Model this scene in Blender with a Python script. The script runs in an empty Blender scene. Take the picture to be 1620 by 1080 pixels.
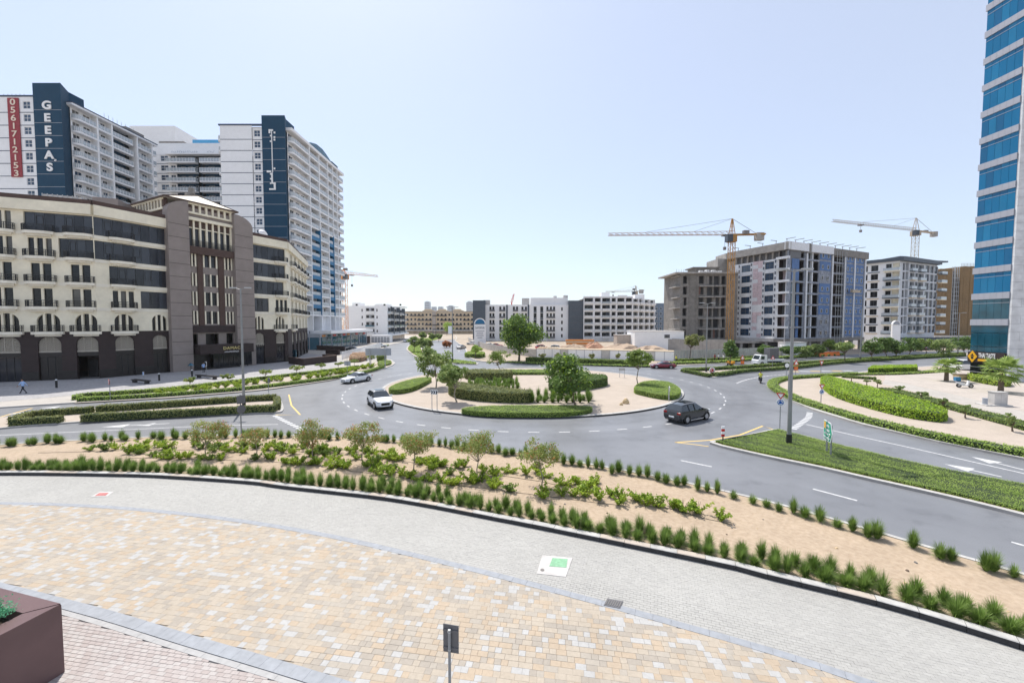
import bpy, math, random
import numpy as np
from mathutils import Vector, Matrix
random.seed(7); RNG = np.random.default_rng(7)
R = math.radians
S = bpy.context.scene
COL = S.collection

# ------------------------------------------------------------------ camera, sky, sun, exposure
CAM_H = 8.7; FPX = 630.0; PITCH = math.atan(28 / 630.0)
cam_data = bpy.data.cameras.new('camera'); cam = bpy.data.objects.new('camera', cam_data); COL.objects.link(cam)
cam.location = (0, 0, CAM_H); cam.rotation_euler = (R(90) - PITCH, 0, 0)
cam_data.sensor_width = 36; cam_data.lens = 14.0; cam_data.clip_end = 20000; cam_data.clip_start = 0.1
S.camera = cam
SUN_EL = R(60); SUN_DIR = Vector((-0.465, 0.885, 0)).normalized()      # horizontal direction towards the sun
w = bpy.data.worlds.new('World'); S.world = w; w.use_nodes = True
nt = w.node_tree; bg = nt.nodes['Background']
sky = nt.nodes.new('ShaderNodeTexSky'); sky.sky_type = 'NISHITA'; sky.sun_disc = False
sky.sun_elevation = SUN_EL; sky.sun_rotation = math.atan2(SUN_DIR.x, SUN_DIR.y)
sky.air_density = 1.0; sky.dust_density = 0.8; sky.ozone_density = 4.0; sky.altitude = 0
veil = nt.nodes.new('ShaderNodeMix'); veil.data_type = 'RGBA'; veil.inputs[0].default_value = 0.38      # even pale dust veil over the whole sky
veil.inputs[7].default_value = (6.8, 6.95, 7.4, 1)
nt.links.new(sky.outputs[0], veil.inputs[6]); nt.links.new(veil.outputs[2], bg.inputs[0]); bg.inputs[1].default_value = 0.112
sd = bpy.data.lights.new('sun', 'SUN'); sun = bpy.data.objects.new('sun', sd); COL.objects.link(sun)
sd.energy = 3.5; sd.angle = R(0.53); sd.color = (1.0, 0.95, 0.87)
tosun = Vector((SUN_DIR.x * math.cos(SUN_EL), SUN_DIR.y * math.cos(SUN_EL), math.sin(SUN_EL)))
sun.rotation_euler = tosun.to_track_quat('Z', 'Y').to_euler()
S.view_settings.view_transform = 'Standard'; S.view_settings.look = 'None'
S.view_settings.exposure = 0.6; S.view_settings.gamma = 1.0
S.cycles.max_bounces = 6; S.cycles.diffuse_bounces = 3; S.cycles.glossy_bounces = 3; S.cycles.transparent_max_bounces = 8

# ------------------------------------------------------------------ helpers: pixels of the photo -> places in the world
cP, sP = math.cos(PITCH), math.sin(PITCH)
def ray(px, py):
    a = (px - 810) / FPX; b = (540 - py) / FPX
    return (a, cP + b * sP, -sP + b * cP)
def G(px, py, z=0.0):
    d = ray(px, py); t = (z - CAM_H) / d[2]
    return (d[0] * t, d[1] * t)
def PT(px, py, Y):
    d = ray(px, py); t = Y / d[1]
    return (d[0] * t, Y, CAM_H + d[2] * t)
def GS(pts, z=0.0): return [G(x, y, z) for x, y in pts]
def upx(A, B, px, z=10):
    L = math.hypot(B[0]-A[0], B[1]-A[1]); dx, dy = (B[0]-A[0])/L, (B[1]-A[1])/L
    k = (px - 810) / FPX
    return (k * (A[1]*cP + (CAM_H - z)*sP) - A[0]) / (dx - k*dy*cP)
def zpx(py, Y):
    b = (540 - py) / FPX
    return CAM_H + Y*(b*cP - sP)/(cP + b*sP)

def smooth(pts, n=6, closed=False):
    """Catmull-Rom through the points."""
    P = [Vector((p[0], p[1])) for p in pts]; out = []
    N = len(P); rng = range(N if closed else N - 1)
    for i in rng:
        p1, p2 = P[i], P[(i+1) % N]
        p0 = P[i-1] if (closed or i > 0) else p1*2 - p2
        p3 = P[(i+2) % N] if (closed or i < N-2) else p2*2 - p1
        for k in range(n):
            t = k / n
            q = 0.5*((2*p1) + (p2-p0)*t + (2*p0-5*p1+4*p2-p3)*t*t + (3*p1-p0-3*p2+p3)*t**3)
            out.append((q.x, q.y))
    if not closed: out.append((P[-1].x, P[-1].y))
    return out
def resample(pts, step, closed=False):
    P = list(pts) + ([pts[0]] if closed else [])
    d = [0]
    for a, b in zip(P[:-1], P[1:]): d.append(d[-1] + math.hypot(b[0]-a[0], b[1]-a[1]))
    n = max(1, round(d[-1] / step)); xs = np.interp(np.linspace(0, d[-1], n+1), d, [p[0] for p in P]); ys = np.interp(np.linspace(0, d[-1], n+1), d, [p[1] for p in P])
    out = list(zip(xs.tolist(), ys.tolist()))
    return out[:-1] if closed else out
def offset(pts, dist, closed=False):
    """Shift a polyline to its left by dist."""
    n = len(pts); out = []
    for i in range(n):
        a = pts[i-1] if (i > 0 or closed) else pts[i]
        b = pts[(i+1) % n] if (i < n-1 or closed) else pts[i]
        dx, dy = b[0]-a[0], b[1]-a[1]; L = math.hypot(dx, dy) or 1
        out.append((pts[i][0] - dy/L*dist, pts[i][1] + dx/L*dist))
    return out
def area2(p): return sum(p[i-1][0]*p[i][1] - p[i][0]*p[i-1][1] for i in range(len(p)))
def inside(poly, X, Y):
    X = np.asarray(X); Y = np.asarray(Y); r = np.zeros(X.shape, bool); n = len(poly)
    for i in range(n):
        x1, y1 = poly[i-1]; x2, y2 = poly[i]
        if y1 == y2: continue
        c = ((y1 > Y) != (y2 > Y)) & (X < (x2-x1)*(Y-y1)/(y2-y1) + x1)
        r ^= c
    return r

# ------------------------------------------------------------------ materials
def lin(c):
    return tuple(((v/255)/12.92 if v/255 <= 0.04045 else (((v/255)+0.055)/1.055)**2.4) for v in c)
MATS = {}
def mat(name, col, rough=0.8, var=0.12, scale=1.0, metal=0.0, spec=0.4, bump=0.0, bscale=None, big=0.0, bigscale=0.08, hue=None, coat=0.0):
    """Principled with two octaves of colour variation; col is a linear base colour."""
    if name in MATS: return MATS[name]
    m = bpy.data.materials.new(name); m.use_nodes = True; MATS[name] = m
    n = m.node_tree.nodes; l = m.node_tree.links; b = n['Principled BSDF']
    b.inputs['Roughness'].default_value = rough; b.inputs['Metallic'].default_value = metal
    b.inputs['Specular IOR Level'].default_value = spec
    if coat: b.inputs['Coat Weight'].default_value = coat; b.inputs['Coat Roughness'].default_value = 0.05
    col = tuple(col)
    if var <= 0 and big <= 0 and not hue:
        b.inputs['Base Color'].default_value = (*col, 1)
    else:
        g = n.new('ShaderNodeNewGeometry')
        t = n.new('ShaderNodeTexNoise'); t.inputs['Scale'].default_value = scale; t.inputs['Detail'].default_value = 5
        l.new(g.outputs['Position'], t.inputs['Vector'])
        r = n.new('ShaderNodeMix'); r.data_type = 'RGBA'
        c2 = hue or tuple(min(1, v*(1+var)) for v in col); c1 = tuple(v*(1-var) for v in col)
        r.inputs[6].default_value = (*c1, 1); r.inputs[7].default_value = (*c2, 1)
        mr = n.new('ShaderNodeMapRange'); mr.inputs[1].default_value = 0.3; mr.inputs[2].default_value = 0.7
        l.new(t.outputs['Fac'], mr.inputs[0]); l.new(mr.outputs[0], r.inputs[0])
        out = r.outputs[2]
        if big > 0:
            t2 = n.new('ShaderNodeTexNoise'); t2.inputs['Scale'].default_value = bigscale; t2.inputs['Detail'].default_value = 6; t2.inputs['Roughness'].default_value = 0.6
            l.new(g.outputs['Position'], t2.inputs['Vector'])
            mr2 = n.new('ShaderNodeMapRange'); mr2.inputs[1].default_value = 0.3; mr2.inputs[2].default_value = 0.7
            mr2.inputs[3].default_value = 1-big; mr2.inputs[4].default_value = 1+big
            l.new(t2.outputs['Fac'], mr2.inputs[0])
            vm = n.new('ShaderNodeVectorMath'); vm.operation = 'SCALE'
            l.new(out, vm.inputs[0]); l.new(mr2.outputs[0], vm.inputs['Scale']); out = vm.outputs[0]
        l.new(out, b.inputs['Base Color'])
    if bump > 0:
        g = n.new('ShaderNodeNewGeometry'); t = n.new('ShaderNodeTexNoise')
        t.inputs['Scale'].default_value = bscale or scale*3; t.inputs['Detail'].default_value = 6
        l.new(g.outputs['Position'], t.inputs['Vector'])
        bp = n.new('ShaderNodeBump'); bp.inputs['Strength'].default_value = bump; bp.inputs['Distance'].default_value = 0.05
        l.new(t.outputs['Fac'], bp.inputs['Height']); l.new(bp.outputs[0], b.inputs['Normal'])
    return m
def leafmat(name, c1, c2, trans=0.35, scale=1.2):
    if name in MATS: return MATS[name]
    m = bpy.data.materials.new(name); m.use_nodes = True; MATS[name] = m
    n = m.node_tree.nodes; l = m.node_tree.links; b = n['Principled BSDF']
    b.inputs['Roughness'].default_value = 0.55; b.inputs['Specular IOR Level'].default_value = 0.3
    g = n.new('ShaderNodeNewGeometry'); t = n.new('ShaderNodeTexNoise'); t.inputs['Scale'].default_value = scale; t.inputs['Detail'].default_value = 4
    l.new(g.outputs['Position'], t.inputs['Vector'])
    wn = n.new('ShaderNodeMath'); wn.operation = 'MULTIPLY_ADD'; wn.inputs[1].default_value = 0.6; 
    l.new(g.outputs['Random Per Island'], wn.inputs[0])
    mr = n.new('ShaderNodeMapRange'); mr.inputs[1].default_value = 0.3; mr.inputs[2].default_value = 0.7; mr.inputs[3].default_value = -0.2; mr.inputs[4].default_value = 0.6
    l.new(t.outputs['Fac'], mr.inputs[0]); l.new(mr.outputs[0], wn.inputs[2])
    r = n.new('ShaderNodeMix'); r.data_type = 'RGBA'; r.inputs[6].default_value = (*c1, 1); r.inputs[7].default_value = (*c2, 1)
    l.new(wn.outputs[0], r.inputs[0]); l.new(r.outputs[2], b.inputs['Base Color'])
    tr = n.new('ShaderNodeBsdfTranslucent'); l.new(r.outputs[2], tr.inputs['Color'])
    mx = n.new('ShaderNodeMixShader'); mx.inputs[0].default_value = trans
    l.new(b.outputs[0], mx.inputs[1]); l.new(tr.outputs[0], mx.inputs[2]); l.new(mx.outputs[0], n['Material Output'].inputs['Surface'])
    return m

# ------------------------------------------------------------------ mesh building
class MB:
    def __init__(s, T=None): s.v = []; s.f = []; s.m = []; s.T = T
    def pt(s, p):
        s.v.append(tuple(s.T(*p)) if s.T else tuple(p)); return len(s.v) - 1
    def poly(s, pts, mi=0):
        s.f.append([s.pt(p) for p in pts]); s.m.append(mi)
    def box(s, x0, x1, y0, y1, z0, z1, mi=0, top=None, bottom=True):
        i = [s.pt(p) for p in ((x0,y0,z0),(x1,y0,z0),(x1,y1,z0),(x0,y1,z0),(x0,y0,z1),(x1,y0,z1),(x1,y1,z1),(x0,y1,z1))]
        fs = [(4,5,6,7),(0,1,5,4),(1,2,6,5),(2,3,7,6),(3,0,4,7)] + ([(3,2,1,0)] if bottom else [])
        for k, f in enumerate(fs):
            s.f.append([i[j] for j in f]); s.m.append(top if (k == 0 and top is not None) else mi)
    def tube(s, p0, p1, r0, r1=None, n=8, mi=0, cap=True):
        p0, p1 = Vector(p0), Vector(p1); r1 = r0 if r1 is None else r1
        d = (p1-p0).normalized(); a = d.orthogonal().normalized(); b = d.cross(a)
        A = []; B = []
        for k in range(n):
            t = 2*math.pi*k/n; q = a*math.cos(t) + b*math.sin(t)
            A.append(s.pt(p0 + q*r0)); B.append(s.pt(p1 + q*r1))
        for k in range(n):
            s.f.append([A[k], A[(k+1)%n], B[(k+1)%n], B[k]]); s.m.append(mi)
        if cap: s.f.append(A[::-1]); s.m.append(mi); s.f.append(B); s.m.append(mi)
    def bar(s, p0, p1, w, h=None, mi=0):
        s.tube(p0, p1, w*0.7071, n=4, mi=mi)
    def prism(s, poly, z0, z1, mi=0, top=None, bottom=False):
        if area2(poly) < 0: poly = poly[::-1]
        n = len(poly); A = [s.pt((p[0], p[1], z0)) for p in poly]; B = [s.pt((p[0], p[1], z1)) for p in poly]
        for k in range(n):
            s.f.append([A[k], A[(k+1)%n], B[(k+1)%n], B[k]]); s.m.append(mi)
        s.f.append(B); s.m.append(mi if top is None else top)
        if bottom: s.f.append(A[::-1]); s.m.append(mi)
    def mesh(s, name, mats, smooth=False, sharp=None):
        me = bpy.data.meshes.new(name); me.from_pydata(s.v, [], s.f)
        for m in (mats if isinstance(mats, (list, tuple)) else [mats]): me.materials.append(MATS[m] if isinstance(m, str) else m)
        if any(s.m): me.polygons.foreach_set('material_index', s.m)
        if smooth:
            me.polygons.foreach_set('use_smooth', [True]*len(s.f))
            if sharp: me.set_sharp_from_angle(angle=R(sharp))
        me.update(); return me
    def build(s, name, mats, parent=None, smooth=False, sharp=None, world=True):
        """World-coordinate geometry: moved into the parent's (unrotated) frame."""
        if parent is not None and world:
            L = wloc(parent); s.v = [(a-L[0], b-L[1], c-L[2]) for a, b, c in s.v]
        o = bpy.data.objects.new(name, s.mesh(name, mats, smooth, sharp)); COL.objects.link(o)
        if parent is not None: o.parent = parent
        return o
def wloc(o):
    L = Vector(o.location)
    while o.parent is not None: o = o.parent; L = L + Vector(o.location)
    return L
def np_mesh(name, V, F, mats, mi=None, smooth=False):
    me = bpy.data.meshes.new(name); V = np.asarray(V, np.float32); F = np.asarray(F, np.int32)
    k = F.shape[1]; me.vertices.add(len(V)); me.vertices.foreach_set('co', V.ravel())
    me.loops.add(F.size); me.loops.foreach_set('vertex_index', F.ravel())
    me.polygons.add(len(F)); me.polygons.foreach_set('loop_start', np.arange(len(F), dtype=np.int32)*k)
    for m in (mats if isinstance(mats, (list, tuple)) else [mats]): me.materials.append(MATS[m] if isinstance(m, str) else m)
    if mi is not None: me.polygons.foreach_set('material_index', np.asarray(mi, np.int32))
    me.polygons.foreach_set('use_smooth', [bool(smooth)]*len(F))
    me.update(calc_edges=True); me.validate(); return me
def tag(o, label=None, cat=None, group=None, kind=None):
    if label: o['label'] = label
    if cat: o['category'] = cat
    if group: o['group'] = group
    if kind: o['kind'] = kind
    return o
def thing(name, label, cat, loc=(0, 0, 0), rz=0.0, group=None):
    o = bpy.data.objects.new(name, None); COL.objects.link(o); o.empty_display_size = 0.3
    o.location = loc; o.rotation_euler = (0, 0, rz)
    return tag(o, label, cat, group)
def put(name, me, parent=None, loc=(0, 0, 0), rz=0.0, sc=None):
    o = bpy.data.objects.new(name, me); COL.objects.link(o)
    o.location = loc; o.rotation_euler = (0, 0, rz)
    if parent is not None: o.parent = parent
    if sc: o.scale = (sc, sc, sc) if not isinstance(sc, tuple) else sc
    return o
def wput(name, me, parent, wl, rz=0.0):
    """Part placed by world location under an unrotated parent."""
    return put(name, me, parent, Vector(wl) - wloc(parent), rz)
def copy_tree(o, parent=None):
    c = o.copy(); COL.objects.link(c); c.parent = parent
    for ch in list(o.children): copy_tree(ch, c)
    return c
def text_mesh(s, size, depth, m, spacing=1.0, bold=0.0):
    """Lettering standing upright: x to the right, z up, facing -y, centred on x, base at 0."""
    cu = bpy.data.curves.new('lettering', 'FONT'); cu.body = s; cu.size = size; cu.extrude = depth/2; cu.align_x = 'CENTER'; cu.space_character = spacing; cu.offset = bold
    ob = bpy.data.objects.new('lettering', cu); COL.objects.link(ob)
    me = bpy.data.meshes.new_from_object(ob); bpy.data.objects.remove(ob)
    n = len(me.vertices); co = np.empty(n*3, np.float32); me.vertices.foreach_get('co', co); co = co.reshape(-1, 3)
    co = np.stack([co[:, 0], -co[:, 2], co[:, 1]], 1); me.vertices.foreach_set('co', co.ravel()); me.materials.clear(); me.materials.append(MATS[m]); me.update()
    return me
def stroke_mesh(wd, h, n, m, seed=1):
    """A line of small letter-like strokes too small to read, standing upright, centred on x."""
    rng = np.random.default_rng(seed); b = MB(); st = wd/n
    for k in range(n):
        x = -wd/2 + k*st
        b.box(x, x+st*0.22, -0.02, 0.02, 0, h*rng.uniform(0.55, 1.0)); z = h*rng.uniform(0.0, 0.7); b.box(x+st*0.22, x+st*rng.uniform(0.55, 0.85), -0.02, 0.02, z, z+h*0.22)
    return b.mesh('lettering', m)
class Fr:
    """A facade's frame: A is its left end seen from outside, B its right end."""
    def __init__(s, A, B):
        s.A, s.B = A, B; s.L = math.hypot(B[0]-A[0], B[1]-A[1]); s.d = ((B[0]-A[0])/s.L, (B[1]-A[1])/s.L)
        s.n = (s.d[1], -s.d[0]); s.rz = math.atan2(s.d[1], s.d[0])
    def __call__(s, u, v, w=0.0):
        return (s.A[0] + u*s.d[0] + w*s.n[0], s.A[1] + u*s.d[1] + w*s.n[1], v)
    def xy(s, u, w=0.0): return s(u, 0, w)[:2]
    def px(s, px, z=10): return upx(s.A, s.B, px, z)
def wall(mb, W, v0, v1, ops, depth, mi=0, mr=None, u0=0.0):
    """Wall in facade coordinates with real openings: (a, b, c, d) = u from, u to, v from, v to."""
    mr = mi if mr is None else mr
    ops = [o for o in ops if o[1] > o[0] and o[3] > o[2]]
    us = sorted({u0, W, *[o[0] for o in ops], *[o[1] for o in ops]}); vs = sorted({v0, v1, *[o[2] for o in ops], *[o[3] for o in ops]})
    for c, d in zip(vs[:-1], vs[1:]):
        m = (c+d)/2; row = [o for o in ops if o[2] < m < o[3]]; start = None
        for a, b in zip(us[:-1], us[1:]):
            k = (a+b)/2; hole = any(o[0] < k < o[1] for o in row)
            if not hole and start is None: start = a
            if hole and start is not None: mb.poly([(start,c,0),(a,c,0),(a,d,0),(start,d,0)], mi); start = None
        if start is not None: mb.poly([(start,c,0),(W,c,0),(W,d,0),(start,d,0)], mi)
    for a, b, c, d in ops:
        mb.poly([(a,c,0),(b,c,0),(b,c,-depth),(a,c,-depth)], mr); mb.poly([(a,d,-depth),(b,d,-depth),(b,d,0),(a,d,0)], mr)
        mb.poly([(a,c,-depth),(a,d,-depth),(a,d,0),(a,c,0)], mr); mb.poly([(b,c,0),(b,d,0),(b,d,-depth),(b,c,-depth)], mr)
_WC = {}
def window(parent, fr, u0, u1, v0, v1, depth=0.2, nx=1, ny=1, frame='white_frame', glass='glass_dark', bar=0.07, name='window', w=None):
    """A window part (frame with its bars) with its pane as a sub-part; meshes are shared by size."""
    W, Hh = round(u1-u0, 2), round(v1-v0, 2); key = (W, Hh, nx, ny, frame, glass, bar)
    if key not in _WC:
        b = MB(); t = bar
        b.box(0, W, -0.05, 0.03, 0, t); b.box(0, W, -0.05, 0.03, Hh-t, Hh); b.box(0, t, -0.05, 0.03, t, Hh-t); b.box(W-t, W, -0.05, 0.03, t, Hh-t)
        for k in range(1, nx): x = W*k/nx; b.box(x-t/2, x+t/2, -0.045, 0.025, t, Hh-t)
        for k in range(1, ny): z = Hh*k/ny; b.box(t, W-t, -0.04, 0.02, z-t/2, z+t/2)
        p = MB(); p.box(t*0.5, W-t*0.5, -0.012, 0.012, t*0.5, Hh-t*0.5)
        _WC[key] = (b.mesh(name, frame), p.mesh('pane', glass))
    a, p = _WC[key]
    o = wput(name, a, parent, fr(u0, v0, (-depth+0.06) if w is None else w), fr.rz)
    put('pane', p, o)
    return o
# ------------------------------------------------------------------ palette (linear base colours)
mat('asphalt', (0.18, 0.185, 0.198), 0.45, 0.10, 28, spec=0.5, bump=0.12, bscale=60, big=0.16, bigscale=0.13)
mat('paint_white', (0.55, 0.55, 0.55), 0.6, 0.2, 7)
mat('paint_yellow', (0.72, 0.50, 0.16), 0.6, 0.12, 9)
mat('land', (0.38, 0.315, 0.245), 0.9, 0.15, 0.3, big=0.15, bigscale=0.02)
mat('sand', (0.40, 0.305, 0.215), 0.95, 0.10, 6, bump=0.8, bscale=6, big=0.09, bigscale=0.5, hue=(0.45, 0.355, 0.26))
mat('sand_pale', (0.43, 0.365, 0.305), 0.95, 0.08, 8, bump=0.35, bscale=9, big=0.07, bigscale=0.6)
mat('kerb_top', (0.44, 0.43, 0.415), 0.8, 0.12, 5, bump=0.1, big=0.10, bigscale=1.5)
mat('kerb_pink', (0.46, 0.40, 0.345), 0.8, 0.10, 5)
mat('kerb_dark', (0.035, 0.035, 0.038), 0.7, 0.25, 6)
mat('joint', (0.34, 0.295, 0.235), 0.95, 0.1, 5)
mat('joint_grey', (0.31, 0.30, 0.28), 0.95, 0.1, 5)
PV = ['paver_amber', 'paver_cream', 'paver_tan', 'paver_stone', 'paver_white', 'paver_sand']
for n_, c_ in zip(PV, [(0.405,0.325,0.24), (0.40,0.345,0.277), (0.34,0.30,0.252), (0.368,0.328,0.276), (0.405,0.398,0.385), (0.39,0.332,0.262)]):
    mat(n_, c_, 0.75, 0.06, 12, bump=0.12, bscale=40, big=0.06, bigscale=0.7)
GV = ['paver_grey', 'paver_grey_light', 'paver_grey_dark']
for n_, c_ in zip(GV, [(0.37,0.362,0.34), (0.382,0.374,0.352), (0.355,0.347,0.328)]): mat(n_, c_, 0.75, 0.06, 12, big=0.07, bigscale=0.25, bump=0.1, bscale=40)
KV = ['paver_pink', 'paver_rose', 'paver_blush']
for n_, c_ in zip(KV, [(0.40,0.355,0.335), (0.37,0.32,0.30), (0.42,0.385,0.365)]): mat(n_, c_, 0.75, 0.06, 12, big=0.06, bigscale=0.5, bump=0.1, bscale=40)
mat('border_stone', (0.29, 0.305, 0.33), 0.7, 0.10, 6, big=0.06, bigscale=1)
mat('border_light', (0.37, 0.365, 0.36), 0.7, 0.10, 6)
mat('paving_pale', (0.41, 0.38, 0.345), 0.8, 0.10, 2.5, big=0.08, bigscale=0.3)
mat('paving_warm', (0.44, 0.39, 0.345), 0.8, 0.10, 2.5, big=0.08, bigscale=0.3)
mat('paving_dark', (0.34, 0.33, 0.33), 0.8, 0.22, 4, big=0.10, bigscale=0.3)
mat('concrete', (0.36, 0.34, 0.32), 0.85, 0.12, 1.2, big=0.12, bigscale=0.3)
mat('concrete_dark', (0.22, 0.205, 0.19), 0.85, 0.15, 1.2, big=0.15, bigscale=0.4)
mat('concrete_pale', (0.52, 0.50, 0.48), 0.85, 0.10, 1.2, big=0.10, bigscale=0.3)
mat('white_wall', (0.86, 0.86, 0.87), 0.7, 0.03, 1, big=0.04, bigscale=0.15)
mat('white_frame', (0.75, 0.75, 0.75), 0.5, 0)
mat('cream', (0.84, 0.77, 0.61), 0.8, 0.05, 1.5, big=0.09, bigscale=0.35)
mat('cream_slab', (0.82, 0.76, 0.64), 0.8, 0.05, 1, big=0.07, bigscale=0.6)
mat('brown_dark', (0.040, 0.026, 0.025), 0.7, 0.12, 1.5, big=0.15, bigscale=0.3)
mat('brown_roof', (0.085, 0.050, 0.040), 0.7, 0.1, 1)
mat('taupe', (0.275, 0.232, 0.212), 0.75, 0.06, 1, big=0.06, bigscale=0.3)
mat('plinth', (0.022, 0.018, 0.018), 0.35, 0.15, 2)
mat('groove', (0.10, 0.08, 0.075), 0.9, 0)
mat('lattice', (0.42, 0.38, 0.32), 0.8, 0.08, 4)
mat('black_metal', (0.022, 0.022, 0.024), 0.45, 0.1, 4)
mat('glass_dark', (0.014, 0.016, 0.02), 0.08, 0.3, 0.5, spec=0.35)
mat('glass_curtain', (0.13, 0.125, 0.115), 0.12, 0.2, 0.7, spec=0.35)
mat('glass_blue_deep', (0.003, 0.115, 0.26), 0.10, 0.1, 0.2, spec=0.4)
mat('glass_blue_light', (0.006, 0.17, 0.345), 0.14, 0.1, 0.2, spec=0.4)
mat('glass_grey', (0.026, 0.028, 0.036), 0.07, 0.3, 0.4, spec=0.4)
mat('glass_slate', (0.045, 0.05, 0.063), 0.1, 0.25, 0.3, spec=0.45)
mat('glass_blue', (0.003, 0.145, 0.31), 0.12, 0.08, 0.15, spec=0.35)
mat('glass_teal', (0.01, 0.09, 0.14), 0.07, 0.35, 0.5, spec=0.8, metal=0.15)
mat('glass_rail', (0.45, 0.50, 0.54), 0.12, 0.06, 1, spec=0.6)
mat('glass_window', (0.03, 0.06, 0.11), 0.08, 0.3, 0.5, spec=0.7)
mat('tower_blue', (0.011, 0.052, 0.10), 0.65, 0.06, 1, spec=0.2, big=0.05, bigscale=0.2)
mat('tower_blue_bright', (0.02, 0.16, 0.33), 0.5, 0.05, 1)
mat('rail_blue', (0.10, 0.42, 0.72), 0.15, 0.05, 1)
mat('wall_pale', (0.55, 0.57, 0.60), 0.7, 0.06, 1)
mat('line_blue', (0.05, 0.075, 0.13), 0.7, 0)
mat('tower_grey', (0.36, 0.38, 0.42), 0.7, 0.05, 1)
mat('banner_red', (0.30, 0.035, 0.045), 0.6, 0.08, 1)
mat('banner_ink', (0.80, 0.68, 0.55), 0.6, 0)
mat('letter_white', (0.85, 0.85, 0.85), 0.5, 0)
mat('slate', (0.085, 0.105, 0.13), 0.6, 0.08, 1, big=0.06, bigscale=0.2)
mat('tan_wall', (0.60, 0.49, 0.35), 0.8, 0.06, 1)
mat('gold', (0.23, 0.145, 0.065), 0.7, 0.12, 1.5, big=0.12, bigscale=0.2)
mat('scaffold', (0.20, 0.19, 0.19), 0.7, 0.2, 4)
mat('insul_blue', (0.10, 0.18, 0.36), 0.8, 0.10, 2, big=0.15, bigscale=0.6)
mat('insul_pink', (0.62, 0.50, 0.53), 0.8, 0.18, 2.2)
mat('membrane', (0.25, 0.27, 0.32), 0.7, 0.25, 1.5, big=0.25, bigscale=0.7)
mat('insul_white', (0.72, 0.73, 0.76), 0.7, 0.12, 3)
mat('orange_net', (0.75, 0.20, 0.05), 0.8, 0.2, 3)
mat('marble', (0.60, 0.61, 0.63), 0.35, 0.10, 1.2, big=0.14, bigscale=0.8)
mat('spandrel', (0.40, 0.41, 0.46), 0.35, 0.04, 1)
mat('crane_orange', (0.62, 0.24, 0.05), 0.5, 0.12, 2)
mat('crane_yellow', (0.42, 0.22, 0.06), 0.5, 0.12, 2)
mat('crane_grey', (0.42, 0.34, 0.25), 0.5, 0.12, 2)
mat('galv', (0.42, 0.43, 0.44), 0.45, 0.08, 3, metal=0.4)
mat('lamp_grey', (0.27, 0.275, 0.275), 0.5, 0.08, 3, metal=0.2)
mat('pole_grey', (0.26, 0.27, 0.28), 0.5, 0.08, 3)
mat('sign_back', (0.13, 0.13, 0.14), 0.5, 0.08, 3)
mat('sign_green', (0.01, 0.33, 0.20), 0.4, 0.03, 3)
mat('sign_red', (0.55, 0.02, 0.02), 0.4, 0.03, 3)
mat('sign_blue', (0.015, 0.11, 0.42), 0.4, 0.03, 3)
mat('sign_yellow', (0.80, 0.42, 0.02), 0.4, 0.03, 3)
mat('sign_black', (0.02, 0.02, 0.02), 0.5, 0)
mat('car_white', (0.80, 0.81, 0.83), 0.25, 0.0, coat=0.8)
mat('car_grey', (0.016, 0.018, 0.022), 0.25, 0.0, metal=0.2, coat=0.8)
mat('car_maroon', (0.22, 0.012, 0.03), 0.25, 0.0, metal=0.3, coat=0.8)
mat('car_silver', (0.5, 0.5, 0.5), 0.3, 0, metal=0.6, coat=0.6)
mat('car_red', (0.45, 0.02, 0.02), 0.25, 0, coat=0.8)
mat('car_black', (0.015, 0.015, 0.018), 0.25, 0, coat=0.8)
mat('car_glass', (0.03, 0.04, 0.05), 0.04, 0, spec=0.9)
mat('tyre', (0.018, 0.018, 0.018), 0.85, 0)
mat('rim', (0.42, 0.42, 0.43), 0.35, 0, metal=0.7)
mat('lamp_clear', (0.7, 0.72, 0.75), 0.15, 0)
mat('lamp_red', (0.35, 0.01, 0.01), 0.2, 0)
mat('chrome', (0.6, 0.6, 0.62), 0.15, 0, metal=0.9)
mat('bark', (0.16, 0.12, 0.09), 0.9, 0.25, 6, bump=0.4)
mat('bark_pale', (0.30, 0.26, 0.21), 0.9, 0.2, 6)
mat('planter_brown', (0.135, 0.080, 0.080), 0.38, 0.06, 2, big=0.06, bigscale=1.2)
mat('skin', (0.30, 0.16, 0.10), 0.6, 0)
mat('hair', (0.012, 0.010, 0.009), 0.7, 0)
mat('cloth_blue', (0.33, 0.48, 0.75), 0.85, 0.06, 6)
mat('cloth_dark', (0.025, 0.028, 0.035), 0.85, 0.1, 6)
mat('cloth_white', (0.70, 0.70, 0.70), 0.85, 0.05, 6)
mat('cloth_red', (0.35, 0.05, 0.05), 0.85, 0.05, 6)
mat('cloth_yellow', (0.55, 0.55, 0.08), 0.85, 0.05, 6)
mat('cloth_orange', (0.75, 0.33, 0.03), 0.85, 0.05, 6)
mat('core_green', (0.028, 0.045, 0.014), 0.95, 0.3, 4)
leafmat('leaf_hedge', (0.115, 0.191, 0.037), (0.293, 0.377, 0.088))
leafmat('leaf_olive', (0.136, 0.172, 0.051), (0.332, 0.339, 0.120))
leafmat('leaf_bright', (0.20, 0.36, 0.02), (0.46, 0.62, 0.05))
leafmat('leaf_lawn', (0.24, 0.37, 0.055), (0.47, 0.60, 0.15), 0.4)
leafmat('leaf_ground', (0.147, 0.263, 0.021), (0.470, 0.566, 0.072))
leafmat('leaf_dark', (0.073, 0.151, 0.034), (0.196, 0.282, 0.072))
leafmat('leaf_tree', (0.16, 0.25, 0.07), (0.36, 0.43, 0.15), 0.4)
leafmat('leaf_sapling', (0.16, 0.24, 0.05), (0.42, 0.44, 0.15), 0.4)
leafmat('leaf_rust', (0.341, 0.155, 0.062), (0.580, 0.232, 0.102))
leafmat('leaf_tuft', (0.085, 0.16, 0.025), (0.28, 0.40, 0.10), 0.4)
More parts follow.
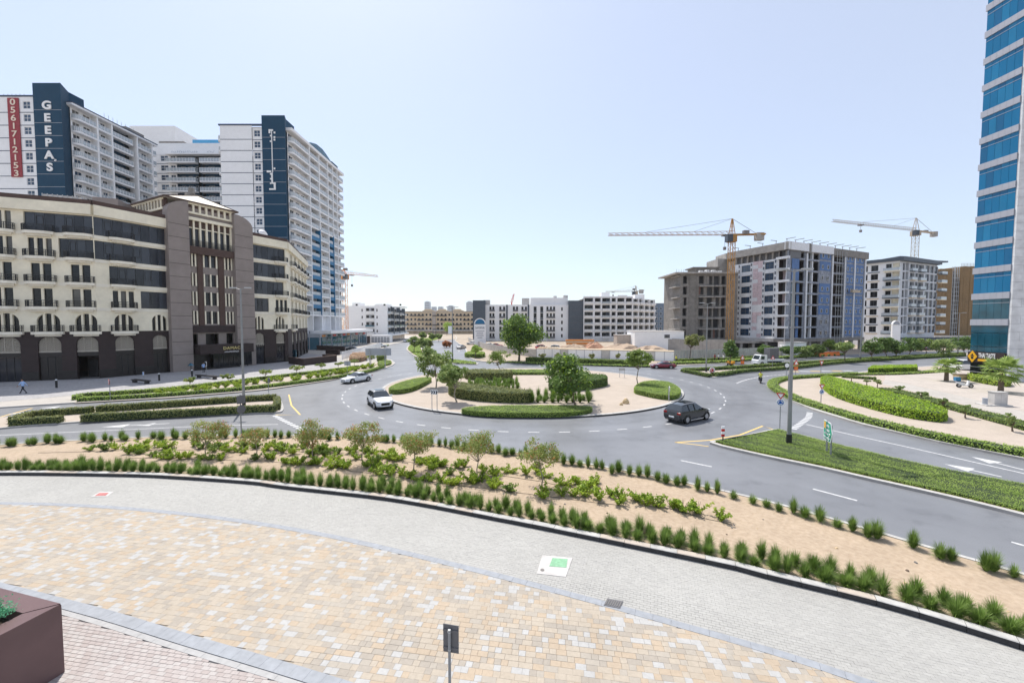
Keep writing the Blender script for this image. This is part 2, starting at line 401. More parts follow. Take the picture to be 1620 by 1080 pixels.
leafmat('leaf_pink', (0.558, 0.310, 0.217), (0.620, 0.478, 0.319))
leafmat('leaf_planter', (0.05, 0.22, 0.11), (0.16, 0.48, 0.27), 0.4)
leafmat('leaf_palm', (0.147, 0.242, 0.051), (0.392, 0.490, 0.128))

def wear_rings(m, cx, cy):
    n = m.node_tree.nodes; l = m.node_tree.links; b = n['Principled BSDF']; src = b.inputs['Base Color'].links[0].from_socket
    g = n.new('ShaderNodeNewGeometry'); sub = n.new('ShaderNodeVectorMath'); sub.operation = 'SUBTRACT'; sub.inputs[1].default_value = (cx, cy, 0); l.new(g.outputs['Position'], sub.inputs[0])
    ln = n.new('ShaderNodeVectorMath'); ln.operation = 'LENGTH'; l.new(sub.outputs[0], ln.inputs[0])
    mr = n.new('ShaderNodeMapRange'); mr.inputs[1].default_value = 20; mr.inputs[2].default_value = 31; l.new(ln.outputs['Value'], mr.inputs[0])
    cr = n.new('ShaderNodeValToRGB'); e = cr.color_ramp.elements; e[0].position = 0.0; e[0].color = (1.12,)*3+(1,); e[1].position = 1.0; e[1].color = (1,)*3+(1,)
    for p, v in ((0.06,1.12),(0.13,0.9),(0.18,0.97),(0.27,0.88),(0.36,1.1),(0.43,1.06),(0.5,0.9),(0.56,0.98),(0.65,0.87),(0.74,1.02),(0.9,1.06)):
        k = e.new(p); k.color = (v, v, v, 1)
    l.new(mr.outputs[0], cr.inputs[0]); mx = n.new('ShaderNodeMix'); mx.data_type = 'RGBA'; mx.blend_type = 'MULTIPLY'; mx.inputs[0].default_value = 0.75
    t2 = n.new('ShaderNodeTexNoise'); t2.inputs['Scale'].default_value = 0.55; t2.inputs['Detail'].default_value = 8; t2.inputs['Roughness'].default_value = 0.7; l.new(g.outputs['Position'], t2.inputs['Vector'])
    c2 = n.new('ShaderNodeValToRGB'); f = c2.color_ramp.elements; f[0].position = 0.30; f[0].color = (0.70,)*3+(1,); f[1].position = 0.46; f[1].color = (1,)*3+(1,); f2 = f.new(0.72); f2.color = (1.10,)*3+(1,); l.new(t2.outputs['Fac'], c2.inputs[0])
    m2 = n.new('ShaderNodeMix'); m2.data_type = 'RGBA'; m2.blend_type = 'MULTIPLY'; m2.inputs[0].default_value = 0.8; l.new(src, m2.inputs[6]); l.new(c2.outputs[0], m2.inputs[7]); src = m2.outputs[2]
    l.new(src, mx.inputs[6]); l.new(cr.outputs[0], mx.inputs[7]); l.new(mx.outputs[2], b.inputs['Base Color'])
wear_rings(MATS['asphalt'], 2.5, 56.43)
# ------------------------------------------------------------------ ground, road sheet
m_ = MB(); m_.poly([(-7000,-600,-0.06),(7000,-600,-0.06),(7000,9000,-0.06),(-7000,9000,-0.06)])
ground = tag(m_.build('ground', 'land'), kind='structure')
m_ = MB(); m_.poly([(-170,2,0),(300,2,0),(300,380,0),(-170,380,0)])
road = tag(m_.build('road', 'asphalt'), kind='structure')
TOP = 0.13
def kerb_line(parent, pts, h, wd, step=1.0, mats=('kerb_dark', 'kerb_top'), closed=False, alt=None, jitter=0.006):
    """Kerb stones laid along a line; the stones sit on the left of the walking direction."""
    P = resample(pts, step, closed); n = len(P); I = offset(P, wd, closed)
    for i in range(n if closed else n-1):
        a, b = P[i], P[(i+1) % n]; c, d = I[(i+1) % n], I[i]
        g = 0.006
        def mixp(p, q, t): return (p[0]+(q[0]-p[0])*t, p[1]+(q[1]-p[1])*t)
        a2, b2, c2, d2 = mixp(a,b,g), mixp(b,a,g), mixp(c,d,g), mixp(d,c,g)
        zt = h + random.uniform(-jitter, jitter); m = MB()
        tops = 1 if (alt is None or random.random() > alt) else 2
        b_ = 0.02
        a3, b3 = mixp(a2, d2, b_/wd), mixp(b2, c2, b_/wd)
        lo = [m.pt((*p, -0.05)) for p in (a2,b2,c2,d2)]; mid = [m.pt((*p, zt-b_)) for p in (a2,b2)]; up = [m.pt((*p, zt)) for p in (a3,b3,c2,d2)]
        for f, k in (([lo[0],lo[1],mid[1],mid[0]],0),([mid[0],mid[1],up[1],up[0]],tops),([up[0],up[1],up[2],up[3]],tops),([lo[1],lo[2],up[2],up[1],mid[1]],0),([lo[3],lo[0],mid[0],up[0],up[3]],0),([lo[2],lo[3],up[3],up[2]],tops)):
            m.f.append(f); m.m.append(k)
        m.build('kerb_stone', [mats[0], mats[1], mats[2] if len(mats) > 2 else mats[1]], parent)
def plot(name, outline, surf, kerb='kerb_top', h=TOP, kw=0.25, inset=None, kind='structure'):
    """Raised ground with its kerb ring: outer side, kerb top, and the surface a little lower inside."""
    o = outline if area2(outline) > 0 else outline[::-1]
    i = offset(o, kw, True); m = MB(); n = len(o)
    A = [m.pt((*p, -0.05)) for p in o]; B = [m.pt((*p, h)) for p in o]; C = [m.pt((*p, h)) for p in i]; D = [m.pt((*p, h-0.025)) for p in i]
    for k in range(n):
        j = (k+1) % n
        m.f += [[A[k],A[j],B[j],B[k]], [B[k],B[j],C[j],C[k]], [C[k],C[j],D[j],D[k]]]; m.m += [2, 1, 1]
    m.f.append(D); m.m.append(0)
    return tag(m.build(name, [surf, kerb, 'concrete']), kind=kind)
def patch(name, outline, surf, z, kind='structure', parent=None):
    m = MB(); o = outline if area2(outline) > 0 else outline[::-1]
    m.poly([(*p, z) for p in o]); ob = m.build(name, surf, parent)
    return tag(ob, kind=kind) if parent is None else ob

# --- the planting bed in front
KF_PX = [(-420,768),(-200,757),(0,752.6),(198,755),(280,758.6),(395,766.7),(450,774.3),(620,794),(780,824),(900,848),(1147,899.6),(1220,919),(1400,963.5),(1620,1031),(1800,1092),(2100,1210)]
ROW_PX = [(-420,745),(-200,725),(0,709),(100,703),(173,699.5),(267,695.5),(374,694),(454,694.5),(532,697),(616,701),(707,710),(809,722),(884,734),(981,752),(1060,768),(1157,790),(1239,811),(1314,833),(1406,861),(1512,893),(1614,922),(1800,985),(2100,1085)]
KF = smooth(GS(KF_PX), 5); ROW = smooth(GS(ROW_PX), 4)
KB = offset(ROW, 0.75)
bed_poly = KF + KB[::-1]
m_ = MB(); inn = offset(KF, 0.2) + offset(KB, -0.15)[::-1]
m_.prism(inn, -0.05, 0.11); bed = tag(m_.build('planting_bed', 'sand'), kind='structure')
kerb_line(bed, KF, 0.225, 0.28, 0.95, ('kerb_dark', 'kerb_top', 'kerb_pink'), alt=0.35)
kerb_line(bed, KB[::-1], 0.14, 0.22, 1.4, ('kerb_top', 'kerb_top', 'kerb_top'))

# --- paved lane, plaza, footway in front of the camera
S1 = smooth(GS([(-420,812),(-200,800),(0,795.4),(167,801),(333,816.4),(500,842),(667,879),(833,920),(1000,965),(1067,983.6),(1233,1031),(1381,1080),(1560,1143),(1900,1270)]), 5)
S2 = smooth(GS([(-500,850),(-150,905),(102,965),(290,1022),(481,1080),(700,1155),(1000,1270)]), 5)
m_ = MB(); m_.prism(offset(KF, -0.02) + GS([(2600,1900),(810,4200),(-900,1700)]), -0.05, 0.004); plaza = tag(m_.build('plaza', 'joint_grey'), kind='structure')
def pave(poly, ang, uw, lens, row_off, mats, weights, name, z, gap, keep=300, jit=0.0015, chamf=0.0):
    """Single pavers laid in rows; the nearest ones are objects of their own, the rest one part."""
    ca, sa = math.cos(ang), math.sin(ang)
    P = np.array(poly); q = np.stack([P[:,0]*ca + P[:,1]*sa, -P[:,0]*sa + P[:,1]*ca], 1)
    r0, r1 = q[:,1].min(), q[:,1].max(); c0, c1 = q[:,0].min(), q[:,0].max()
    items = []
    for k in range(int((r1-r0)/uw)+1):
        x = c0 + (row_off*k % 1.0)*lens[0] - random.random()*0.0; yy = r0 + k*uw
        while x < c1:
            Lh = random.choice(lens); items.append((x, yy, Lh)); x += Lh
    A = np.array(items); cx = A[:,0]+A[:,2]/2; cy = A[:,1]+uw/2
    X = cx*ca - cy*sa; Y = cx*sa + cy*ca
    # inside the area and in (or near) the camera's view
    kx = (X/np.maximum(Y, 1))*FPX; keepm = inside(poly, X, Y) & (np.abs(kx) < 900) & (Y > 7.6)
    A, X, Y = A[keepm], X[keepm], Y[keepm]
    order = np.argsort(X**2 + Y**2); cls = RNG.choice(len(mats), len(A), p=weights)
    if len(mats) == 6: cls = np.where((cls == 4) & (A[:,2] > 0.3) & (RNG.random(len(A)) < 0.7), 1, cls)
    vis = [i for i in order if abs(X[i])/Y[i]*FPX < 800 and Y[i] > 9.75][:keep]; vs = set(vis)
    cache = {}
    for i in vis:
        Lh = round(float(A[i,2]), 3); key = (Lh, int(cls[i]))
        if key not in cache:
            m = MB(); e = 0.004; a, b = (Lh-gap)/2, (uw-gap)/2
            lo = [m.pt(p) for p in ((-a,-b,-0.03),(a,-b,-0.03),(a,b,-0.03),(-a,b,-0.03))]; mi = [m.pt(p) for p in ((-a,-b,-e),(a,-b,-e),(a,b,-e),(-a,b,-e))]; up = [m.pt(p) for p in ((-a+e,-b+e,0),(a-e,-b+e,0),(a-e,b-e,0),(-a+e,b-e,0))]
            for s_, t_ in ((lo,mi),(mi,up)):
                for k in range(4): m.f.append([s_[k],s_[(k+1)%4],t_[(k+1)%4],t_[k]]); m.m.append(0)
            m.f.append(up); m.m.append(0); cache[key] = m.mesh('paver', mats[int(cls[i])])
        put('paver', cache[key], plaza, (float(X[i]), float(Y[i]), z + random.uniform(-jit, jit)), ang)
    rest = np.array([i for i in range(len(A)) if i not in vs])
    if len(rest):
        a = (A[rest,2]-gap)/2; b = np.full(len(rest), (uw-gap)/2); zz = z + RNG.uniform(-jit, jit, len(rest)); V = []
        for sx, sy, dz in ((-1,-1,-0.03),(1,-1,-0.03),(1,1,-0.03),(-1,1,-0.03),(-1,-1,0),(1,-1,0),(1,1,0),(-1,1,0)):
            u = sx*a; v = sy*b; tilt = RNG.uniform(-0.0015, 0.0015, len(rest))
            V.append(np.stack([X[rest]+u*ca-v*sa, Y[rest]+u*sa+v*ca, zz+dz+tilt], 1))
        V = np.stack(V, 1).reshape(-1, 3); base = np.arange(len(rest))[:,None]*8
        F = np.concatenate([base + np.array(f)[None] for f in ((4,5,6,7),(0,1,5,4),(1,2,6,5),(2,3,7,6),(3,0,4,7))], 0)
        me = np_mesh(name, V, F, mats, np.tile(cls[rest], 5)); o = put(name, me, plaza); o['kind'] = 'stuff'
beige = offset(S1, -0.14) + offset(S2, 0.30)[::-1]
grey = offset(KF, 0.1) + S1[::-1]
pink = offset(S2, -0.16) + GS([(1000,1500),(0,1900),(-500,1100)])
m_ = MB(); m_.prism(beige, 0.0, 0.012, 0); m_.build('paver_bedding', 'joint', plaza)
pave(beige, R(-9), 0.182, [0.182, 0.182, 0.273, 0.364], 0.37, PV, [0.19,0.23,0.17,0.13,0.19,0.09], 'beige_pavers', 0.030, 0.004)
pave(grey, R(-20), 0.105, [0.21], 0.5, GV, [0.45,0.33,0.22], 'grey_pavers', 0.030, 0.004)
pave(pink, R(-9), 0.105, [0.21], 0.5, KV, [0.45,0.25,0.30], 'pink_pavers', 0.030, 0.007)
def strip_stones(line, wd, step, m, z):
    P = resample(line, step); I = offset(P, wd)
    for i in range(len(P)-1):
        a, b, c, d = P[i], P[i+1], I[i+1], I[i]
        cx, cy = (a[0]+c[0])/2, (a[1]+c[1])/2
        if cy < 7 or abs(cx)/cy*FPX > 900: continue
        mm = MB(); t = 0.01; e = [(p[0]+(cx-p[0])*t, p[1]+(cy-p[1])*t) for p in (a,b,c,d)]
        mm.prism(e, 0.0, z + random.uniform(-0.002, 0.002)); mm.build('border_stone', m, plaza)
strip_stones(offset(S1, -0.22), 0.26, 0.5, 'border_stone', 0.037)
strip_stones(S2, 0.34, 0.45, 'border_stone', 0.037)
strip_stones(offset(S2, -0.17), 0.15, 0.6, 'border_light', 0.036)

# --- roundabout island
CX, CY, CR = 2.50, 56.43, 20.22
circ = [(CX + CR*math.cos(t), CY + CR*math.sin(t)) for t in np.linspace(0, 2*math.pi, 120, endpoint=False)]
m_ = MB(); m_.prism(offset(circ, 0.2, True), -0.05, 0.14); island = tag(m_.build('roundabout_island', 'sand_pale'), kind='structure')
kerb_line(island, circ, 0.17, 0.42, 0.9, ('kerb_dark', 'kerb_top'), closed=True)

# --- medians, verges, plots
medC = smooth(GS([(-400,722),(0,679),(200,664),(280,660.5),(381,655.5),(436,653.6),(448,650),(447,640),(441,630),(425,627),(400,629),(300,636),(150,646.5),(60,654.5),(0,661.5),(-300,689)]), 4, True)
median_west = plot('median', medC, 'sand_pale')
P5 = GS([(-700,705),(-300,668),(0,645.7),(116,638.3),(271,629.6),(400,619),(435,615),(520,602.5),(578,591.7),(608,583.3),(621,578.5),(625.5,574.8),(619,569.5),(606,567),(590,569.5),(580,572),(574,570.5),(582,565),(592,560),(604,553.5),(611,547),(624,544),(638,541.5),(655,537.5),(662,533)]) + [(-100,335),(-169,300),(-169,60)]
pavement_west = plot('pavement', P5, 'paving_pale')
patch('hotel_forecourt', GS([(-700,690),(-300,657),(0,634.8),(121,624.5),(174,619.5),(280,609.5),(350,602.5),(440,592.5),(520,583),(548,575),(540,566),(520,562)], TOP) + [(-64,118),(-70,80),(-90,60),(-140,45)], 'paving_dark', TOP-0.012)
GP = GS([(1123,702.5),(1201,722),(1300,743),(1375,760.5),(1498,788.5),(1620,819),(1800,866),(2200,965),(2200,882),(1800,803),(1620,769),(1459,737),(1345,710),(1262,689),(1237,682.5),(1222,681.5),(1200,686),(1150,697)])
split_r = smooth(GP, 3, True); splitter = plot('splitter_island', split_r, 'sand', kerb='kerb_top', h=0.15, kw=0.3)
HP = GS([(1212.5,609),(1216,614.5),(1234,626.5),(1257,637),(1285,649),(1340,666),(1366,673.5),(1485,701),(1620,728),(1800,762),(2400,872)]) + [(190,20),(290,40),(290,150)] + GS([(2200,566),(1700,570),(1560,574.5),(1490,578.5),(1440,581.5),(1365,588.5),(1340,592),(1330,593.5),(1257,596),(1228,600),(1215,604.5)])
park = plot('park_ground', HP, 'sand_pale', kw=0.55, h=0.15)
NEM = smooth(GS([(1075,586.5),(1090,589.7),(1115,595),(1127.5,597.4),(1140,596.2),(1175,590.7),(1250,585),(1361,573),(1450,567.7),(1524,563.7),(1640,558),(1800,553),(1800,549.5),(1640,554),(1524,559.2),(1361,568.3),(1216,578),(1140,582.5),(1095,584.5)]), 3, True)
median_ne = plot('median', NEM, 'sand_pale')
NP = GS([(728,545.5),(736,552),(738,560),(742,566),(752,570.5),(772,573.3),(820,575.3),(920,578.5),(1027,580.5),(1067,579),(1140,575.7),(1180,572.5),(1250,567.3),(1330,562.3),(1450,557),(1640,550),(2200,540)]) + [(299,375),(-55,375)] + GS([(722,534.5),(719,539)])
north_plot = plot('site_ground', NP, 'land', kw=0.4)
KM = smooth(GS([(643,551),(648,558),(656,563.5),(664,566.5),(671,565.5),(672,560),(668,552),(669,546),(682,540),(700,535.3),(692,533.5),(670,536),(653,542)]), 3, True)
median_nw = plot('median', KM, 'sand_pale')
SM = smooth(GS([(693,570.2),(716,575.2),(748,577.2),(757,575.8),(748,572.8),(720,569.8),(700,568)]), 3, True)
median_n = plot('median', SM, 'sand_pale')
far_plot = plot('far_ground', [(-120,225),(-60,208),(-36,205),(-26,230),(-26,376),(-165,376)], 'land', h=0.105)

# --- road paint
def dash(cx, cy, ang, L, wd, m='paint_white', name='lane_marking'):
    mm = MB(); ca, sa = math.cos(ang), math.sin(ang)
    mm.poly([(cx+u*ca-v*sa, cy+u*sa+v*ca, 0.005) for u, v in ((-L/2,-wd/2),(L/2,-wd/2),(L/2,wd/2),(-L/2,wd/2))]); return mm.build(name, m, road)
def line_mark(pts, wd=0.15, m='paint_white', name='lane_marking', z=0.005):
    a = offset(pts, wd/2); b = offset(pts, -wd/2); mm = MB()
    for i in range(len(pts)-1): mm.poly([(*b[i],z),(*b[i+1],z),(*a[i+1],z),(*a[i],z)])
    return mm.build(name, m, road)
for k in range(62):
    t = 2*math.pi*k/62 + 0.02
    dash(CX + 24.45*math.cos(t), CY - 0.35 + 24.45*math.sin(t), t + math.pi/2, 0.9, 0.15)
def block_line(pts, step, L, wd):
    P = resample(smooth(pts, 6), step)
    for a, b in zip(P[:-1], P[1:]): dash((a[0]+b[0])/2, (a[1]+b[1])/2, math.atan2(b[1]-a[1], b[0]-a[0]), L, wd)
block_line(GS([(1281,652),(1279,660),(1269,668),(1254,679)]), 0.66, 0.42, 0.48)
block_line(GS([(434,657),(447,664),(461,671),(480,680)]), 0.66, 0.42, 0.42)
block_line(GS([(1165,606),(1185,599.5),(1215,594.5),(1243,592)]), 1.1, 0.75, 0.3)
line_mark(GS([(1275,671),(1345,687),(1450,710),(1620,748.7),(1800,790)]), 0.16)
line_mark(smooth(GS([(1068,699.5),(1123,696),(1170,688),(1207,673.5),(1223,679)]), 1), 0.16, 'paint_yellow')
line_mark(smooth(GS([(1068,699.5),(1100,703),(1121,706)]), 3), 0.13, 'paint_yellow')
line_mark(GS([(457,624),(461,641),(475,656),(436,656)]), 0.15, 'paint_yellow')
line_mark(GS([(-80,671),(0,659.5),(51,645.5)]), 0.2, 'paint_yellow')
for a, b in (((1077,728),(1126,738)), ((1286,773),(1356,791.5)), ((1600,857),(1680,879))): line_mark(GS([a, b]), 0.15)
line_mark(GS([(-60,691),(140,682),(340,673),(440,671)]), 0.13)
line_mark(GS([(1300,573.5),(1420,567.5)]), 0.14); line_mark(GS([(560,585),(600,574)]), 0.12)
def arrow(a, b, wd=0.16, head=0.55):
    A, B = Vector(G(*a)), Vector(G(*b)); d = (B-A); L = d.length; d /= L; n = Vector((-d.y, d.x)); hl = min(2.3, L*0.5); mm = MB()
    q = B - d*hl; z = 0.0062
    mm.poly([(*(A-n*wd/2), z), (*(q-n*wd/2), z), (*(q+n*wd/2), z), (*(A+n*wd/2), z)]); mm.poly([(*(q-n*head), z), (*B, z), (*(q+n*head), z)])
    mm.build('arrow_marking', 'paint_white', road)
arrow((1620,743),(1536,722)); arrow((1585,754),(1493,733.5)); arrow((240,670.5),(160,675.5)); arrow((268,669.5),(215,672.5))
arrow((75,650),(10,655)); arrow((120,642),(62,645.5)); arrow((640,571),(668,572))
# zebra-like yellow and white crossing bars on the north-east arm
for k in range(6):
    a = G(1256+k*17, 587.5-0.2*k); dash(a[0], a[1], R(-12), 1.6, 0.9, 'paint_yellow' if k % 2 == 0 else 'paint_white', 'crossing_bar')
# --- inspection covers in the paved lane and the plaza
def cover(name, label, quad, mats, z, parent=None):
    q = GS(quad, z); t = thing(name, label, 'manhole cover', (q[0][0], q[0][1], z)); m = MB(); m.prism(q, z-0.05, z+0.008); m.build('frame', mats[0], t)
    c = (sum(p[0] for p in q)/4, sum(p[1] for p in q)/4)
    return t, q, c
t_, q_, c_ = cover('inspection_cover', 'pale square concrete inspection cover with green panel in the grey paving', [(849,907),(895,912),(906,882),(858,878)], ['concrete_pale'], 0.036)
mat('panel_green', (0.22, 0.42, 0.26), 0.8, 0.15, 10); mat('panel_red', (0.45, 0.16, 0.15), 0.8, 0.15, 10)
m_ = MB(); m_.prism(GS([(869,895),(896,897),(898,883.5),(874,882)], 0.05), 0.03, 0.052); m_.build('panel', 'panel_green', t_)
m_ = MB(); m_.tube((*G(858,903), 0.02), (*G(858,903), 0.056), 0.07, n=12); m_.build('lifting_eye', 'concrete_dark', t_)
t_, q_, c_ = cover('inspection_cover', 'pale concrete inspection cover with red panel at left of the grey lane', [(143,785.5),(170,785),(180,777.5),(158,777.5)], ['concrete_pale'], 0.036)
m_ = MB(); m_.prism(GS([(150,783.8),(167,783.3),(172,779),(157,779.3)], 0.05), 0.03, 0.052); m_.build('panel', 'panel_red', t_)
t_, q_, c_ = cover('drain_grating', 'small dark metal drain grating on the plaza border strip', [(955,957),(981,962),(986,950.5),(961,946)], ['sign_back'], 0.04)
ga = Vector(q_[0]); gb = Vector(q_[1]); gd = Vector(q_[3])
for k in range(7):
    f = (k+0.7)/7.4; a = ga + (gb-ga)*f + (gd-ga)*0.12; b = ga + (gb-ga)*f + (gd-ga)*0.88; mm = MB(); mm.bar((a.x,a.y,0.052),(b.x,b.y,0.052),0.022); mm.build('grate_bar', 'concrete_dark', t_)
# ------------------------------------------------------------------ brown and cream hotel on the left
HA1, HA5, HA6 = (-64.9, 62.4), (-50.9, 90.5), (-61.1, 119.0)
_d = Vector((10.5, 4.1)).normalized(); HA0 = (HA1[0] - _d.x*24, HA1[1] - _d.y*24)
hotel = thing('hotel', 'brown and cream hotel with arches, dark glass and black railed balconies on the left', 'hotel', (-66, 80, 0))
F1, F2, F3 = Fr(HA0, HA1), Fr(HA1, HA5), Fr(HA5, HA6)
LV = [7.5, 11.25, 15.0, 18.75, 22.45]; ROOFZ = 25.45
def arch_fill(mb, u0, u1, vs, vt, mi, n=10, w=0.0):
    """Spandrels that turn the top of a rectangular opening into a round arch (springing at vs, crown at vt)."""
    c = (u0+u1)/2; r = (u1-u0)/2; k = (vt-vs)/r
    for s_ in (-1, 1):
        arc = [(c + s_*r*math.cos(t), vs + k*r*math.sin(t), w) for t in np.linspace(0, math.pi/2, n)]
        for a, b in zip(arc[:-1], arc[1:]):
            tri = [(c+s_*r, vt, w), b, a] if s_ > 0 else [(c+s_*r, vt, w), a, b]
            mb.poly(tri, mi); 
            mb.poly([(a[0],a[1],w),(b[0],b[1],w),(b[0],b[1],w-0.35),(a[0],a[1],w-0.35)], mi)
_BC = {}
def hotel_balcony(fr, u0, u1, v, depth=1.0, rail=True):
    W = round(u1-u0, 2); key = ('h', W, depth)
    if key not in _BC:
        b = MB(); ch = min(0.7, W*0.2)
        poly = [(0,0),(0,-depth*0.45),(ch,-depth),(W-ch,-depth),(W,-depth*0.45),(W,0)]
        b.prism(poly, 0.0, 0.42, bottom=True); low = [(0.35+p[0]*(W-0.7)/W, p[1]*0.6) for p in poly]; b.prism(low, -0.3, 0.0, bottom=True)
        r = MB(); path = [(0.06,-0.02),(0.06,-depth*0.45),(ch,-depth+0.06),(W-ch,-depth+0.06),(W-0.06,-depth*0.45),(W-0.06,-0.02)]
        for a, c in zip(path[:-1], path[1:]):
            for z in (0.5, 1.0, 1.38): r.bar((*a,z),(*c,z),0.06 if z > 1.3 else 0.04)
            L = math.hypot(c[0]-a[0], c[1]-a[1]); n = max(1, round(L/0.16))
            for k in range(n+1): q = (a[0]+(c[0]-a[0])*k/n, a[1]+(c[1]-a[1])*k/n); r.bar((*q,0.42),(*q,1.38),0.028 if k else 0.07)
        _BC[key] = (b.mesh('balcony', 'cream_slab'), r.mesh('railing', 'black_metal'))
    o = wput('balcony', _BC[key][0], hotel, fr(u0, v-0.42, 0), fr.rz)
    if rail: put('railing', _BC[key][1], o)
def arched_window(fr, u0, u1, v0, vs, vt, depth=0.35, mull='cream'):
    c = (u0+u1)/2; r = (u1-u0)/2
    p = MB(fr); pts = [(u0, v0, -depth), (u1, v0, -depth)] + [(c + r*math.cos(t), vs + (vt-vs)*math.sin(t), -depth) for t in np.linspace(0, math.pi, 14)]
    p.poly(pts); o = p.build('arched_window', 'glass_dark', hotel)
    m = MB(fr)
    for k in (-1, 1):
        x = c + k*r*0.36; h = vs + (vt-vs)*math.sqrt(max(0, 1-(0.36)**2)); m.box(x-0.13, x+0.13, v0, h, -depth, -0.02)
    m.build('mullion', mull, hotel)
def lattice(fr, u0, u1, v0, vt, depth=0.3):
    c = (u0+u1)/2; r = (u1-u0)/2; b = MB(); vs = vt - r*0.85; k = (vt-vs)/r
    def ok(u, v): return v0 <= v <= vs or (v > vs and ((u-c)/r)**2 + ((v-vs)/(vt-vs))**2 <= 1)
    s_ = 0.30; n = int((u1-u0+vt-v0)/s_)+2
    for sg in (1, -1):
        for i in range(-n, n):
            seg = None
            for j in range(0, 40):
                v = v0 + j*(vt-v0)/40; u = c + i*s_ + sg*(v-v0)
                inn = u0 < u < u1 and ok(u, v)
                if inn and seg is None: seg = (u, v)
                if inn: last = (u, v)
                if (not inn or j == 39) and seg is not None:
                    if last[1]-seg[1] > 0.1: b.bar(fr_loc(fr, seg, -depth+0.08), fr_loc(fr, last, -depth+0.08), 0.09)
                    seg = None
    m = MB(fr); m.box(u0, u1, v0-0.12, v0+0.12, -depth, -depth+0.16)
    for q in (-0.33, 0.33): m.box(c+q*r-0.05, c+q*r+0.05, v0, vs+(vt-vs)*0.94, -depth, -depth+0.17)
    pts = [(u0, v0, -depth-0.02), (u1, v0, -depth-0.02)] + [(c + r*math.cos(t), vs + (vt-vs)*math.sin(t), -depth-0.02) for t in np.linspace(0, math.pi, 14)]
    m.poly(pts, 1); o = m.build('arch_screen', ['lattice', 'taupe'], hotel)
    g = MB(); g.v, g.f, g.m = b.v, b.f, b.m; g.build('screen_bars', 'lattice', o)
def fr_loc(fr, p, w): return fr(p[0], p[1], w)

def ground_bay(fr, u0, u1, style):
    """Arched ground-floor bay: lattice tympanum over dark doors."""
    lattice(fr, u0, u1, 4.45, 6.75)
    m = MB(fr); m.box(u0, u1, 3.7, 4.33, -0.4, -0.15); m.build('door_beam', 'plinth', hotel)
    if style == 'open':
        m = MB(fr); m.poly([(u0,0.13,-2.6),(u1,0.13,-2.6),(u1,3.7,-2.6),(u0,3.7,-2.6)]); m.build('passage_wall', 'brown_dark', hotel)
        m = MB(fr); m.box(u0+0.1, u0+1.3, 0.13, 2.9, -2.6, -2.5); m.build('door', 'black_metal', hotel)
    else:
        n = 3
        for k in range(n):
            a = u0+0.04+(u1-u0-0.08)*k/n; b = u0+0.04+(u1-u0-0.08)*(k+1)/n
            m = MB(fr); m.box(a+0.03, b-0.03, 0.13, 3.68, -0.33, -0.25); d = m.build('door_panel', 'glass_grey' if style == 'glass' else 'plinth', hotel)
            m = MB(fr); m.box(b-0.03, b+0.03, 0.13, 3.68, -0.34, -0.2); m.build('door_post', 'black_metal', hotel)

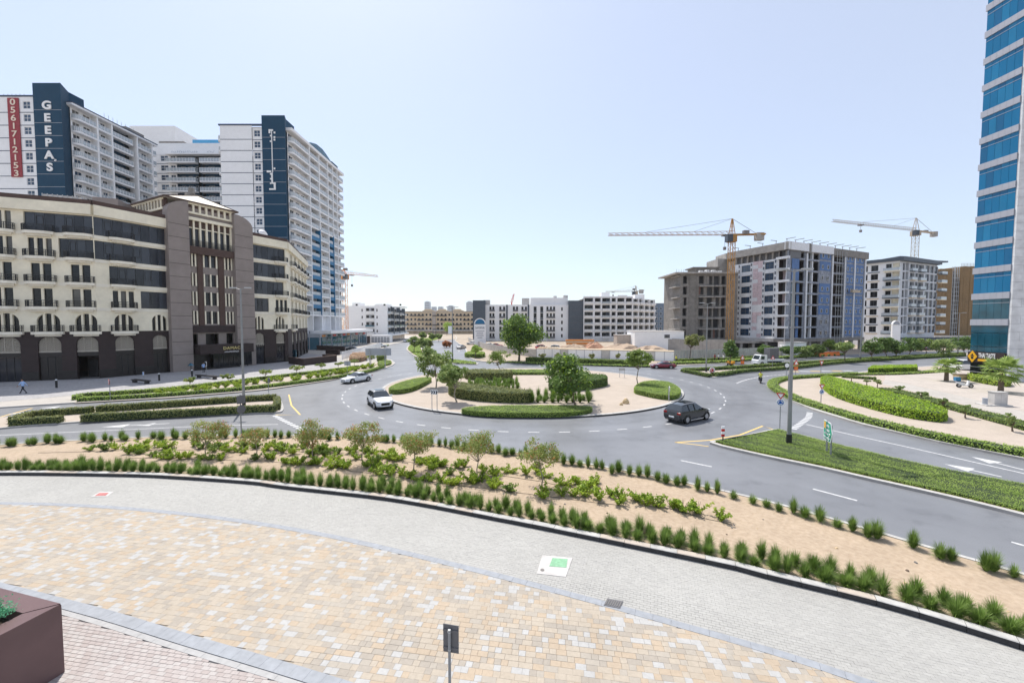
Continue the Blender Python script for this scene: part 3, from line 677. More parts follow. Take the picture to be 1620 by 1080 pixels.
def build_side(fr, U0, U1, cols, gl, arches, glass_lo=None):
    """cols: list of (px centre, half width m) balcony columns; gl: per storey the u-range of the dark glass band."""
    ops = []; todo = []
    for (pc, hw) in cols:
        c = fr.px(pc)
        for k in range(1, 5):
            g = gl[k]
            if g and g[0] - 0.3 < c < g[1]: todo.append(('b', c, hw, k)); continue
            n = 3 if (g and abs(g[0]-c) < 7) else 2
            wd = 0.68 if n == 3 else 0.98; gap = 0.3
            tot = n*wd + (n-1)*gap
            for j in range(n):
                a = c - tot/2 + j*(wd+gap); ops.append((a, a+wd, LV[k]+0.05, LV[k]+2.75)); todo.append(('w', a, a+wd, LV[k]+0.05, LV[k]+2.75))
            todo.append(('b', c, hw, k))
    for (pc, r, bal) in arches:
        c = fr.px(pc); ops.append((c-r, c+r, LV[0]+0.02, LV[0]+2.75)); ops.append((c-r, c+r, 0.13, 6.75)); todo.append(('a', c, r, bal))
    for k in range(1, 5):
        if gl[k]: ops.append((gl[k][0], gl[k][1], LV[k]+0.02, LV[k]+(2.9 if k < 4 else 2.85)))
    up = [o for o in ops if o[2] >= 7.9 - 0.5]; dn = [o for o in ops if o[2] < 7]
    # upper cream wall starts at LV[0]
    m = MB(fr); wall(m, U1, LV[0], ROOFZ, up, 0.4, 0, 0, U0); wall(m, U1, 0.13, LV[0], dn, 0.45, 1, 1, U0)
    for (pc, r, bal) in arches:
        c = fr.px(pc); arch_fill(m, c-r, c+r, LV[0]+2.75-r*0.95, LV[0]+2.75, 0); arch_fill(m, c-r, c+r, 6.75-r*0.9, 6.75, 1)
    m.build('wall', ['cream', 'brown_dark'], hotel)
    m = MB(fr); m.box(U0, U1, ROOFZ, ROOFZ+1.55, -0.3, 0.55); m.build('cornice', 'cream', hotel)
    m = MB(fr); m.box(U0, U1, ROOFZ+1.55, ROOFZ+2.25, -0.3, 0.25); m.build('parapet', 'brown_roof', hotel)
    for k in range(1, 5):
        m = MB(fr); m.box(U0, U1, LV[k]-0.55, LV[k]-0.05, -0.2, 0.09); m.build('string_course', 'cream_slab', hotel)
    for seg in plinth_segs(fr, U0, U1, arches):
        m = MB(fr); m.box(seg[0], seg[1], 0.13, 1.5, -0.2, 0.07); m.build('plinth', 'plinth', hotel)
    for t in todo:
        if t[0] == 'w': window(hotel, fr, t[1], t[2], t[3], t[4], 0.3, 1, 2, 'black_metal', random.choice(['glass_dark','glass_dark','glass_dark','glass_curtain']), 0.05)
        elif t[0] == 'b': hotel_balcony(fr, t[1]-t[2], t[1]+t[2], LV[t[3]])
        else:
            _, c, r, bal = t
            arched_window(fr, c-r, c+r, LV[0]+0.02, LV[0]+2.75-r*0.95, LV[0]+2.75)
            if bal: hotel_balcony(fr, c-r-0.5, c+r+0.5, LV[0], 0.9)
    for k in range(1, 5):
        if gl[k]: glass_band(fr, gl[k][0], gl[k][1], LV[k]+0.02, LV[k]+(2.9 if k < 4 else 2.85))
def plinth_segs(fr, U0, U1, arches):
    c = sorted((fr.px(pc)-r, fr.px(pc)+r) for pc, r, b in arches); x = U0; out = []
    for a, b in c:
        if a > x: out.append((x, a))
        x = b
    if x < U1: out.append((x, U1))
    return out
def glass_band(fr, u0, u1, v0, v1, step=1.15):
    n = max(1, round((u1-u0)/step))
    for k in range(n):
        a = u0+(u1-u0)*k/n; b = u0+(u1-u0)*(k+1)/n
        m = MB(fr); m.box(a+0.02, b-0.02, v0+0.03, v1-0.03, -0.30, -0.24); p = m.build('glass_panel', 'glass_slate' if (k*7 + int(v0)) % 3 else 'glass_grey', hotel)
        if k % 3 == 1:
            q = MB(fr); h0, h1 = v0+(v1-v0)*0.35, v0+(v1-v0)*0.85
            for r in ((a+0.15,b-0.15,h0,h0+0.06),(a+0.15,b-0.15,h1-0.06,h1),(a+0.15,a+0.21,h0+0.06,h1-0.06),(b-0.21,b-0.15,h0+0.06,h1-0.06)): q.box(r[0], r[1], r[2], r[3], -0.23, -0.18)
            q.build('casement', 'black_metal', p)
u2 = F2.px(268); u2b = F2.px(397); L2 = F2.L
gl1 = [None, None, None, (F1.px(98), F1.L-0.05), (F1.px(45), F1.L-0.05)]
build_side(F1, 0, F1.L, [(-52,1.75),(6,1.75),(69,1.75),(131,1.7)], gl1, [(-52,1.3,True),(10,1.32,True),(76,1.32,True),(136,1.3,True)])
gl2 = [None, None, (F2.px(176), u2), (0.05, u2), (0.05, u2)]
gl2[2] = (F2.px(176), u2)
gl2a = [None, (F2.px(224), u2), (F2.px(176), u2), (0.05, u2), (0.05, u2)]
build_side(F2, 0, u2, [(197,1.6)], gl2a, [(196,1.18,True),(252,1.02,False)])
# right of the entrance tower
glb = [None, (u2b+0.3, F2.px(426)), (u2b+0.3, F2.px(450)), (u2b+0.3, L2-0.3), (u2b+0.3, L2-0.3)]
build_side(F2, u2b, L2, [(446,1.5)], glb, [(410,1.0,False),(443,0.98,True)])
build_side(F3, 0, F3.L, [(463,2.0),(469,2.0),(474.5,2.0),(479.5,2.0),(484,2.0)], [None]*5, [(463,1.3,True),(469,1.3,False),(474.5,1.3,False),(479.5,1.3,False),(484,1.3,False)])
for (fr, lst) in ((F1, [(-52,'glass'),(10,'glass'),(76,'dark'),(136,'open')]), (F2, [(196,'dark'),(252,'dark'),(410,'glass'),(443,'glass')]), (F3, [(463,'glass'),(469,'glass'),(474.5,'glass'),(479.5,'glass'),(484,'glass')])):
    for px_, st in lst:
        r_ = {196:1.18,252:1.02,410:1.0,443:0.98,136:1.3,-52:1.3}.get(px_, 1.3 if fr is F3 else 1.32); c_ = fr.px(px_); ground_bay(fr, c_-r_, c_+r_, st)
# roof and hidden rear walls
m_ = MB(); m_.poly([(*p, ROOFZ+1.3) for p in (HA0, HA1, HA5, HA6, (-100, 130), (-120, 90), (-100, 60))]); m_.build('roof', 'concrete', hotel)
m_ = MB(); bk = [HA0, (-100, 60), (-120, 90), (-100, 130), HA6]
for a, b in zip(bk[:-1], bk[1:]): m_.poly([(*b,0),(*a,0),(*a,ROOFZ+1.45),(*b,ROOFZ+1.45)])
m_.build('rear_wall', 'cream', hotel)
# entrance tower
TW = 31.4; tu0, tu1 = u2-0.2, u2b+0.2; pa = F2.px(299); pb = F2.px(370); PW = 1.1
for (a, b, nm, zt) in ((tu0, pa, 'pier', 30.7), (pb, tu1, 'pier', 30.4)):
    m = MB(F2); m.box(a, b, 0.13, zt-2.2, -0.6, PW)
    # quarter-round shoulder
    s_ = [(a, zt-2.2), (b, zt-2.2)]
    outer, innr = (a, b) if a < pa-0.01 and b <= pa+0.01 else (b, a)
    arc = [(outer + (innr-outer)*(1-math.cos(t)), zt-2.2 + 2.2*math.sin(t)) for t in np.linspace(0, math.pi/2, 8)]
    prof = [(outer, zt-2.2)] + arc[1:] + [(innr, zt-2.2)]
    if innr < outer: prof = prof[::-1]
    fro = [(p[0], p[1], PW) for p in prof]; bak = [(p[0], p[1], -0.6) for p in prof]
    m.poly(fro[::-1]); m.poly(bak)
    for i in range(len(prof)-1): m.poly([fro[i], fro[i+1], bak[i+1], bak[i]])
    po = m.build('pier', 'taupe', hotel)
    for k in range(1, 13):
        z = 0.8 + k*2.32
        if z > zt-2.3: break
        g = MB(F2); g.box(a+0.02, b-0.02, z, z+0.08, PW-0.02, PW+0.012); g.build('groove', 'groove', po)
ops = []; tw = []
grp = [(F2.px(299.5), F2.px(313)), (F2.px(323.5), F2.px(346)), (F2.px(356.5), F2.px(369.5))]
rows = [(8.7, 11.0), (12.2, 14.6), (15.8, 18.0), (19.4, 21.6)]
for (a, b) in grp:
    nw = 2
    for (z0, z1) in rows:
        m2 = (b-a); wd = (m2-0.26*3)/2
        for j in range(2): x = a+0.26+j*(wd+0.26); ops.append((x, x+wd, z0, z1)); tw.append((x, x+wd, z0, z1))
for (a, b) in grp: ops.append((a+0.1, b-0.1, 4.75, 6.8))
ops.append((pa+0.15, pb-0.15, 23.0, 27.7))
m_ = MB(F2); wall(m_, pb, 4.7, 30.0, ops, 0.4, 0, 0, pa); m_.build('wall', 'taupe', hotel)
for t in tw:
    window(hotel, F2, t[0], t[1], t[2], t[3], 0.3, 1, 2, 'black_metal', random.choice(['glass_grey','glass_grey','glass_dark','glass_curtain']), 0.05)
for (a, b) in grp:
    for (z0, z1) in rows:
        wd = (b-a-0.26*3)/2
        for j in range(3):
            x = a+j*(wd+0.26); m = MB(F2); m.box(x+0.02, x+0.24, z0-0.1, z1+0.1, 0.0, 0.16); m.build('window_jamb', 'cream', hotel)
    m = MB(F2); m.poly([(a+0.1,4.75,-1.6),(b-0.1,4.75,-1.6),(b-0.1,6.8,-1.6),(a+0.1,6.8,-1.6)]); m.build('loggia_back', 'plinth', hotel)
for (a, b) in ((F2.px(314), F2.px(322.5)), (F2.px(347), F2.px(355.5))):
    m = MB(F2); m.box(a, b, 8.4, 21.6, 0.0, 0.25); m.build('strip', 'brown_roof', hotel)
m_ = MB(F2); m_.box(pa, pb, 21.6, 22.95, -0.2, 0.75); m_.build('beam', 'brown_roof', hotel)
m_ = MB(F2); m_.box(pa, pb, 7.05, 8.35, -0.2, 0.4); m_.build('beam', 'brown_dark', hotel)
n_ = 7; gx = [pa+0.15+(pb-pa-0.3)*k/n_ for k in range(n_+1)]
for k in range(n_):
    a, b = gx[k], gx[k+1]
    m = MB(F2); m.box(a+0.14, b-0.14, 23.0, 26.3, -0.32, -0.26); m.build('glass_panel', 'glass_grey', hotel)
    m = MB(F2); m.box(a+0.14, b-0.14, 26.45, 27.65, -0.3, -0.12); m.build('spandrel', 'brown_roof', hotel)
    m = MB(F2); m.box(a+0.14, b-0.14, 26.3, 26.45, -0.3, 0.08); m.build('transom', 'cream', hotel)
for k in range(n_+1):
    m = MB(F2); m.box(gx[k]-0.14, gx[k]+0.14, 23.0, 27.7, -0.35, 0.15); m.build('column', 'cream', hotel)
r_ = MB()
for z in (23.3, 24.1): r_.bar(F2(pa+0.2, z, 0.42), F2(pb-0.2, z, 0.42), 0.05)
for k in range(60): x = pa+0.2+(pb-pa-0.4)*k/59; r_.bar(F2(x,23.0,0.42), F2(x,24.1,0.42), 0.03)
r_.build('railing', 'black_metal', hotel)
m_ = MB(F2); m_.box(pa, pb, 27.7, 28.25, -0.3, 0.5); m_.build('frame_head', 'cream', hotel)
# clerestory row under the pyramid roof
m_ = MB(F2); m_.box(pa, pb, 28.9, 29.25, -0.3, 0.3); m_.build('clerestory_sill', 'cream', hotel)
m_ = MB(F2); m_.box(pa, pb, 30.55, 30.9, -0.3, 0.3); m_.build('clerestory_head', 'cream', hotel)
for k in range(n_+1):
    m = MB(F2); m.box(gx[k]-0.16, gx[k]+0.16, 29.25, 30.55, -0.3, 0.25); m.build('clerestory_post', 'cream', hotel)
m_ = MB(F2); m_.box(pa, pb, 29.25, 30.55, -0.5, -0.1); m_.build('clerestory_panel', 'brown_roof', hotel)
mid = (tu0+tu1)/2; ov = 0.9; c1, c2 = F2(tu0-0.2, 30.95, 0.5), F2(pb+ov, 30.95, 0.9); c3, c4 = F2(pb+ov, 30.95, -13), F2(tu0-0.2, 30.95, -13); ap1 = F2(mid, 33.6, -4.2); ap2 = F2(mid, 33.6, -6.2)
m_ = MB(); m_.poly([c1,c2,ap1]); m_.poly([c2,c3,ap2,ap1]); m_.poly([c3,c4,ap2]); m_.poly([c4,c1,ap1,ap2]); m_.poly([c4,c3,c2,c1]); m_.build('roof', 'cream_slab', hotel)
m_ = MB(); 
for a, b in ((c1,c2),(c2,c3),(c1,ap1),(c2,ap1),(c1,c4)): m_.bar(a, b, 0.22)
m_.build('roof_edge', 'brown_roof', hotel)
for sg, uu in ((1, pb), (-1, tu0+0.5)):      # side clerestory walls behind the piers
    m = MB(F2); m.box(uu-0.25, uu+0.25, 26, 30.9, -13, -0.6); m.build('wall', 'brown_roof', hotel)
m_ = MB(F2); 
for k in range(11): m_.box(tu0+0.05, tu0+0.24, 29.2, 30.6, -1.5-k*1.1, -1.2-k*1.1)
m_.box(tu0+0.0, tu0+0.245, 28.85, 29.2, -13, -0.65); m_.box(tu0+0.0, tu0+0.245, 30.6, 30.9, -13, -0.65)
m_.build('clerestory_side', 'cream', hotel)
m_ = MB(F2); m_.box(mid-1.5, mid+1.2, 33.2, 33.9, -5.6, -4.6); m_.tube((mid-0.6, 33.9, -5.0), (mid-0.6, 35.0, -5.0), 0.6, 0.5, n=10); m_.build('roof_plant', 'concrete_dark', hotel)
# canopy, entrance glass
m_ = MB(F2); cu0, cu1 = F2.px(303), F2.px(388); m_.box(cu0, cu1, 3.05, 4.75, 0, 2.6); m_.build('canopy', 'brown_dark', hotel)
n_ = 8
for k in range(n_):
    a = F2.px(330)+(F2.px(391)-F2.px(330))*k/n_; b = F2.px(330)+(F2.px(391)-F2.px(330))*(k+1)/n_
    m = MB(F2); m.box(a+0.04, b-0.04, 0.4, 3.0, 1.22, 1.3); m.build('entrance_glass', 'glass_dark', hotel)
    m = MB(F2); m.box(a-0.04, a+0.04, 0.13, 3.05, 1.15, 1.35); m.build('entrance_post', 'black_metal', hotel)
m_ = MB(F2); m_.box(pa, F2.px(330), 0.13, 4.7, -0.2, 0.1); m_.build('entrance_recess', 'plinth', hotel)
m_ = MB(F2); m_.box(pa, pb, 0.13, 0.4, -0.2, 1.6); m_.build('entrance_step', 'plinth', hotel)
mat('sign_gold', (0.75, 0.62, 0.25), 0.4, 0)
me = text_mesh('DAMAC', 0.8, 0.08, 'sign_gold', 1.15); wput('lettering', me, hotel, F2(F2.px(353), 3.75, 2.66), F2.rz)
me = stroke_mesh(2.6, 0.3, 12, 'letter_white', 3); wput('lettering', me, hotel, F2(F2.px(353), 3.2, 2.66), F2.rz)
me = stroke_mesh(3.6, 0.45, 9, 'lattice', 4); wput('lettering', me, hotel, F2(F2.px(402), 4.0, 0.4), F2.rz)
# roof clutter: white tank enclosure, plant room
m_ = MB(F1); m_.box(F1.px(26), F1.px(97), 26.7, 29.6, -9, -6.5)
m_.build('plant_enclosure', 'concrete_pale', hotel)
for k in range(9):
    x = F1.px(27)+(F1.px(97)-F1.px(27))*k/8; m = MB(F1); m.box(x-0.05, x+0.05, 26.7, 29.7, -6.5, -6.4); m.build('enclosure_post', 'galv', hotel)
m_ = MB(F1); m_.box(F1.px(104), F1.px(150), 26.7, 30.2, -14, -8); m_.build('plant_room', 'taupe', hotel)
m_ = MB(F2); m_.box(F2.px(436), F2.px(450), 26.7, 28.8, -9, -6); m_.build('plant_room', 'cream', hotel)
m_ = MB(F2); m_.tube((F2.px(447), 28.8, -6), (F2.px(447), 29.4, -6), 0.1, n=6); m_.tube((F2.px(447), 29.4, -6.2), (F2.px(447), 29.8, -5.6), 1.0, 0.15, n=12); m_.build('satellite_dish', 'white_wall', hotel)
# terrace walls of dark brown stone in front of the hotel's right corner
def low_wall(pts, h, wd, label, z=TOP):
    q = GS(pts, z); t = thing('terrace_wall', label, 'wall', (q[0][0], q[0][1], z)); a = offset(q, wd/2); b = offset(q, -wd/2)
    m = MB(); m.prism(a + b[::-1], z-0.05, z+h); m.build('wall_body', 'brown_dark', t)
    m = MB(); m.prism(offset(q, wd/2+0.06) + offset(q, -wd/2-0.06)[::-1], z+h, z+h+0.08); m.build('coping', 'brown_roof', t)
low_wall([(458,574.5),(480,578),(532,571.5)], 1.35, 0.4, 'long low dark brown stone terrace wall beside the hotel corner')
low_wall([(511,565),(532,566)], 0.7, 0.4, 'short dark brown stone terrace wall, lowest of the stepped ones')
low_wall([(516,560.5),(537,561)], 1.3, 0.5, 'short dark brown stone terrace wall in the middle of the stepped ones')
low_wall([(487,553),(520,554),(545,555)], 1.4, 0.5, 'dark brown stone terrace wall farthest back by the shops')
# ------------------------------------------------------------------ white and blue towers behind the hotel
FLH = 3.22; TZ0 = 63.15; NF = 18
def tower_balcony_mesh(W, depth, round_left=False, round_right=False, solid=False):
    key = ('t', round(W,2), depth, round_left, round_right)
    if key in _BC: return _BC[key]
    pts = [(0,0)]
    if round_left: pts += [(0.02-0.0+depth*0.9*(1-math.cos(t)), -depth*math.sin(t)) for t in np.linspace(0.25, math.pi/2, 6)]
    else: pts += [(0,-depth)]
    if round_right: pts += [(W-depth*0.9*(1-math.cos(t)), -depth*math.sin(t)) for t in np.linspace(math.pi/2, 0.25, 6)]
    else: pts += [(W,-depth)]
    pts += [(W,0)]
    b = MB(); b.prism(pts, -0.35, 0.15, bottom=True)
    path = [(p[0]*(W-0.12)/W+0.06, p[1]+0.06) for p in pts[1:-1]]; path = [(path[0][0], -0.05)] + path + [(path[-1][0], -0.05)]
    r = MB(); g = MB()
    for a, c in zip(path[:-1], path[1:]):
        r.bar((*a,1.25),(*c,1.25),0.07); L = math.hypot(c[0]-a[0], c[1]-a[1]); n = max(1, round(L/0.95))
        for k in range(n): q = (a[0]+(c[0]-a[0])*k/n, a[1]+(c[1]-a[1])*k/n); r.bar((*q,0.15),(*q,1.25),0.09)
        g.poly([(*a,0.25),(*c,0.25),(*c,1.18),(*a,1.18)])
    _BC[key] = (b.mesh('balcony', 'white_wall'), r.mesh('railing', 'white_frame'), g.mesh('rail_glass', 'glass_rail')); return _BC[key]
def tower_balcony(t, fr, u0, u1, z, depth=1.5, rl=False, rr=False):
    a, r, g = tower_balcony_mesh(u1-u0, depth, rl, rr); o = wput('balcony', a, t, fr(u0, z, 0), fr.rz); put('railing', r, o); put('rail_glass', g, o)
def balcony_side(t, fr, secs, floors, v0, v1, ew=0.0):
    """secs: (u0, u1, wall material, balcony?, round left, door count)."""
    for (u0, u1, m, bal, rl, nd) in secs:
        ops = []; rec = 1.2 if m in ('tower_blue', 'tower_grey') else 0.0
        for k in floors:
            z = TZ0 - k*FLH
            for j in range(nd):
                c = u0 + (u1-u0)*(j+0.5)/nd; wd = min(1.1, (u1-u0)/nd*0.32); ops.append((c-wd, c+wd, z+0.3, z+2.55))
        b = MB(lambda u, v, w_, r=rec: fr(u, v, w_-r)); wall(b, u1, v0, v1, ops, 0.25, 0, 0, u0)
        if rec:
            b.poly([(u0,v0,0),(u0,v1,0),(u0,v1,rec),(u0,v0,rec)]); b.poly([(u1,v0,rec),(u1,v1,rec),(u1,v1,0),(u1,v0,0)])
        b.build('wall', m, t)
        for o in ops: window(t, fr, o[0], o[1], o[2], o[3], 0.2+rec, 2, 1, 'white_frame', random.choice(['glass_window','glass_window','glass_dark','glass_curtain']), 0.09)
        if bal:
            for k in floors: tower_balcony(t, fr, u0+0.05, u1-0.05, TZ0-k*FLH, 1.5, rl)
def front_panels(t, fr, u0, u1, v0, v1, wins, floors, wm='white_wall'):
    ops = []
    for (a, b) in wins:
        for k in floors: z = TZ0 - k*FLH; ops.append((a, b, z+0.75, z+2.6))
    m = MB(fr); wall(m, u1, v0, v1, ops, 0.25, 0, 0, u0); m.build('wall', wm, t)
    for o in ops: window(t, fr, o[0], o[1], o[2], o[3], 0.2, 2, 2, 'white_frame', 'glass_window', 0.1)
    for k in floors:
        z = TZ0 - k*FLH - 0.1; segs = [(u0, u1)]
        m = MB(fr); m.box(u0, u1-0.01, z-0.16, z, 0, 0.05); m.build('floor_line', 'line_blue', t)

# tower with the red telephone banner (left wing, runs back from the street)
XW = -117.0; YA = 105.0
tg = thing('apartment_tower', 'white and dark blue tower with red telephone banner, far left', 'tower', (-128, 125, 0))
xA = PT(57,140,YA)[0]; xB = PT(101,140,YA)[0]
fl = range(0, 13)
ff = Fr((-140, YA), (xA, YA)); front_panels(tg, ff, 0, ff.L, 0, 66.9, [(ff.px(41,50), ff.px(52.5,50))], fl)
m_ = MB(ff); m_.box(0, ff.L, 66.9, 67.3, -0.2, 0.1); m_.build('coping', 'line_blue', tg)
# blue pylon with chamfered corner
pyl = [(xA, YA-0.8), (xB, YA-0.8), (XW-0.4, YA+3.2), (XW-0.4, YA+7), (xA, YA+7)]
m_ = MB(); m_.prism(pyl, 0, 69.9); pylon = m_.build('pylon', 'tower_blue', tg)
for k in fl:
    z = TZ0 - k*FLH; m_ = MB(); m_.box(xA+0.02, xB-0.02, YA-0.83, YA-0.8, z, z+0.1); m_.build('seam', 'tower_grey', pylon)
fs = Fr((XW, YA+3.0), (XW, 132.0))
def up(px, fr, z=50): return fr.px(px, z)
s0 = 0.0; s1 = up(149, fs); s2 = up(172, fs); s3 = up(212, fs); s4 = up(236, fs); s5 = up(253, fs)
balcony_side(tg, fs, [(0, s1, 'white_wall', True, True, 2), (s1, s2, 'white_wall', True, False, 2), (s2, s3-1.2, 'tower_blue', True, False, 3), (s3-1.2, s3, 'tower_blue', False, False, 0), (s3, s4, 'white_wall', True, False, 2), (s4, fs.L, 'tower_blue', True, False, 2)], range(0, 13), 0, 66.5)
for u_ in (s1, s2, s3, s4): m_ = MB(fs); m_.box(u_-0.2, u_+0.2, 20, 66, -1.2, 1.65); m_.build('fin', 'white_wall', tg)
m_ = MB(fs); m_.box(-1.2, fs.L, 66.0, 66.5, -1, 1.9); m_.build('eave', 'white_wall', tg)
m_ = MB(fs); m_.box(-1.2, fs.L, 66.5, 66.75, -1, 2.0); m_.build('eave_edge', 'line_blue', tg)
m_ = MB(); m_.poly([(-140,YA,66.3),(XW,YA,66.3),(XW,132,66.3),(-140,132,66.3)]); m_.build('roof', 'concrete', tg)
m_ = MB(); m_.box(-139, -134, 112, 118, 66.3, 69.5); m_.box(-121, -118.5, 125, 131, 66.3, 69.2); m_.build('roof_plant', 'concrete_dark', tg)
mat('roof_tank_red', (0.25, 0.04, 0.05), 0.6, 0.1, 1)
m_ = MB(); m_.tube((-121,108,69.9),(-121,108,71.4),1.0,n=10); m_.build('roof_tank', 'roof_tank_red', tg)
for k in range(14):
    x = -138+k*1.1 if k < 6 else -121.0; y = 111 if k < 6 else 121+(k-6)*1.3; m_ = MB(); m_.bar((x,y,69),(x,y,71.0),0.07); m_.build('roof_rail_post', 'galv', tg)
ltr = 'GEEPAS'
zl = [63.4 - 3.1*k for k in range(6)]
for ch, z in zip(ltr, zl):
    me = text_mesh(ch, 2.75, 0.15, 'letter_white', bold=0.1); wput('letter', me, tg, (PT(80,166,YA)[0], YA-0.9, z), 0).scale = (1.2, 1, 1)
m_ = MB(); m_.bar((PT(80,166,YA)[0]+1.45, YA-0.9, zl[-1]+2.4), (PT(80,166,YA)[0]+1.65, YA-0.9, zl[-1]+2.9), 0.25); m_.build('letter', 'letter_white', tg)
bx0, bx1 = PT(13,158,YA)[0], PT(30.5,158,YA)[0]; bz0, bz1 = zpx(280, YA-0.2), zpx(155, YA-0.2)
m_ = MB(); m_.box(bx0, bx1, YA-0.25, YA-0.1, bz0, bz1); ban = m_.build('banner', 'banner_red', tg)
dg = '0561712153'
for i, ch in enumerate(dg):
    me = text_mesh(ch, 2.15, 0.06, 'banner_ink', bold=0.03); st = (bz1-bz0)/10; wput('digit', me, tg, ((bx0+bx1)/2, YA-0.29, bz1-(i+1)*st+0.2), 0).scale = (1.35, 1, 1)

# middle tower closing the court
tm = thing('apartment_tower', 'white and dark blue tower set back in the middle with blue glass roof rail', 'tower', (-110, 140, 0))
YB = 138.0; fm = Fr((-121, YB), (-88, YB))
q = [fm.px(v, 50) for v in (255, 256.5, 268.5, 270, 282, 316, 322, 345)]
front_panels(tm, fm, 0, q[3], 0, 67.5, [(q[1], q[2])], range(0, 13))
balcony_side(tm, fm, [(q[3], q[4], 'white_wall', True, False, 1), (q[4], q[5], 'tower_blue', True, False, 3), (q[5], q[6], 'tower_blue', False, False, 0), (q[6], fm.L, 'tower_blue', True, False, 4)], range(0, 13), 0, 67.5)
m_ = MB(fm); m_.box(q[3], fm.L, 65.5, 65.9, -0.1, 1.8); m_.build('eave', 'white_wall', tm)
m_ = MB(fm); m_.box(0, fm.L, 65.9, 69.8, -1.4, 0.15); m_.build('parapet', 'white_wall', tm)
m_ = MB(fm); m_.box(q[3]+8, fm.L, 69.8, 71.1, -0.3, -0.2); m_.build('glass_rail', 'rail_blue', tm)
m_ = MB(); m_.poly([(-121,YB,69),(-88,YB,69),(-88,YB+16,69),(-121,YB+16,69)]); m_.build('roof', 'concrete', tm)
mat('faded_letter', (0.55, 0.57, 0.60), 0.6, 0)
wput('lettering', stroke_mesh(9, 0.7, 14, 'faded_letter', 5), tm, (PT(293,232,YB)[0], YB-0.2, 66.6), 0); wput('lettering', stroke_mesh(2.6, 0.7, 5, 'faded_letter', 6), tm, (PT(334,232,YB)[0], YB-0.2, 66.6), 0)
x0, x1 = PT(214,210,150)[0], PT(258,210,150)[0]
m_ = MB(); m_.box(x0, x1+6, 148, 162, 0, zpx(203.5,150)); m_.build('rear_block', 'white_wall', tm)
m_ = MB(); m_.box(PT(253,218,141)[0], PT(292,218,141)[0], 140.5, 145, 69.2, 71.6); m_.build('roof_pergola', 'concrete_dark', tm)

# tower with the white Arabic lettering
tc = thing('apartment_tower', 'white and dark blue tower with white Arabic lettering, nearest the road', 'tower', (-77, 138, 0))
YC = 120.0; XC = -67.0
xc = [PT(v, 200, YC)[0] for v in (354, 398, 416.5, 453)]; xl = xc[0]-1.2
fc = Fr((xl, YC), (xc[2], YC)); o_ = xc[0]-xl
front_panels(tc, fc, 0, xc[1]-xl, 0, 67.0, [], range(0, 14))
fc2 = Fr((xc[1], YC+0.25), (xc[2], YC+0.25))
front_panels(tc, fc2, 0, fc2.L, 0, 66.6, [(0.45, fc2.L-1.15)], range(0, 14))
m_ = MB(fc); m_.box(-0.4, fc.L, 67.0, 67.4, -0.4, 0.15); m_.build('coping', 'line_blue', tc)
fw = Fr((xl, 133), (xl, YC)); 
m_ = MB(fw); wall(m_, fw.L, 0, 67.0, [], 0.2); m_.build('wall', 'white_wall', tc)
for k in range(0, 13): tower_balcony(tc, fw, fw.L-5.5, fw.L-0.3, TZ0-k*FLH, 1.5, False, True)
pyl = [(xc[2], YC-0.8), (xc[3], YC-0.8), (XC-0.4, YC+1.6), (XC-0.4, YC+6), (xc[2], YC+6)]
m_ = MB(); m_.prism(pyl, 0, 69.5); pylon = m_.build('pylon', 'tower_blue', tc)
for k in range(0, 14):
    z = TZ0 - k*FLH; m_ = MB(); m_.box(xc[2]+0.02, xc[3]-0.02, YC-0.83, YC-0.8, z, z+0.1); m_.build('seam', 'tower_grey', pylon)
f3 = Fr((XC, YC+1.2), (XC, 157))
t_ = [f3.px(v, 45) for v in (484, 499, 513, 521, 528, 533)]
secs = [(0, t_[0], 'white_wall', True, True, 3), (t_[0], t_[1], 'tower_grey', True, False, 2), (t_[1], t_[2], 'white_wall', True, False, 3), (t_[2], t_[3], 'tower_grey', True, False, 2), (t_[3], t_[4], 'white_wall', True, False, 2), (t_[4], f3.L, 'tower_grey', True, False, 1)]
balcony_side(tc, f3, secs, range(0, 17), 0, 66.6)
for (a, b) in ((t_[0], t_[1]), (t_[2], t_[3])):
    for k in range(8, 16):
        z = TZ0 - k*FLH; m_ = MB(f3); m_.box(a+0.1, b-0.1, z-1.0, z+0.25, 1.42, 1.6); m_.build('blue_panel', 'tower_blue_bright', tc)
    m_ = MB(f3); m_.box(b-0.3, b, TZ0-16*FLH, TZ0-7*FLH, 0.0, 1.7); m_.build('fin', 'tower_blue_bright', tc)
for u_ in t_[:5]: m_ = MB(f3); m_.box(u_-0.2, u_+0.2, 6.4, 65.9, -1.2, 1.65); m_.build('fin', 'white_wall', tc)
m_ = MB(f3); m_.box(-0.8, f3.L, 65.8, 66.6, -1, 1.9); m_.build('eave', 'white_wall', tc)
crown = [(t_[0], 66.6), (t_[0]+2, 68.0), (t_[0]+6, 69.2), (t_[1]+4, 69.4), (t_[2], 68.9), (t_[3], 67.8), (t_[4], 66.6)]
m_ = MB(f3); m_.poly([(u, v, 1.0) for u, v in crown]); m_.poly([(u, v, -1.0) for u, v in crown][::-1])
for a, b in zip(crown[:-1], crown[1:]): m_.poly([(*a,1.0),(*a,-1.0),(*b,-1.0),(*b,1.0)])
m_.build('crown', 'glass_teal', tc)
m_ = MB(); m_.poly([(xl,YC,66.5),(XC,YC,66.5),(XC,157,66.5),(xl,157,66.5)]); m_.build('roof', 'concrete', tc)
m_ = MB(); m_.box(XC-4, XC-0.5, 152, 157, 66.5, 69.4); m_.build('roof_block', 'tower_blue', tc)
m_ = MB(); m_.box(xl, XC, 156.9, 157, 0, 66.5); m_.build('rear_wall', 'white_wall', tc)
m_ = MB(); m_.box(PT(368,195,124)[0], PT(392,195,124)[0], 122, 126, 66.5, 68.4); m_.build('roof_plant', 'concrete_pale', tc)
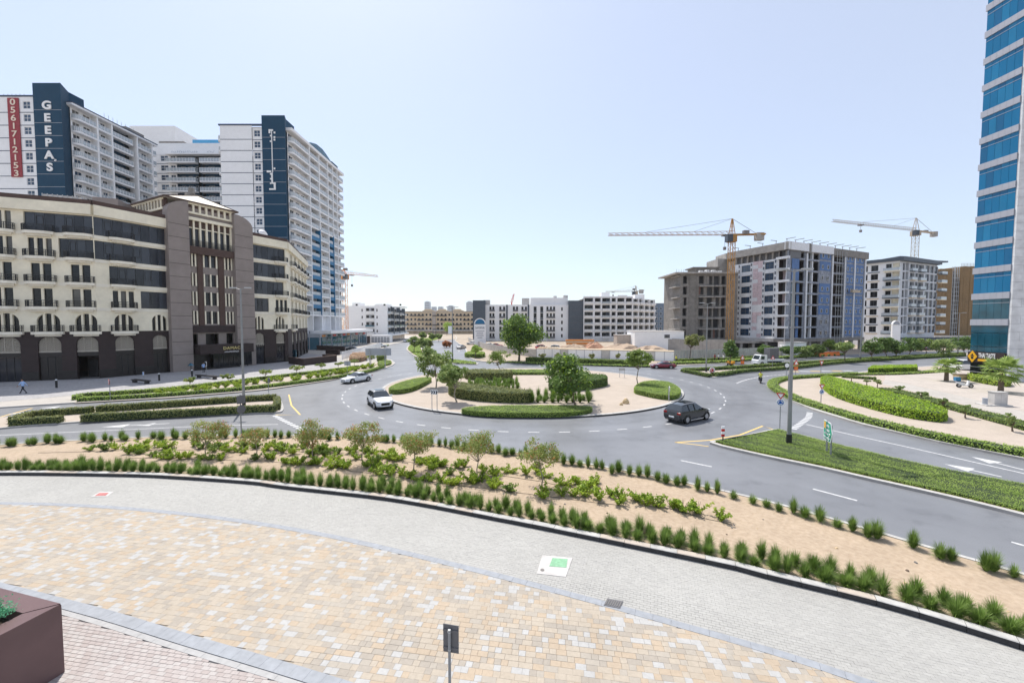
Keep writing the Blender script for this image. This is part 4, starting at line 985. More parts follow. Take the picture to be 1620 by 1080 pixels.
# stylised letters: stacked blocks on the pylon
def blk(px0, py0, px1, py1):
    a = PT(px0, py0, YC-0.85); b = PT(px1, py1, YC-0.85); m = MB(); m.box(a[0], b[0], YC-0.98, YC-0.8, b[2], a[2]); m.build('letter', 'letter_white', tc)
for b in ((425.2,205,432,207.4),(425.2,207.6,427.8,211),(429.2,207.6,432,273),(422.3,270,429,273),(429.2,273.6,432,291),(427.4,274.2,429,276.6),(427.4,289,429,291.4),(432.2,289,436.4,291.4),(433.4,291.6,436.4,300.6),(426.2,298.2,433.2,300.6),(433.2,208.6,435.6,211.4),(433.2,216,435.6,218.8),(433.2,220,435.6,222.8),(433.2,265.4,435.6,268.2),(427.4,213.8,429,216.2),(427.2,222.6,429,225),(427.4,281.8,429,284.2)): blk(*b)
# podium with shops
m_ = MB(); m_.box(XC, XC+7, 132, 172, 5.4, 6.4); m_.build('podium_canopy', 'white_wall', tc)
m_ = MB(); m_.box(XC-6, XC+4.5, 130, 170, 0.1, 5.4); m_.build('podium_core', 'tower_grey', tc)
fp = Fr((XC+4.5, 130), (XC+4.5, 170))
for k in range(10):
    m_ = MB(fp); m_.box(k*4+0.2, k*4+3.8, 0.3, 4.2, 0.02, 0.12); m_.build('shop_window', 'glass_teal', tc)
    m_ = MB(fp); m_.box(k*4+0.8, k*4+3.0, 4.4, 5.0, 0.02, 0.2); m_.build('shop_sign', ['crane_orange','glass_teal','sign_red','glass_teal','sign_red'][k % 5], tc)
    if k % 2: m_ = MB(fp); m_.tube((k*4, 0.1, 1.8), (k*4, 5.4, 1.8), 0.18, n=8); m_.build('column', 'tower_grey', tc)
fq = Fr((XC-6, 130), (XC+4.5, 130))
for k in range(3): m_ = MB(fq); m_.box(k*3.4+0.2, k*3.4+3.2, 0.3, 4.2, 0.02, 0.12); m_.build('shop_window', 'glass_teal', tc)
# ------------------------------------------------------------------ buildings in the middle and on the right
def box_shell(t, pts, z0, z1, m='white_wall', name='wall', roof='concrete'):
    """Plain walls along the corner points (seen corners first) and a roof."""
    b = MB(); b.prism(pts, z0, z1-0.02); b.build(name, m, t)
def grid_facade(t, fr, u0, u1, z0, z1, floors, fh, cols, m='white_wall', win=(0.5, 0.9, 2.4), nx=1, ny=1, frame='white_frame', glass='glass_dark', depth=0.25, zstart=None, wname='wall', bar=0.08, skip=()):
    """Wall with a grid of real window openings. cols: (centre u, half width)."""
    ops = []; zs = z0 if zstart is None else zstart
    for k in range(floors):
        for j, (c, hw) in enumerate(cols):
            if (k, j) in skip: continue
            ops.append((c-hw, c+hw, zs+k*fh+win[0], zs+k*fh+win[2]))
    b = MB(fr); wall(b, u1, z0, z1, ops, depth, 0, 0, u0); b.build(wname, m, t)
    for o in ops: window(t, fr, o[0], o[1], o[2], o[3], depth-0.05, nx, ny, frame, glass, bar)
def bal(t, fr, u0, u1, z, depth=1.2, m='white_wall', rail='glass_rail', h=1.05, th=0.25, solid=False):
    key = ('g', round(u1-u0,2), depth, m, rail, h, th)
    if key not in _BC:
        W = u1-u0; b = MB(); b.box(0, W, -depth, 0.0, -th, 0); r = MB()
        r.box(0.03, W-0.03, -depth+0.02, -depth+0.08, 0.0, h); r.box(0.03, 0.09, -depth+0.08, 0, 0, h); r.box(W-0.09, W-0.03, -depth+0.08, 0, 0, h)
        _BC[key] = (b.mesh('balcony', m), r.mesh('railing', rail))
    o = wput('balcony', _BC[key][0], t, fr(u0, z, 0), fr.rz); put('railing', _BC[key][1], o); return o

# --- low white apartment block left of the road
D0, D1, D2 = (PT(545,541,190)[0], 190.0), (PT(613.5,541,190)[0], 190.0), (PT(640,537,232)[0], 232.0)
tb = thing('apartment_block', 'low white apartment block with flat roof left of the receding road', 'building', (-68, 205, 0))
fa, fb = Fr(D0, D1), Fr(D1, D2); HH = 17.2
c_ = [(fa.px(v), 0.35) for v in (573, 597)] + [(fa.px(v), 0.75) for v in (582, 590)]
grid_facade(tb, fa, 0, fa.L, 0.1, HH, 4, 3.3, [(fa.px(573),0.35),(fa.px(596.5),0.35)], zstart=3.7, win=(0.8,0,2.2))
for k in range(4):
    z = 3.7+k*3.3
    m_ = MB(fa); m_.box(fa.px(579), fa.px(592.5), z+0.2, z+2.7, 0.0, 0.06); m_.build('loggia_recess', 'tower_grey', tb)
    for v in (582, 590): window(tb, fa, fa.px(v)-0.8, fa.px(v)+0.8, z+0.25, z+2.5, 0, 1, 1, 'white_frame', 'glass_dark', 0.08, w=0.1)
    bal(tb, fa, fa.px(579), fa.px(592.5), z+0.2, 1.1, rail='white_frame' if k != 1 else 'glass_teal', h=0.9)
for k in range(4):
    z = 3.7+k*3.3; n = 6; st = fb.L/n
    for j in range(n):
        a = 0.4+j*st; window(tb, fb, a+0.6, a+st-1.4, z+0.2, z+2.8, 0, 2, 1, 'white_frame', 'glass_dark', 0.1, w=0.08)
        bal(tb, fb, a+0.2, a+st-0.6, z+0.1, 1.5, h=0.9)
m_ = MB(fb); wall(m_, fb.L, 0.1, HH, [], 0.2); m_.build('wall', 'white_wall', tb)
for j in (1, 3, 5): m_ = MB(fb); m_.box(j*fb.L/6-0.2, j*fb.L/6+0.4, 3.5, HH, 0, 1.7); m_.build('fin', 'slate', tb)
m_ = MB(fb); m_.box(-1, fb.L, 3.0, 3.6, 0, 2.6); m_.build('canopy', 'white_wall', tb)
for j in range(8): m_ = MB(fb); m_.box(j*fb.L/8+0.3, (j+1)*fb.L/8-0.3, 0.2, 2.8, 0.02, 0.1); m_.build('shop_window', 'glass_dark', tb)
m_ = MB(); m_.poly([(*D0,HH-0.4),(*D1,HH-0.4),(*D2,HH-0.4),(D0[0]-10,232,HH-0.4)]); m_.build('roof', 'concrete_pale', tb)
m_ = MB(); m_.poly([(D0[0],190,0.1),(D0[0],190,HH),(D0[0]-10,232,HH),(D0[0]-10,232,0.1)]); m_.build('wall', 'white_wall', tb)
for a, b, h in ((560,571.5,479),(595,615,481),(622,640,485)):
    x0, x1 = PT(a,485,197)[0], PT(b,485,197)[0]; m_ = MB(); m_.box(x0, x1, 195, 202, HH-0.5, zpx(h,196)); m_.build('roof_room', 'white_wall', tb)
    m_ = MB(); m_.box(x1-1.9, x1-1.0, 194.9, 195.0, HH+0.3, HH+1.1); m_.build('vent', 'glass_dark', tb)
# lower annex wall and dark kiosk
tx = thing('annex', 'low white annex wall with dark opening beside the white block', 'building', (*G(590,545),0))
x0, x1, x2 = PT(555,545,172)[0], PT(574,545,172)[0], PT(617,545,182)[0]
m_ = MB(); m_.box(x1, x2, 180, 186, 0.1, 3.6); m_.build('wall', 'white_wall', tx)
m_ = MB(); m_.box(x0, x1+1, 172, 178, 0.1, 3.3); m_.build('kiosk', 'brown_dark', tx)
m_ = MB(); m_.box(x0-6, x1+2, 170.5, 178, 3.3, 3.6); m_.build('roof', 'concrete_pale', tx)
for k in range(6): m_ = MB(); m_.box(x1+1+k*1.4, x1+2.1+k*1.4, 179.85, 180, 0.3, 2.8); m_.build('door', 'tower_grey', tx)

# --- long tan apartment block far away
te = thing('apartment_block', 'long tan arcaded apartment block far behind the road bend', 'building', (-60, 345, 0))
fe = Fr((PT(636,528,340)[0], 340), (PT(756,528,340)[0], 340)); n = 20
cols = [(fe.L*(j+0.5)/n, 0.85) for j in range(n)]
grid_facade(te, fe, 0, fe.L, 0.1, 18.6, 4, 3.9, cols, 'tan_wall', (0.6,0,2.6), 1, 1, 'white_frame', 'glass_dark', 0.3, 3.0)
for k in range(4):
    for j in range(0, n, 2):
        if (j//2 + k) % 3: bal(te, fe, fe.L*j/n+0.3, fe.L*(j+2)/n-0.3, 3.4+k*3.9, 1.0, 'tan_wall', 'glass_slate', 0.9)
m_ = MB(fe); m_.box(0, fe.L, 18.6, 19.3, -14, 0.6); m_.build('cornice', 'paving_warm', te)
for k, v in enumerate((678, 700, 724)):
    c = fe.px(v); m_ = MB(fe); m_.poly([(c-5,19.3,0.7),(c+5,19.3,0.7),(c+2.5,21.2,0.7),(c-2.5,21.2,0.7)]); m_.box(c-5, c+5, 19.3, 19.9, -6, 0.68); m_.build('gable', 'tan_wall', te)
m_ = MB(fe); m_.box(fe.px(684), fe.px(689.5), 0.1, 19.4, 0, 0.7); m_.build('stair_tower', 'paving_warm', te)
m_ = MB(fe); m_.box(0, fe.L, 2.8, 3.2, 0, 2.2); m_.build('arcade_roof', 'white_wall', te)
for j in range(14): m_ = MB(fe); m_.box(fe.L*j/14, fe.L*j/14+0.6, 0.1, 2.8, 1.4, 2.0); m_.build('arcade_pier', 'tan_wall', te)

# --- white apartment building with dark ends in the centre
ts = thing('apartment_block', 'white apartment building with slate blue end blocks behind the big tree', 'building', (*PT(835,530,200)[:2], 0))
YS = 200.0; X = lambda px, y=YS: PT(px, 500, y)[0]
fs_ = Fr((X(768), YS), (X(905), YS)); HS = zpx(482, YS)
m_ = MB(); m_.box(X(748.5), X(768), YS-2, YS+14, 0.1, zpx(475, YS-2)); m_.build('end_block', 'slate', ts)
m_ = MB(); m_.box(X(899), X(922.5), YS-1.2, YS+14, 0.1, zpx(475.3, YS-1)); eb = m_.build('end_block', 'slate', ts)
for k in range(6): m_ = MB(); m_.box(X(899)+0.02, X(922.5)-0.02, YS-1.24, YS-1.2, 3.2+k*3, 3.3+k*3); m_.build('seam', 'sign_back', eb)
cols = []
for c in (776, 780.5, 791.5, 797.5, 813, 818, 826.5, 832): cols.append((fs_.px(c), 0.52))
cols2 = [(fs_.px(c), 0.75) for c in (846.5, 857)] + [(fs_.px(c), 0.5) for c in (866, 871.5, 876.5)] + [(fs_.px(889), 0.42)]
grid_facade(ts, fs_, 0, fs_.px(878), 0.1, HS, 5, 3.35, cols + cols2[:5], 'white_wall', (0.3,0,2.7), 1, 1, 'sign_back', 'glass_dark', 0.3, 1.2, bar=0.09)
f878 = fs_.px(878)
grid_facade(ts, fs_, f878, fs_.L, 0.1, HS, 5, 3.35, [cols2[5]], 'white_wall', (0.6,0,2.3), 1, 1, 'sign_back', 'glass_dark', 0.3, 1.2)
for (a, b) in ((774.5,783),(790,799.5),(811.5,819.5),(825,833.5),(864.5,878)):
    for k in range(5): bal(ts, fs_, fs_.px(a), fs_.px(b), 1.4+k*3.35, 0.9, 'white_wall', 'sign_back', 0.9)
for c in (802, 836): m_ = MB(fs_); m_.box(fs_.px(c)-0.4, fs_.px(c)+0.4, 0.1, HS, 0, 0.25); m_.build('strip', 'slate', ts)
for c in (846.5, 857):
    for k in range(5): m_ = MB(fs_); m_.box(fs_.px(c)-0.75, fs_.px(c)+0.75, 1.2+k*3.35-0.5, 1.2+k*3.35+0.25, 0, 0.08); m_.build('spandrel', 'slate', ts)
m_ = MB(); m_.box(X(840), X(899), YS+2, YS+12, HS-0.3, zpx(471, YS+2)); m_.build('penthouse', 'white_wall', ts)
m_ = MB(); m_.box(X(768), X(905), YS+0.4, YS+13.5, HS-1.0, HS-0.4); m_.build('roof', 'concrete_pale', ts)
for a, b, h in ((764,774.5,474.5),(826,838,471.5),(877,882,468),(893,900,467)):
    m_ = MB(); m_.box(X(a), X(b), YS+4, YS+7, HS-0.5, zpx(h, YS+4)); m_.build('roof_plant', 'concrete_pale', ts)

# --- white balcony apartments to its right
ta = thing('apartment_block', 'white balconied apartments with many open bays right of the white slate building', 'building', (*PT(970,530,205)[:2], 0))
YT = 198.0; fa2 = Fr((X(923, YT), YT), (X(1001, YT), YT)); fb2 = Fr((X(1001, YT), YT), (X(1036, 214), 214)); HT = zpx(471, YT)
bays = [(923.5,939,'w'), (940,951,'w'), (951.5,966,'b'), (966.5,975,'w'), (975.5,988.5,'w'), (989,1000.5,'w')]
ops = []
for k in range(6):
    z = 1.5+k*3.4
    for (a, b, kd) in bays: u0, u1 = fa2.px(a), fa2.px(b); ops.append((u0+0.3, u1-0.3, z+0.15, z+2.9))
m_ = MB(fa2); wall(m_, fa2.L, 0.1, HT, ops, 1.5); m_.build('wall', 'white_wall', ta)
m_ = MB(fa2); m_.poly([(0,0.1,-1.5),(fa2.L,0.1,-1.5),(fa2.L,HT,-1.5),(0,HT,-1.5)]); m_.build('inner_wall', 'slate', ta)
for i, o in enumerate(ops):
    kd = bays[i % len(bays)][2]; W = o[1]-o[0]
    window(ta, fa2, o[0]+0.15, o[0]+W*(0.55 if kd == 'b' else 0.8), o[2]+0.02, o[3]-0.3, 1.35, 2, 1, 'sign_back', 'glass_dark', 0.09)
    m_ = None
    bal(ta, fa2, o[0]+0.02, o[1]-0.02, o[2]+0.06, 0.55 if kd == 'w' else 1.1, 'white_wall', 'white_frame' if i % 4 else 'glass_rail', 0.85, 0.2)
ops = []
for k in range(6):
    z = 1.5+k*3.4
    for j in range(4): u0 = fb2.L*j/4; ops.append((u0+0.5, u0+fb2.L/4-0.5, z+0.15, z+2.9))
m_ = MB(fb2); wall(m_, fb2.L, 0.1, zpx(475,205), ops, 1.0); m_.build('wall', 'white_wall', ta)
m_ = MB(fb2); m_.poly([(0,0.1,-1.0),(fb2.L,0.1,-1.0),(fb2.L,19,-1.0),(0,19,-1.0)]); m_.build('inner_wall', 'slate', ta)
for o in ops:
    window(ta, fb2, o[0]+0.1, o[1]-0.3, o[2]+0.02, o[3]-0.2, 0.9, 2, 1, 'sign_back', 'glass_dark', 0.1); bal(ta, fb2, o[0], o[1], o[2]+0.05, 0.9, 'white_wall', 'white_frame', 0.8, 0.2)
m_ = MB(); m_.poly([(X(923,YT),YT,HT-0.4),(X(1001,YT),YT,HT-0.4),(X(1036,214),214,HT-2.2),(X(1036,214),226,HT-2.2),(X(923,YT),226,HT-0.4)]); m_.build('roof', 'concrete_pale', ta)
m_ = MB(); m_.box(X(923,YT), X(1001,YT), YT, YT+0.5, HT-0.05, HT+0.75); m_.build('parapet', 'white_wall', ta)
m_ = MB(); m_.box(X(952), X(965), YT+3, YT+8, HT-0.4, zpx(462.5, YT+3)); m_.box(X(975), X(990), YT-0.3, YT+0.2, HT-0.05, zpx(467, YT)); m_.box(X(1003,206), X(1018,206), 205, 212, HT-2.5, zpx(466, 206)); m_.build('roof_room', 'white_wall', ta)
# --- small blue-grey blocks behind
def small_block(px0, px1, top, Y, m, label, rows=5, cn=3, glass='glass_window'):
    t = thing('apartment_block', label, 'building', (*PT((px0+px1)/2, 530, Y)[:2], 0)); fr = Fr((PT(px0,500,Y)[0], Y), (PT(px1,500,Y)[0], Y)); h = zpx(top, Y)
    fh = (h-2.5)/rows; grid_facade(t, fr, 0, fr.L, 0.1, h, rows, fh, [(fr.L*(j+0.5)/cn, fr.L/cn*0.28) for j in range(cn)], m, (0.5,0,fh-0.7), 1, 1, 'white_frame', glass, 0.25, 1.4, bar=0.14)
    m2 = MB(fr); m2.box(0, fr.L, h, h+0.5, -12, 0.12); m2.build('parapet', m, t)
    m2 = MB(fr); m2.poly([(0,0.1,0),(0,h,0),(0,h,-12),(0,0.1,-12)]); m2.poly([(fr.L,0.1,-12),(fr.L,h,-12),(fr.L,h,0),(fr.L,0.1,0)]); m2.build('wall', m, t)
    return t
mat('bluegrey', (0.17, 0.23, 0.31), 0.7, 0.05, 1)
small_block(1035.5, 1055.5, 481, 235, 'bluegrey', 'small blue grey block with white window frames behind the white apartments', 6, 3)
small_block(1056.5, 1064, 498, 330, 'tower_grey', 'tiny grey block at the far right of the centre gap', 4, 2)
small_block(1064.5, 1073, 497, 300, 'brown_dark', 'tiny dark brown block beside the unfinished concrete building', 4, 2)

# --- unfinished grey concrete building
ti = thing('unfinished_building', 'bare grey concrete building shell without cladding, left of the tower crane', 'building', (*PT(1110,540,130)[:2], 0))
YI = 129.0; xi0, xi1 = PT(1076,500,YI)[0], PT(1156,500,YI)[0]; fi = Fr((xi0, YI), (xi1+2, YI)); ZI = 25.0; fh = 3.45
ops = []
colsI = [(1079.5,1086),(1104.5,1112.5),(1117.5,1126),(1128,1137),(1140,1147)]
for k in range(6):
    z = 3.9+k*fh
    for j, (a, b) in enumerate(colsI): ops.append((fi.px(a), fi.px(b), z+(0.4 if j < 2 else 0.15), z+fh-0.55))
m_ = MB(fi); wall(m_, fi.L, 3.2, ZI-0.3, ops, 0.9, 0); m_.build('wall', 'concrete_dark', ti)
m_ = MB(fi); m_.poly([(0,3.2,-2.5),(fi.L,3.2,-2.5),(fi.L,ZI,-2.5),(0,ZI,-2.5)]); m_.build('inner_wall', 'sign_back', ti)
mat('block_red', (0.22, 0.13, 0.11), 0.9, 0.15, 2)
for i, o in enumerate(ops):
    if i % 3 == 0: m_ = MB(fi); m_.box(o[0]+0.1, o[0]+(o[1]-o[0])*0.55, o[2], o[3], -0.9, -0.7); m_.build('infill_block', ['concrete', 'block_red', 'concrete_dark'][i % 9 // 3], ti)
for k in range(7):
    z = 3.6+k*fh; m_ = MB(fi); m_.box(-1.4 if k % 2 else -0.8, 0, z-0.3, z, -6, -0.5); m_.build('balcony_slab', 'concrete', ti)
    for c, (a, b) in enumerate(((1104,1126.5),(1127.5,1138))):
        if 0 < k < 6: m_ = MB(fi); m_.box(fi.px(a), fi.px(b), z-0.25, z+0.02, 0, 1.0+0.3*c); m_.build('balcony_slab', 'concrete', ti)
m_ = MB(fi); m_.box(-2.2, fi.L, ZI-0.3, ZI+0.15, -14, 1.2); m_.build('roof_slab', 'concrete', ti)
for c in (1090, 1101): m_ = MB(fi); m_.box(fi.px(c)-0.12, fi.px(c)+0.12, 3.2, ZI-0.3, 0, 0.14); m_.build('rib', 'concrete_dark', ti)
m_ = MB(fi); m_.poly([(0,3.2,0),(0,ZI,0),(0,ZI,-14),(0,3.2,-14)]); m_.build('wall', 'concrete_dark', ti)
for k in range(26):
    x = -1.8+k*(fi.L+1.6)/26; m_ = MB(); m_.bar(fi(x,ZI+0.15,0.9), fi(x,ZI+random.uniform(0.9,1.3),0.9), 0.06); m_.build('starter_bar', 'scaffold', ti)
mat('foil', (0.75,0.75,0.75), 0.5, 0.1, 3)
for k in range(7): x = fi.px(1108+k*5); m_ = MB(fi); m_.box(x-0.5, x+0.4, ZI+0.15, ZI+0.15+random.uniform(0.3,0.9), -1.2, 0.2); m_.build('material_stack', 'foil', ti)
m_ = MB(); a, b, c, d = PT(1100,423,136)[0], PT(1138,420,136)[0], PT(1138,410,140)[0], PT(1150,402,140)[0]
m_.box(a, b, 136, 142, ZI, zpx(424,136)); m_.box(a-1, b, 135.5, 142, zpx(424,136), zpx(422.5,136)); m_.build('roof_room', 'concrete_dark', ti)
m_ = MB(); m_.box(c-1, d+6, 139, 147, ZI-3, zpx(410,140)); m_.box(PT(1146,402,141)[0], d+6, 140, 147, ZI, zpx(401.5,141)); m_.build('stair_core', 'concrete', ti)
# podium with open bays
m_ = MB(fi); m_.box(-2, fi.L+16, 2.6, 3.3, -8, 4.0); m_.build('podium_slab', 'concrete', ti)
for k in range(9): x = -1.5+k*(fi.L+16)/9; m_ = MB(fi); m_.box(x, x+0.7, 0.1, 2.6, 3.0, 3.7); m_.build('column', 'concrete', ti)
m_ = MB(fi); m_.poly([(-2,0.1,-1),(fi.L+16,0.1,-1),(fi.L+16,2.6,-1),(-2,2.6,-1)]); m_.build('podium_back', 'sign_back', ti)

# --- building being clad, blue and pink insulation
J0, J1, J2 = (PT(1162,398,134)[0], 134.0), (PT(1246,383,118)[0], 118.0), (PT(1369,399,135)[0], 135.0)
tj = thing('unfinished_building', 'tall building shell with blue panels and pink patchy insulation, white frames and scaffolding', 'building', (84, 124, 0))
fj1, fj2 = Fr(J0, J1), Fr(J1, J2); ZJ = 32.6; fh = 3.42; z0 = 4.4
def jrow(k): return z0 + k*fh
ops = []; L = fj1.L
U = lambda px: fj1.px(px, 18)
colj = [(1172,1187),(1209,1223)]
for k in range(7):
    for (a, b) in colj: ops.append((U(a), U(b), jrow(k)+0.5, jrow(k)+fh-0.75))
    ops.append((U(1231), L-0.25, jrow(k)+0.15, jrow(k)+fh-0.5))
zc = jrow(7)-0.1
m_ = MB(fj1); wall(m_, L, 4.0, zc, ops, 0.35, 0); m_.build('wall', 'insul_white', tj)
for i, o in enumerate(ops):
    if i % 3 < 2: window(tj, fj1, o[0], o[1], o[2], o[3], 0.3, 2, 2, 'sign_back', 'glass_window', 0.06)
    else: m_ = MB(fj1); m_.box(o[0], o[1], o[2], o[3], -2.0, -1.8); m_.build('bay_back', 'insul_pink' if i % 2 else 'sign_back', tj)
for k in range(7):       # pink patchy boards between the window columns, board by board
    for r in range(3):
        for c in range(2):
            a = U(1190.5)+(U(1206.5)-U(1190.5))*c/2; b = U(1190.5)+(U(1206.5)-U(1190.5))*(c+1)/2; z = jrow(k)+r*fh/3
            m_ = MB(fj1); m_.box(a+0.03, b-0.03, z+0.02, z+fh/3-0.02, 0.0, random.uniform(0.05, 0.12)); m_.build('insulation_board', random.choice(['insul_pink','insul_pink','insul_white']), tj)
for px_ in (1169, 1188, 1207.5, 1226): m_ = MB(fj1); m_.box(U(px_)-0.35, U(px_)+0.35, 4.2, zc-0.5, 0.0, 0.14); m_.build('mullion', 'insul_white', tj)
mat('patch_dark', (0.10,0.11,0.14), 0.8, 0.2, 3)
for k in range(7):
    for px_ in (1169, 1188, 1207.5, 1226):
        for r in range(2): z = jrow(k)+0.5+r*1.6; m_ = MB(fj1); m_.box(U(px_)-0.22, U(px_)+0.22, z, z+0.85, 0.14, 0.17); m_.build('fixing_plate', 'patch_dark', tj)
m_ = MB(fj1); m_.box(-1, L+0.2, zc, ZJ-2.2, -6, -1.0); m_.build('top_floor', 'sign_back', tj)
for k in range(9): x = k*L/8.4; m_ = MB(fj1); m_.box(x, x+0.5, zc, ZJ-2.2, -1.0, -0.5); m_.build('column', 'concrete', tj)
m_ = MB(fj1); m_.box(-2, L+0.9, ZJ-2.2, ZJ, -0.3, 0.9); m_.build('parapet', 'concrete', tj)
m_ = MB(fj1); m_.box(-2.5, 0, 4, ZJ-3, -10, -0.5); m_.build('side_core', 'concrete', tj)
for k in range(7): m_ = MB(fj1); m_.box(U(1229), L+0.9, jrow(k)+fh-0.5, jrow(k)+fh+0.15, 0, 0.9); m_.build('balcony_slab', 'insul_white', tj)
for k in range(4): m_ = MB(fj1); m_.box(-2.3, -0.3, jrow(k*1.6)+0.4, jrow(k*1.6)+1.5, -0.5, -0.4); m_.build('safety_net', 'orange_net', tj)
# right face
V = lambda px: fj2.px(px, 18)
L2_ = fj2.L
ops = []; 
secs = [(1250.5,1271,'dark'), (1276,1294,'brown'), (1295,1312,'blue'), (1317,1333,'scaf'), (1335,1365,'blue3')]
for k in range(8):
    for (a, b, kd) in secs:
        if kd in ('dark','brown','scaf'): ops.append((V(a), V(b), jrow(k)+0.1, jrow(k)+fh-0.45))
m_ = MB(fj2); wall(m_, L2_, 4.0, ZJ-2.0, ops, 0.3); m_.build('wall', 'membrane', tj)
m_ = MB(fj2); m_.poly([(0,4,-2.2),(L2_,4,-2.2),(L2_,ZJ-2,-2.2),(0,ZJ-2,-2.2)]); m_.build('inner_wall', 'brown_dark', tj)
m_ = MB(fj2); 
for k in range(8): m_.box(0.3, V(1333), jrow(k)+fh-0.45, jrow(k)+fh-0.1, -2.2, -0.3)
m_.build('floor_slabs', 'concrete', tj)
for k in range(8):
    for (a, b, kd) in secs:
        z = jrow(k)
        if kd == 'dark':
            window(tj, fj2, V(a)+0.2, V(a)+(V(b)-V(a))*0.45, z+0.15, z+fh-0.5, 0.9, 2, 1, 'sign_back', 'glass_window', 0.07)
            m_ = MB(fj2); m_.box(V(1251), V(1262.5), z+0.1, z+fh-0.3, 0.02, 0.12) if k > 4 else m_.box(V(1264), V(1268), z+0.1, z+fh-0.5, -0.9, -0.7); m_.build('blue_panel', 'insul_blue', tj)
        if kd == 'brown':
            window(tj, fj2, V(a)+0.3, V(a)+(V(b)-V(a))*0.48, z+0.15, z+fh-0.5, 1.2, 2, 1, 'sign_back', 'glass_window', 0.07)
            m_ = MB(fj2); m_.box(V(1284), V(1285.5), z+0.1, z+fh-0.45, -0.8, -0.1); m_.build('pier', 'insul_white', tj)
        if kd == 'blue':
            if k > 1 and k != 5: m_ = MB(fj2); m_.box(V(a), V(b), z+0.35, z+fh-0.25, 0.02, 0.12); p_ = m_.build('blue_panel', 'insul_blue', tj)
            for f_ in (0.18, 0.68): window(tj, fj2, V(a)+(V(b)-V(a))*f_, V(a)+(V(b)-V(a))*(f_+0.16), z+0.9, z+2.1, 0, 1, 1, 'white_frame', 'glass_dark', 0.05, w=0.14)
        if kd == 'blue3':
            m_ = MB(fj2); m_.box(V(a)+0.2, V(1348.5), z+0.35, z+fh-0.25, 0.02, 0.12); m_.build('blue_panel', 'insul_blue', tj)
            m_ = MB(fj2); m_.box(V(1351), V(b)-0.5, z+0.35, z+fh-0.25, 0.02, 0.12); m_.build('blue_panel', 'insul_blue', tj)
            for f_ in (0.1, 0.3, 0.6, 0.82): window(tj, fj2, V(a)+(V(b)-V(a))*f_, V(a)+(V(b)-V(a))*(f_+0.075), z+0.9, z+2.2, 0, 1, 1, 'white_frame', 'glass_dark', 0.05, w=0.14)
for px_ in (1274, 1314.5, 1334, 1349.5, 1366): m_ = MB(fj2); m_.box(V(px_)-0.28, V(px_)+0.28, 4.1, ZJ-2.0, 0.1, 0.35); m_.build('mullion', 'insul_white', tj)
sc_ = 0
for px_ in (1317.5, 1321.5, 1325.5, 1329.5, 1332.5): m_ = MB(); m_.bar(fj2(V(px_),1,0.9), fj2(V(px_),ZJ-1,0.9), 0.09); m_.build('scaffold_pole', 'galv', tj)
for k in range(14): m_ = MB(); z = 3+k*2.0; m_.bar(fj2(V(1316.5),z,0.9), fj2(V(1333.5),z,0.9), 0.07); m_.build('scaffold_rail', 'galv', tj)
m_ = MB(fj2); m_.box(-0.9, V(1273), ZJ-2.2, ZJ+0.1, -0.3, 0.9); m_.box(V(1278), V(1312), ZJ-2.2, ZJ+0.1, -0.3, 0.9); m_.build('parapet', 'insul_white', tj)
m_ = MB(fj2); m_.box(V(1273), V(1278), ZJ-2.5, ZJ+0.35, -0.4, 0.6); m_.box(V(1312), L2_+1, ZJ-2.3, ZJ-0.1, -0.4, 0.6); m_.build('parapet', 'concrete_dark', tj)
for k in range(14):       # brackets over the roof edge
    fr_, u_ = (fj1, 1.0+k*4.2) if k < 4 else (fj2, 0.5+(k-4)*4.1)
    m_ = MB(); m_.bar(fr_(u_,ZJ,-0.5), fr_(u_,ZJ+1.1,-0.5), 0.12); m_.bar(fr_(u_,ZJ+1.1,-0.8), fr_(u_,ZJ+1.1,1.9), 0.14); m_.build('cradle_bracket', 'scaffold', tj)
m_ = MB(fj2); m_.box(V(1338), V(1350), jrow(4.2), jrow(4.2)+0.9, 1.2, 1.9); m_.build('cradle', 'crane_grey', tj)
m_ = MB(); m_.poly([(*J0,ZJ-1.9),(*J1,ZJ-1.9),(*J2,ZJ-1.9),(J2[0]-6,152,ZJ-1.9),(J0[0]-2,150,ZJ-1.9)]); m_.build('roof', 'concrete', tj)
for (fr_, LL) in ((fj1, fj1.L), (fj2, fj2.L)):
    m_ = MB(fr_); m_.box(-0.5, LL+0.4, 3.2, 4.2, -3, 0.5); m_.build('transfer_slab', 'concrete_pale' if fr_ is fj1 else 'concrete_dark', tj)
    n = 4 if fr_ is fj1 else 8
    for k in range(n): x = 0.4+k*(LL-1)/(n-1); m_ = MB(fr_); m_.box(x, x+0.9, 0.1, 3.2, -0.9, 0.1); m_.build('column', 'concrete', tj)
    m_ = MB(fr_); m_.poly([(0,0.1,-5),(LL,0.1,-5),(LL,3.2,-5),(0,3.2,-5)]); m_.build('ground_floor_back', 'sign_back', tj)

# --- finished white building with dark roof plate
K0, K1, K2 = (PT(1368,413,161)[0], 161.0), (PT(1424,408,152)[0], 152.0), (PT(1483,414,163)[0], 163.0)
tk = thing('apartment_block', 'white apartment building with glass balconies under a dark overhanging roof plate', 'building', (150, 158, 0))
fk1, fk2 = Fr(K0, K1), Fr(K1, K2); ZK = 32.8; fh = 3.42; z0 = 5.0
ops = []
U = lambda px: fk1.px(px, 18); V = lambda px: fk2.px(px, 18)
for k in range(8): ops += [(U(1366)-1, U(1371), z0+k*fh+0.4, z0+k*fh+2.7), (U(1376), U(1387.5), z0+k*fh+0.4, z0+k*fh+2.7), (U(1399.5), U(1408.5), z0+k*fh+0.2, z0+k*fh+2.75), (U(1409.5), U(1421.5), z0+k*fh+0.2, z0+k*fh+2.9)]
m_ = MB(fk1); wall(m_, fk1.L, 0.1, ZK, ops, 0.6, 0, 0, -3); m_.build('wall', 'white_wall', tk)
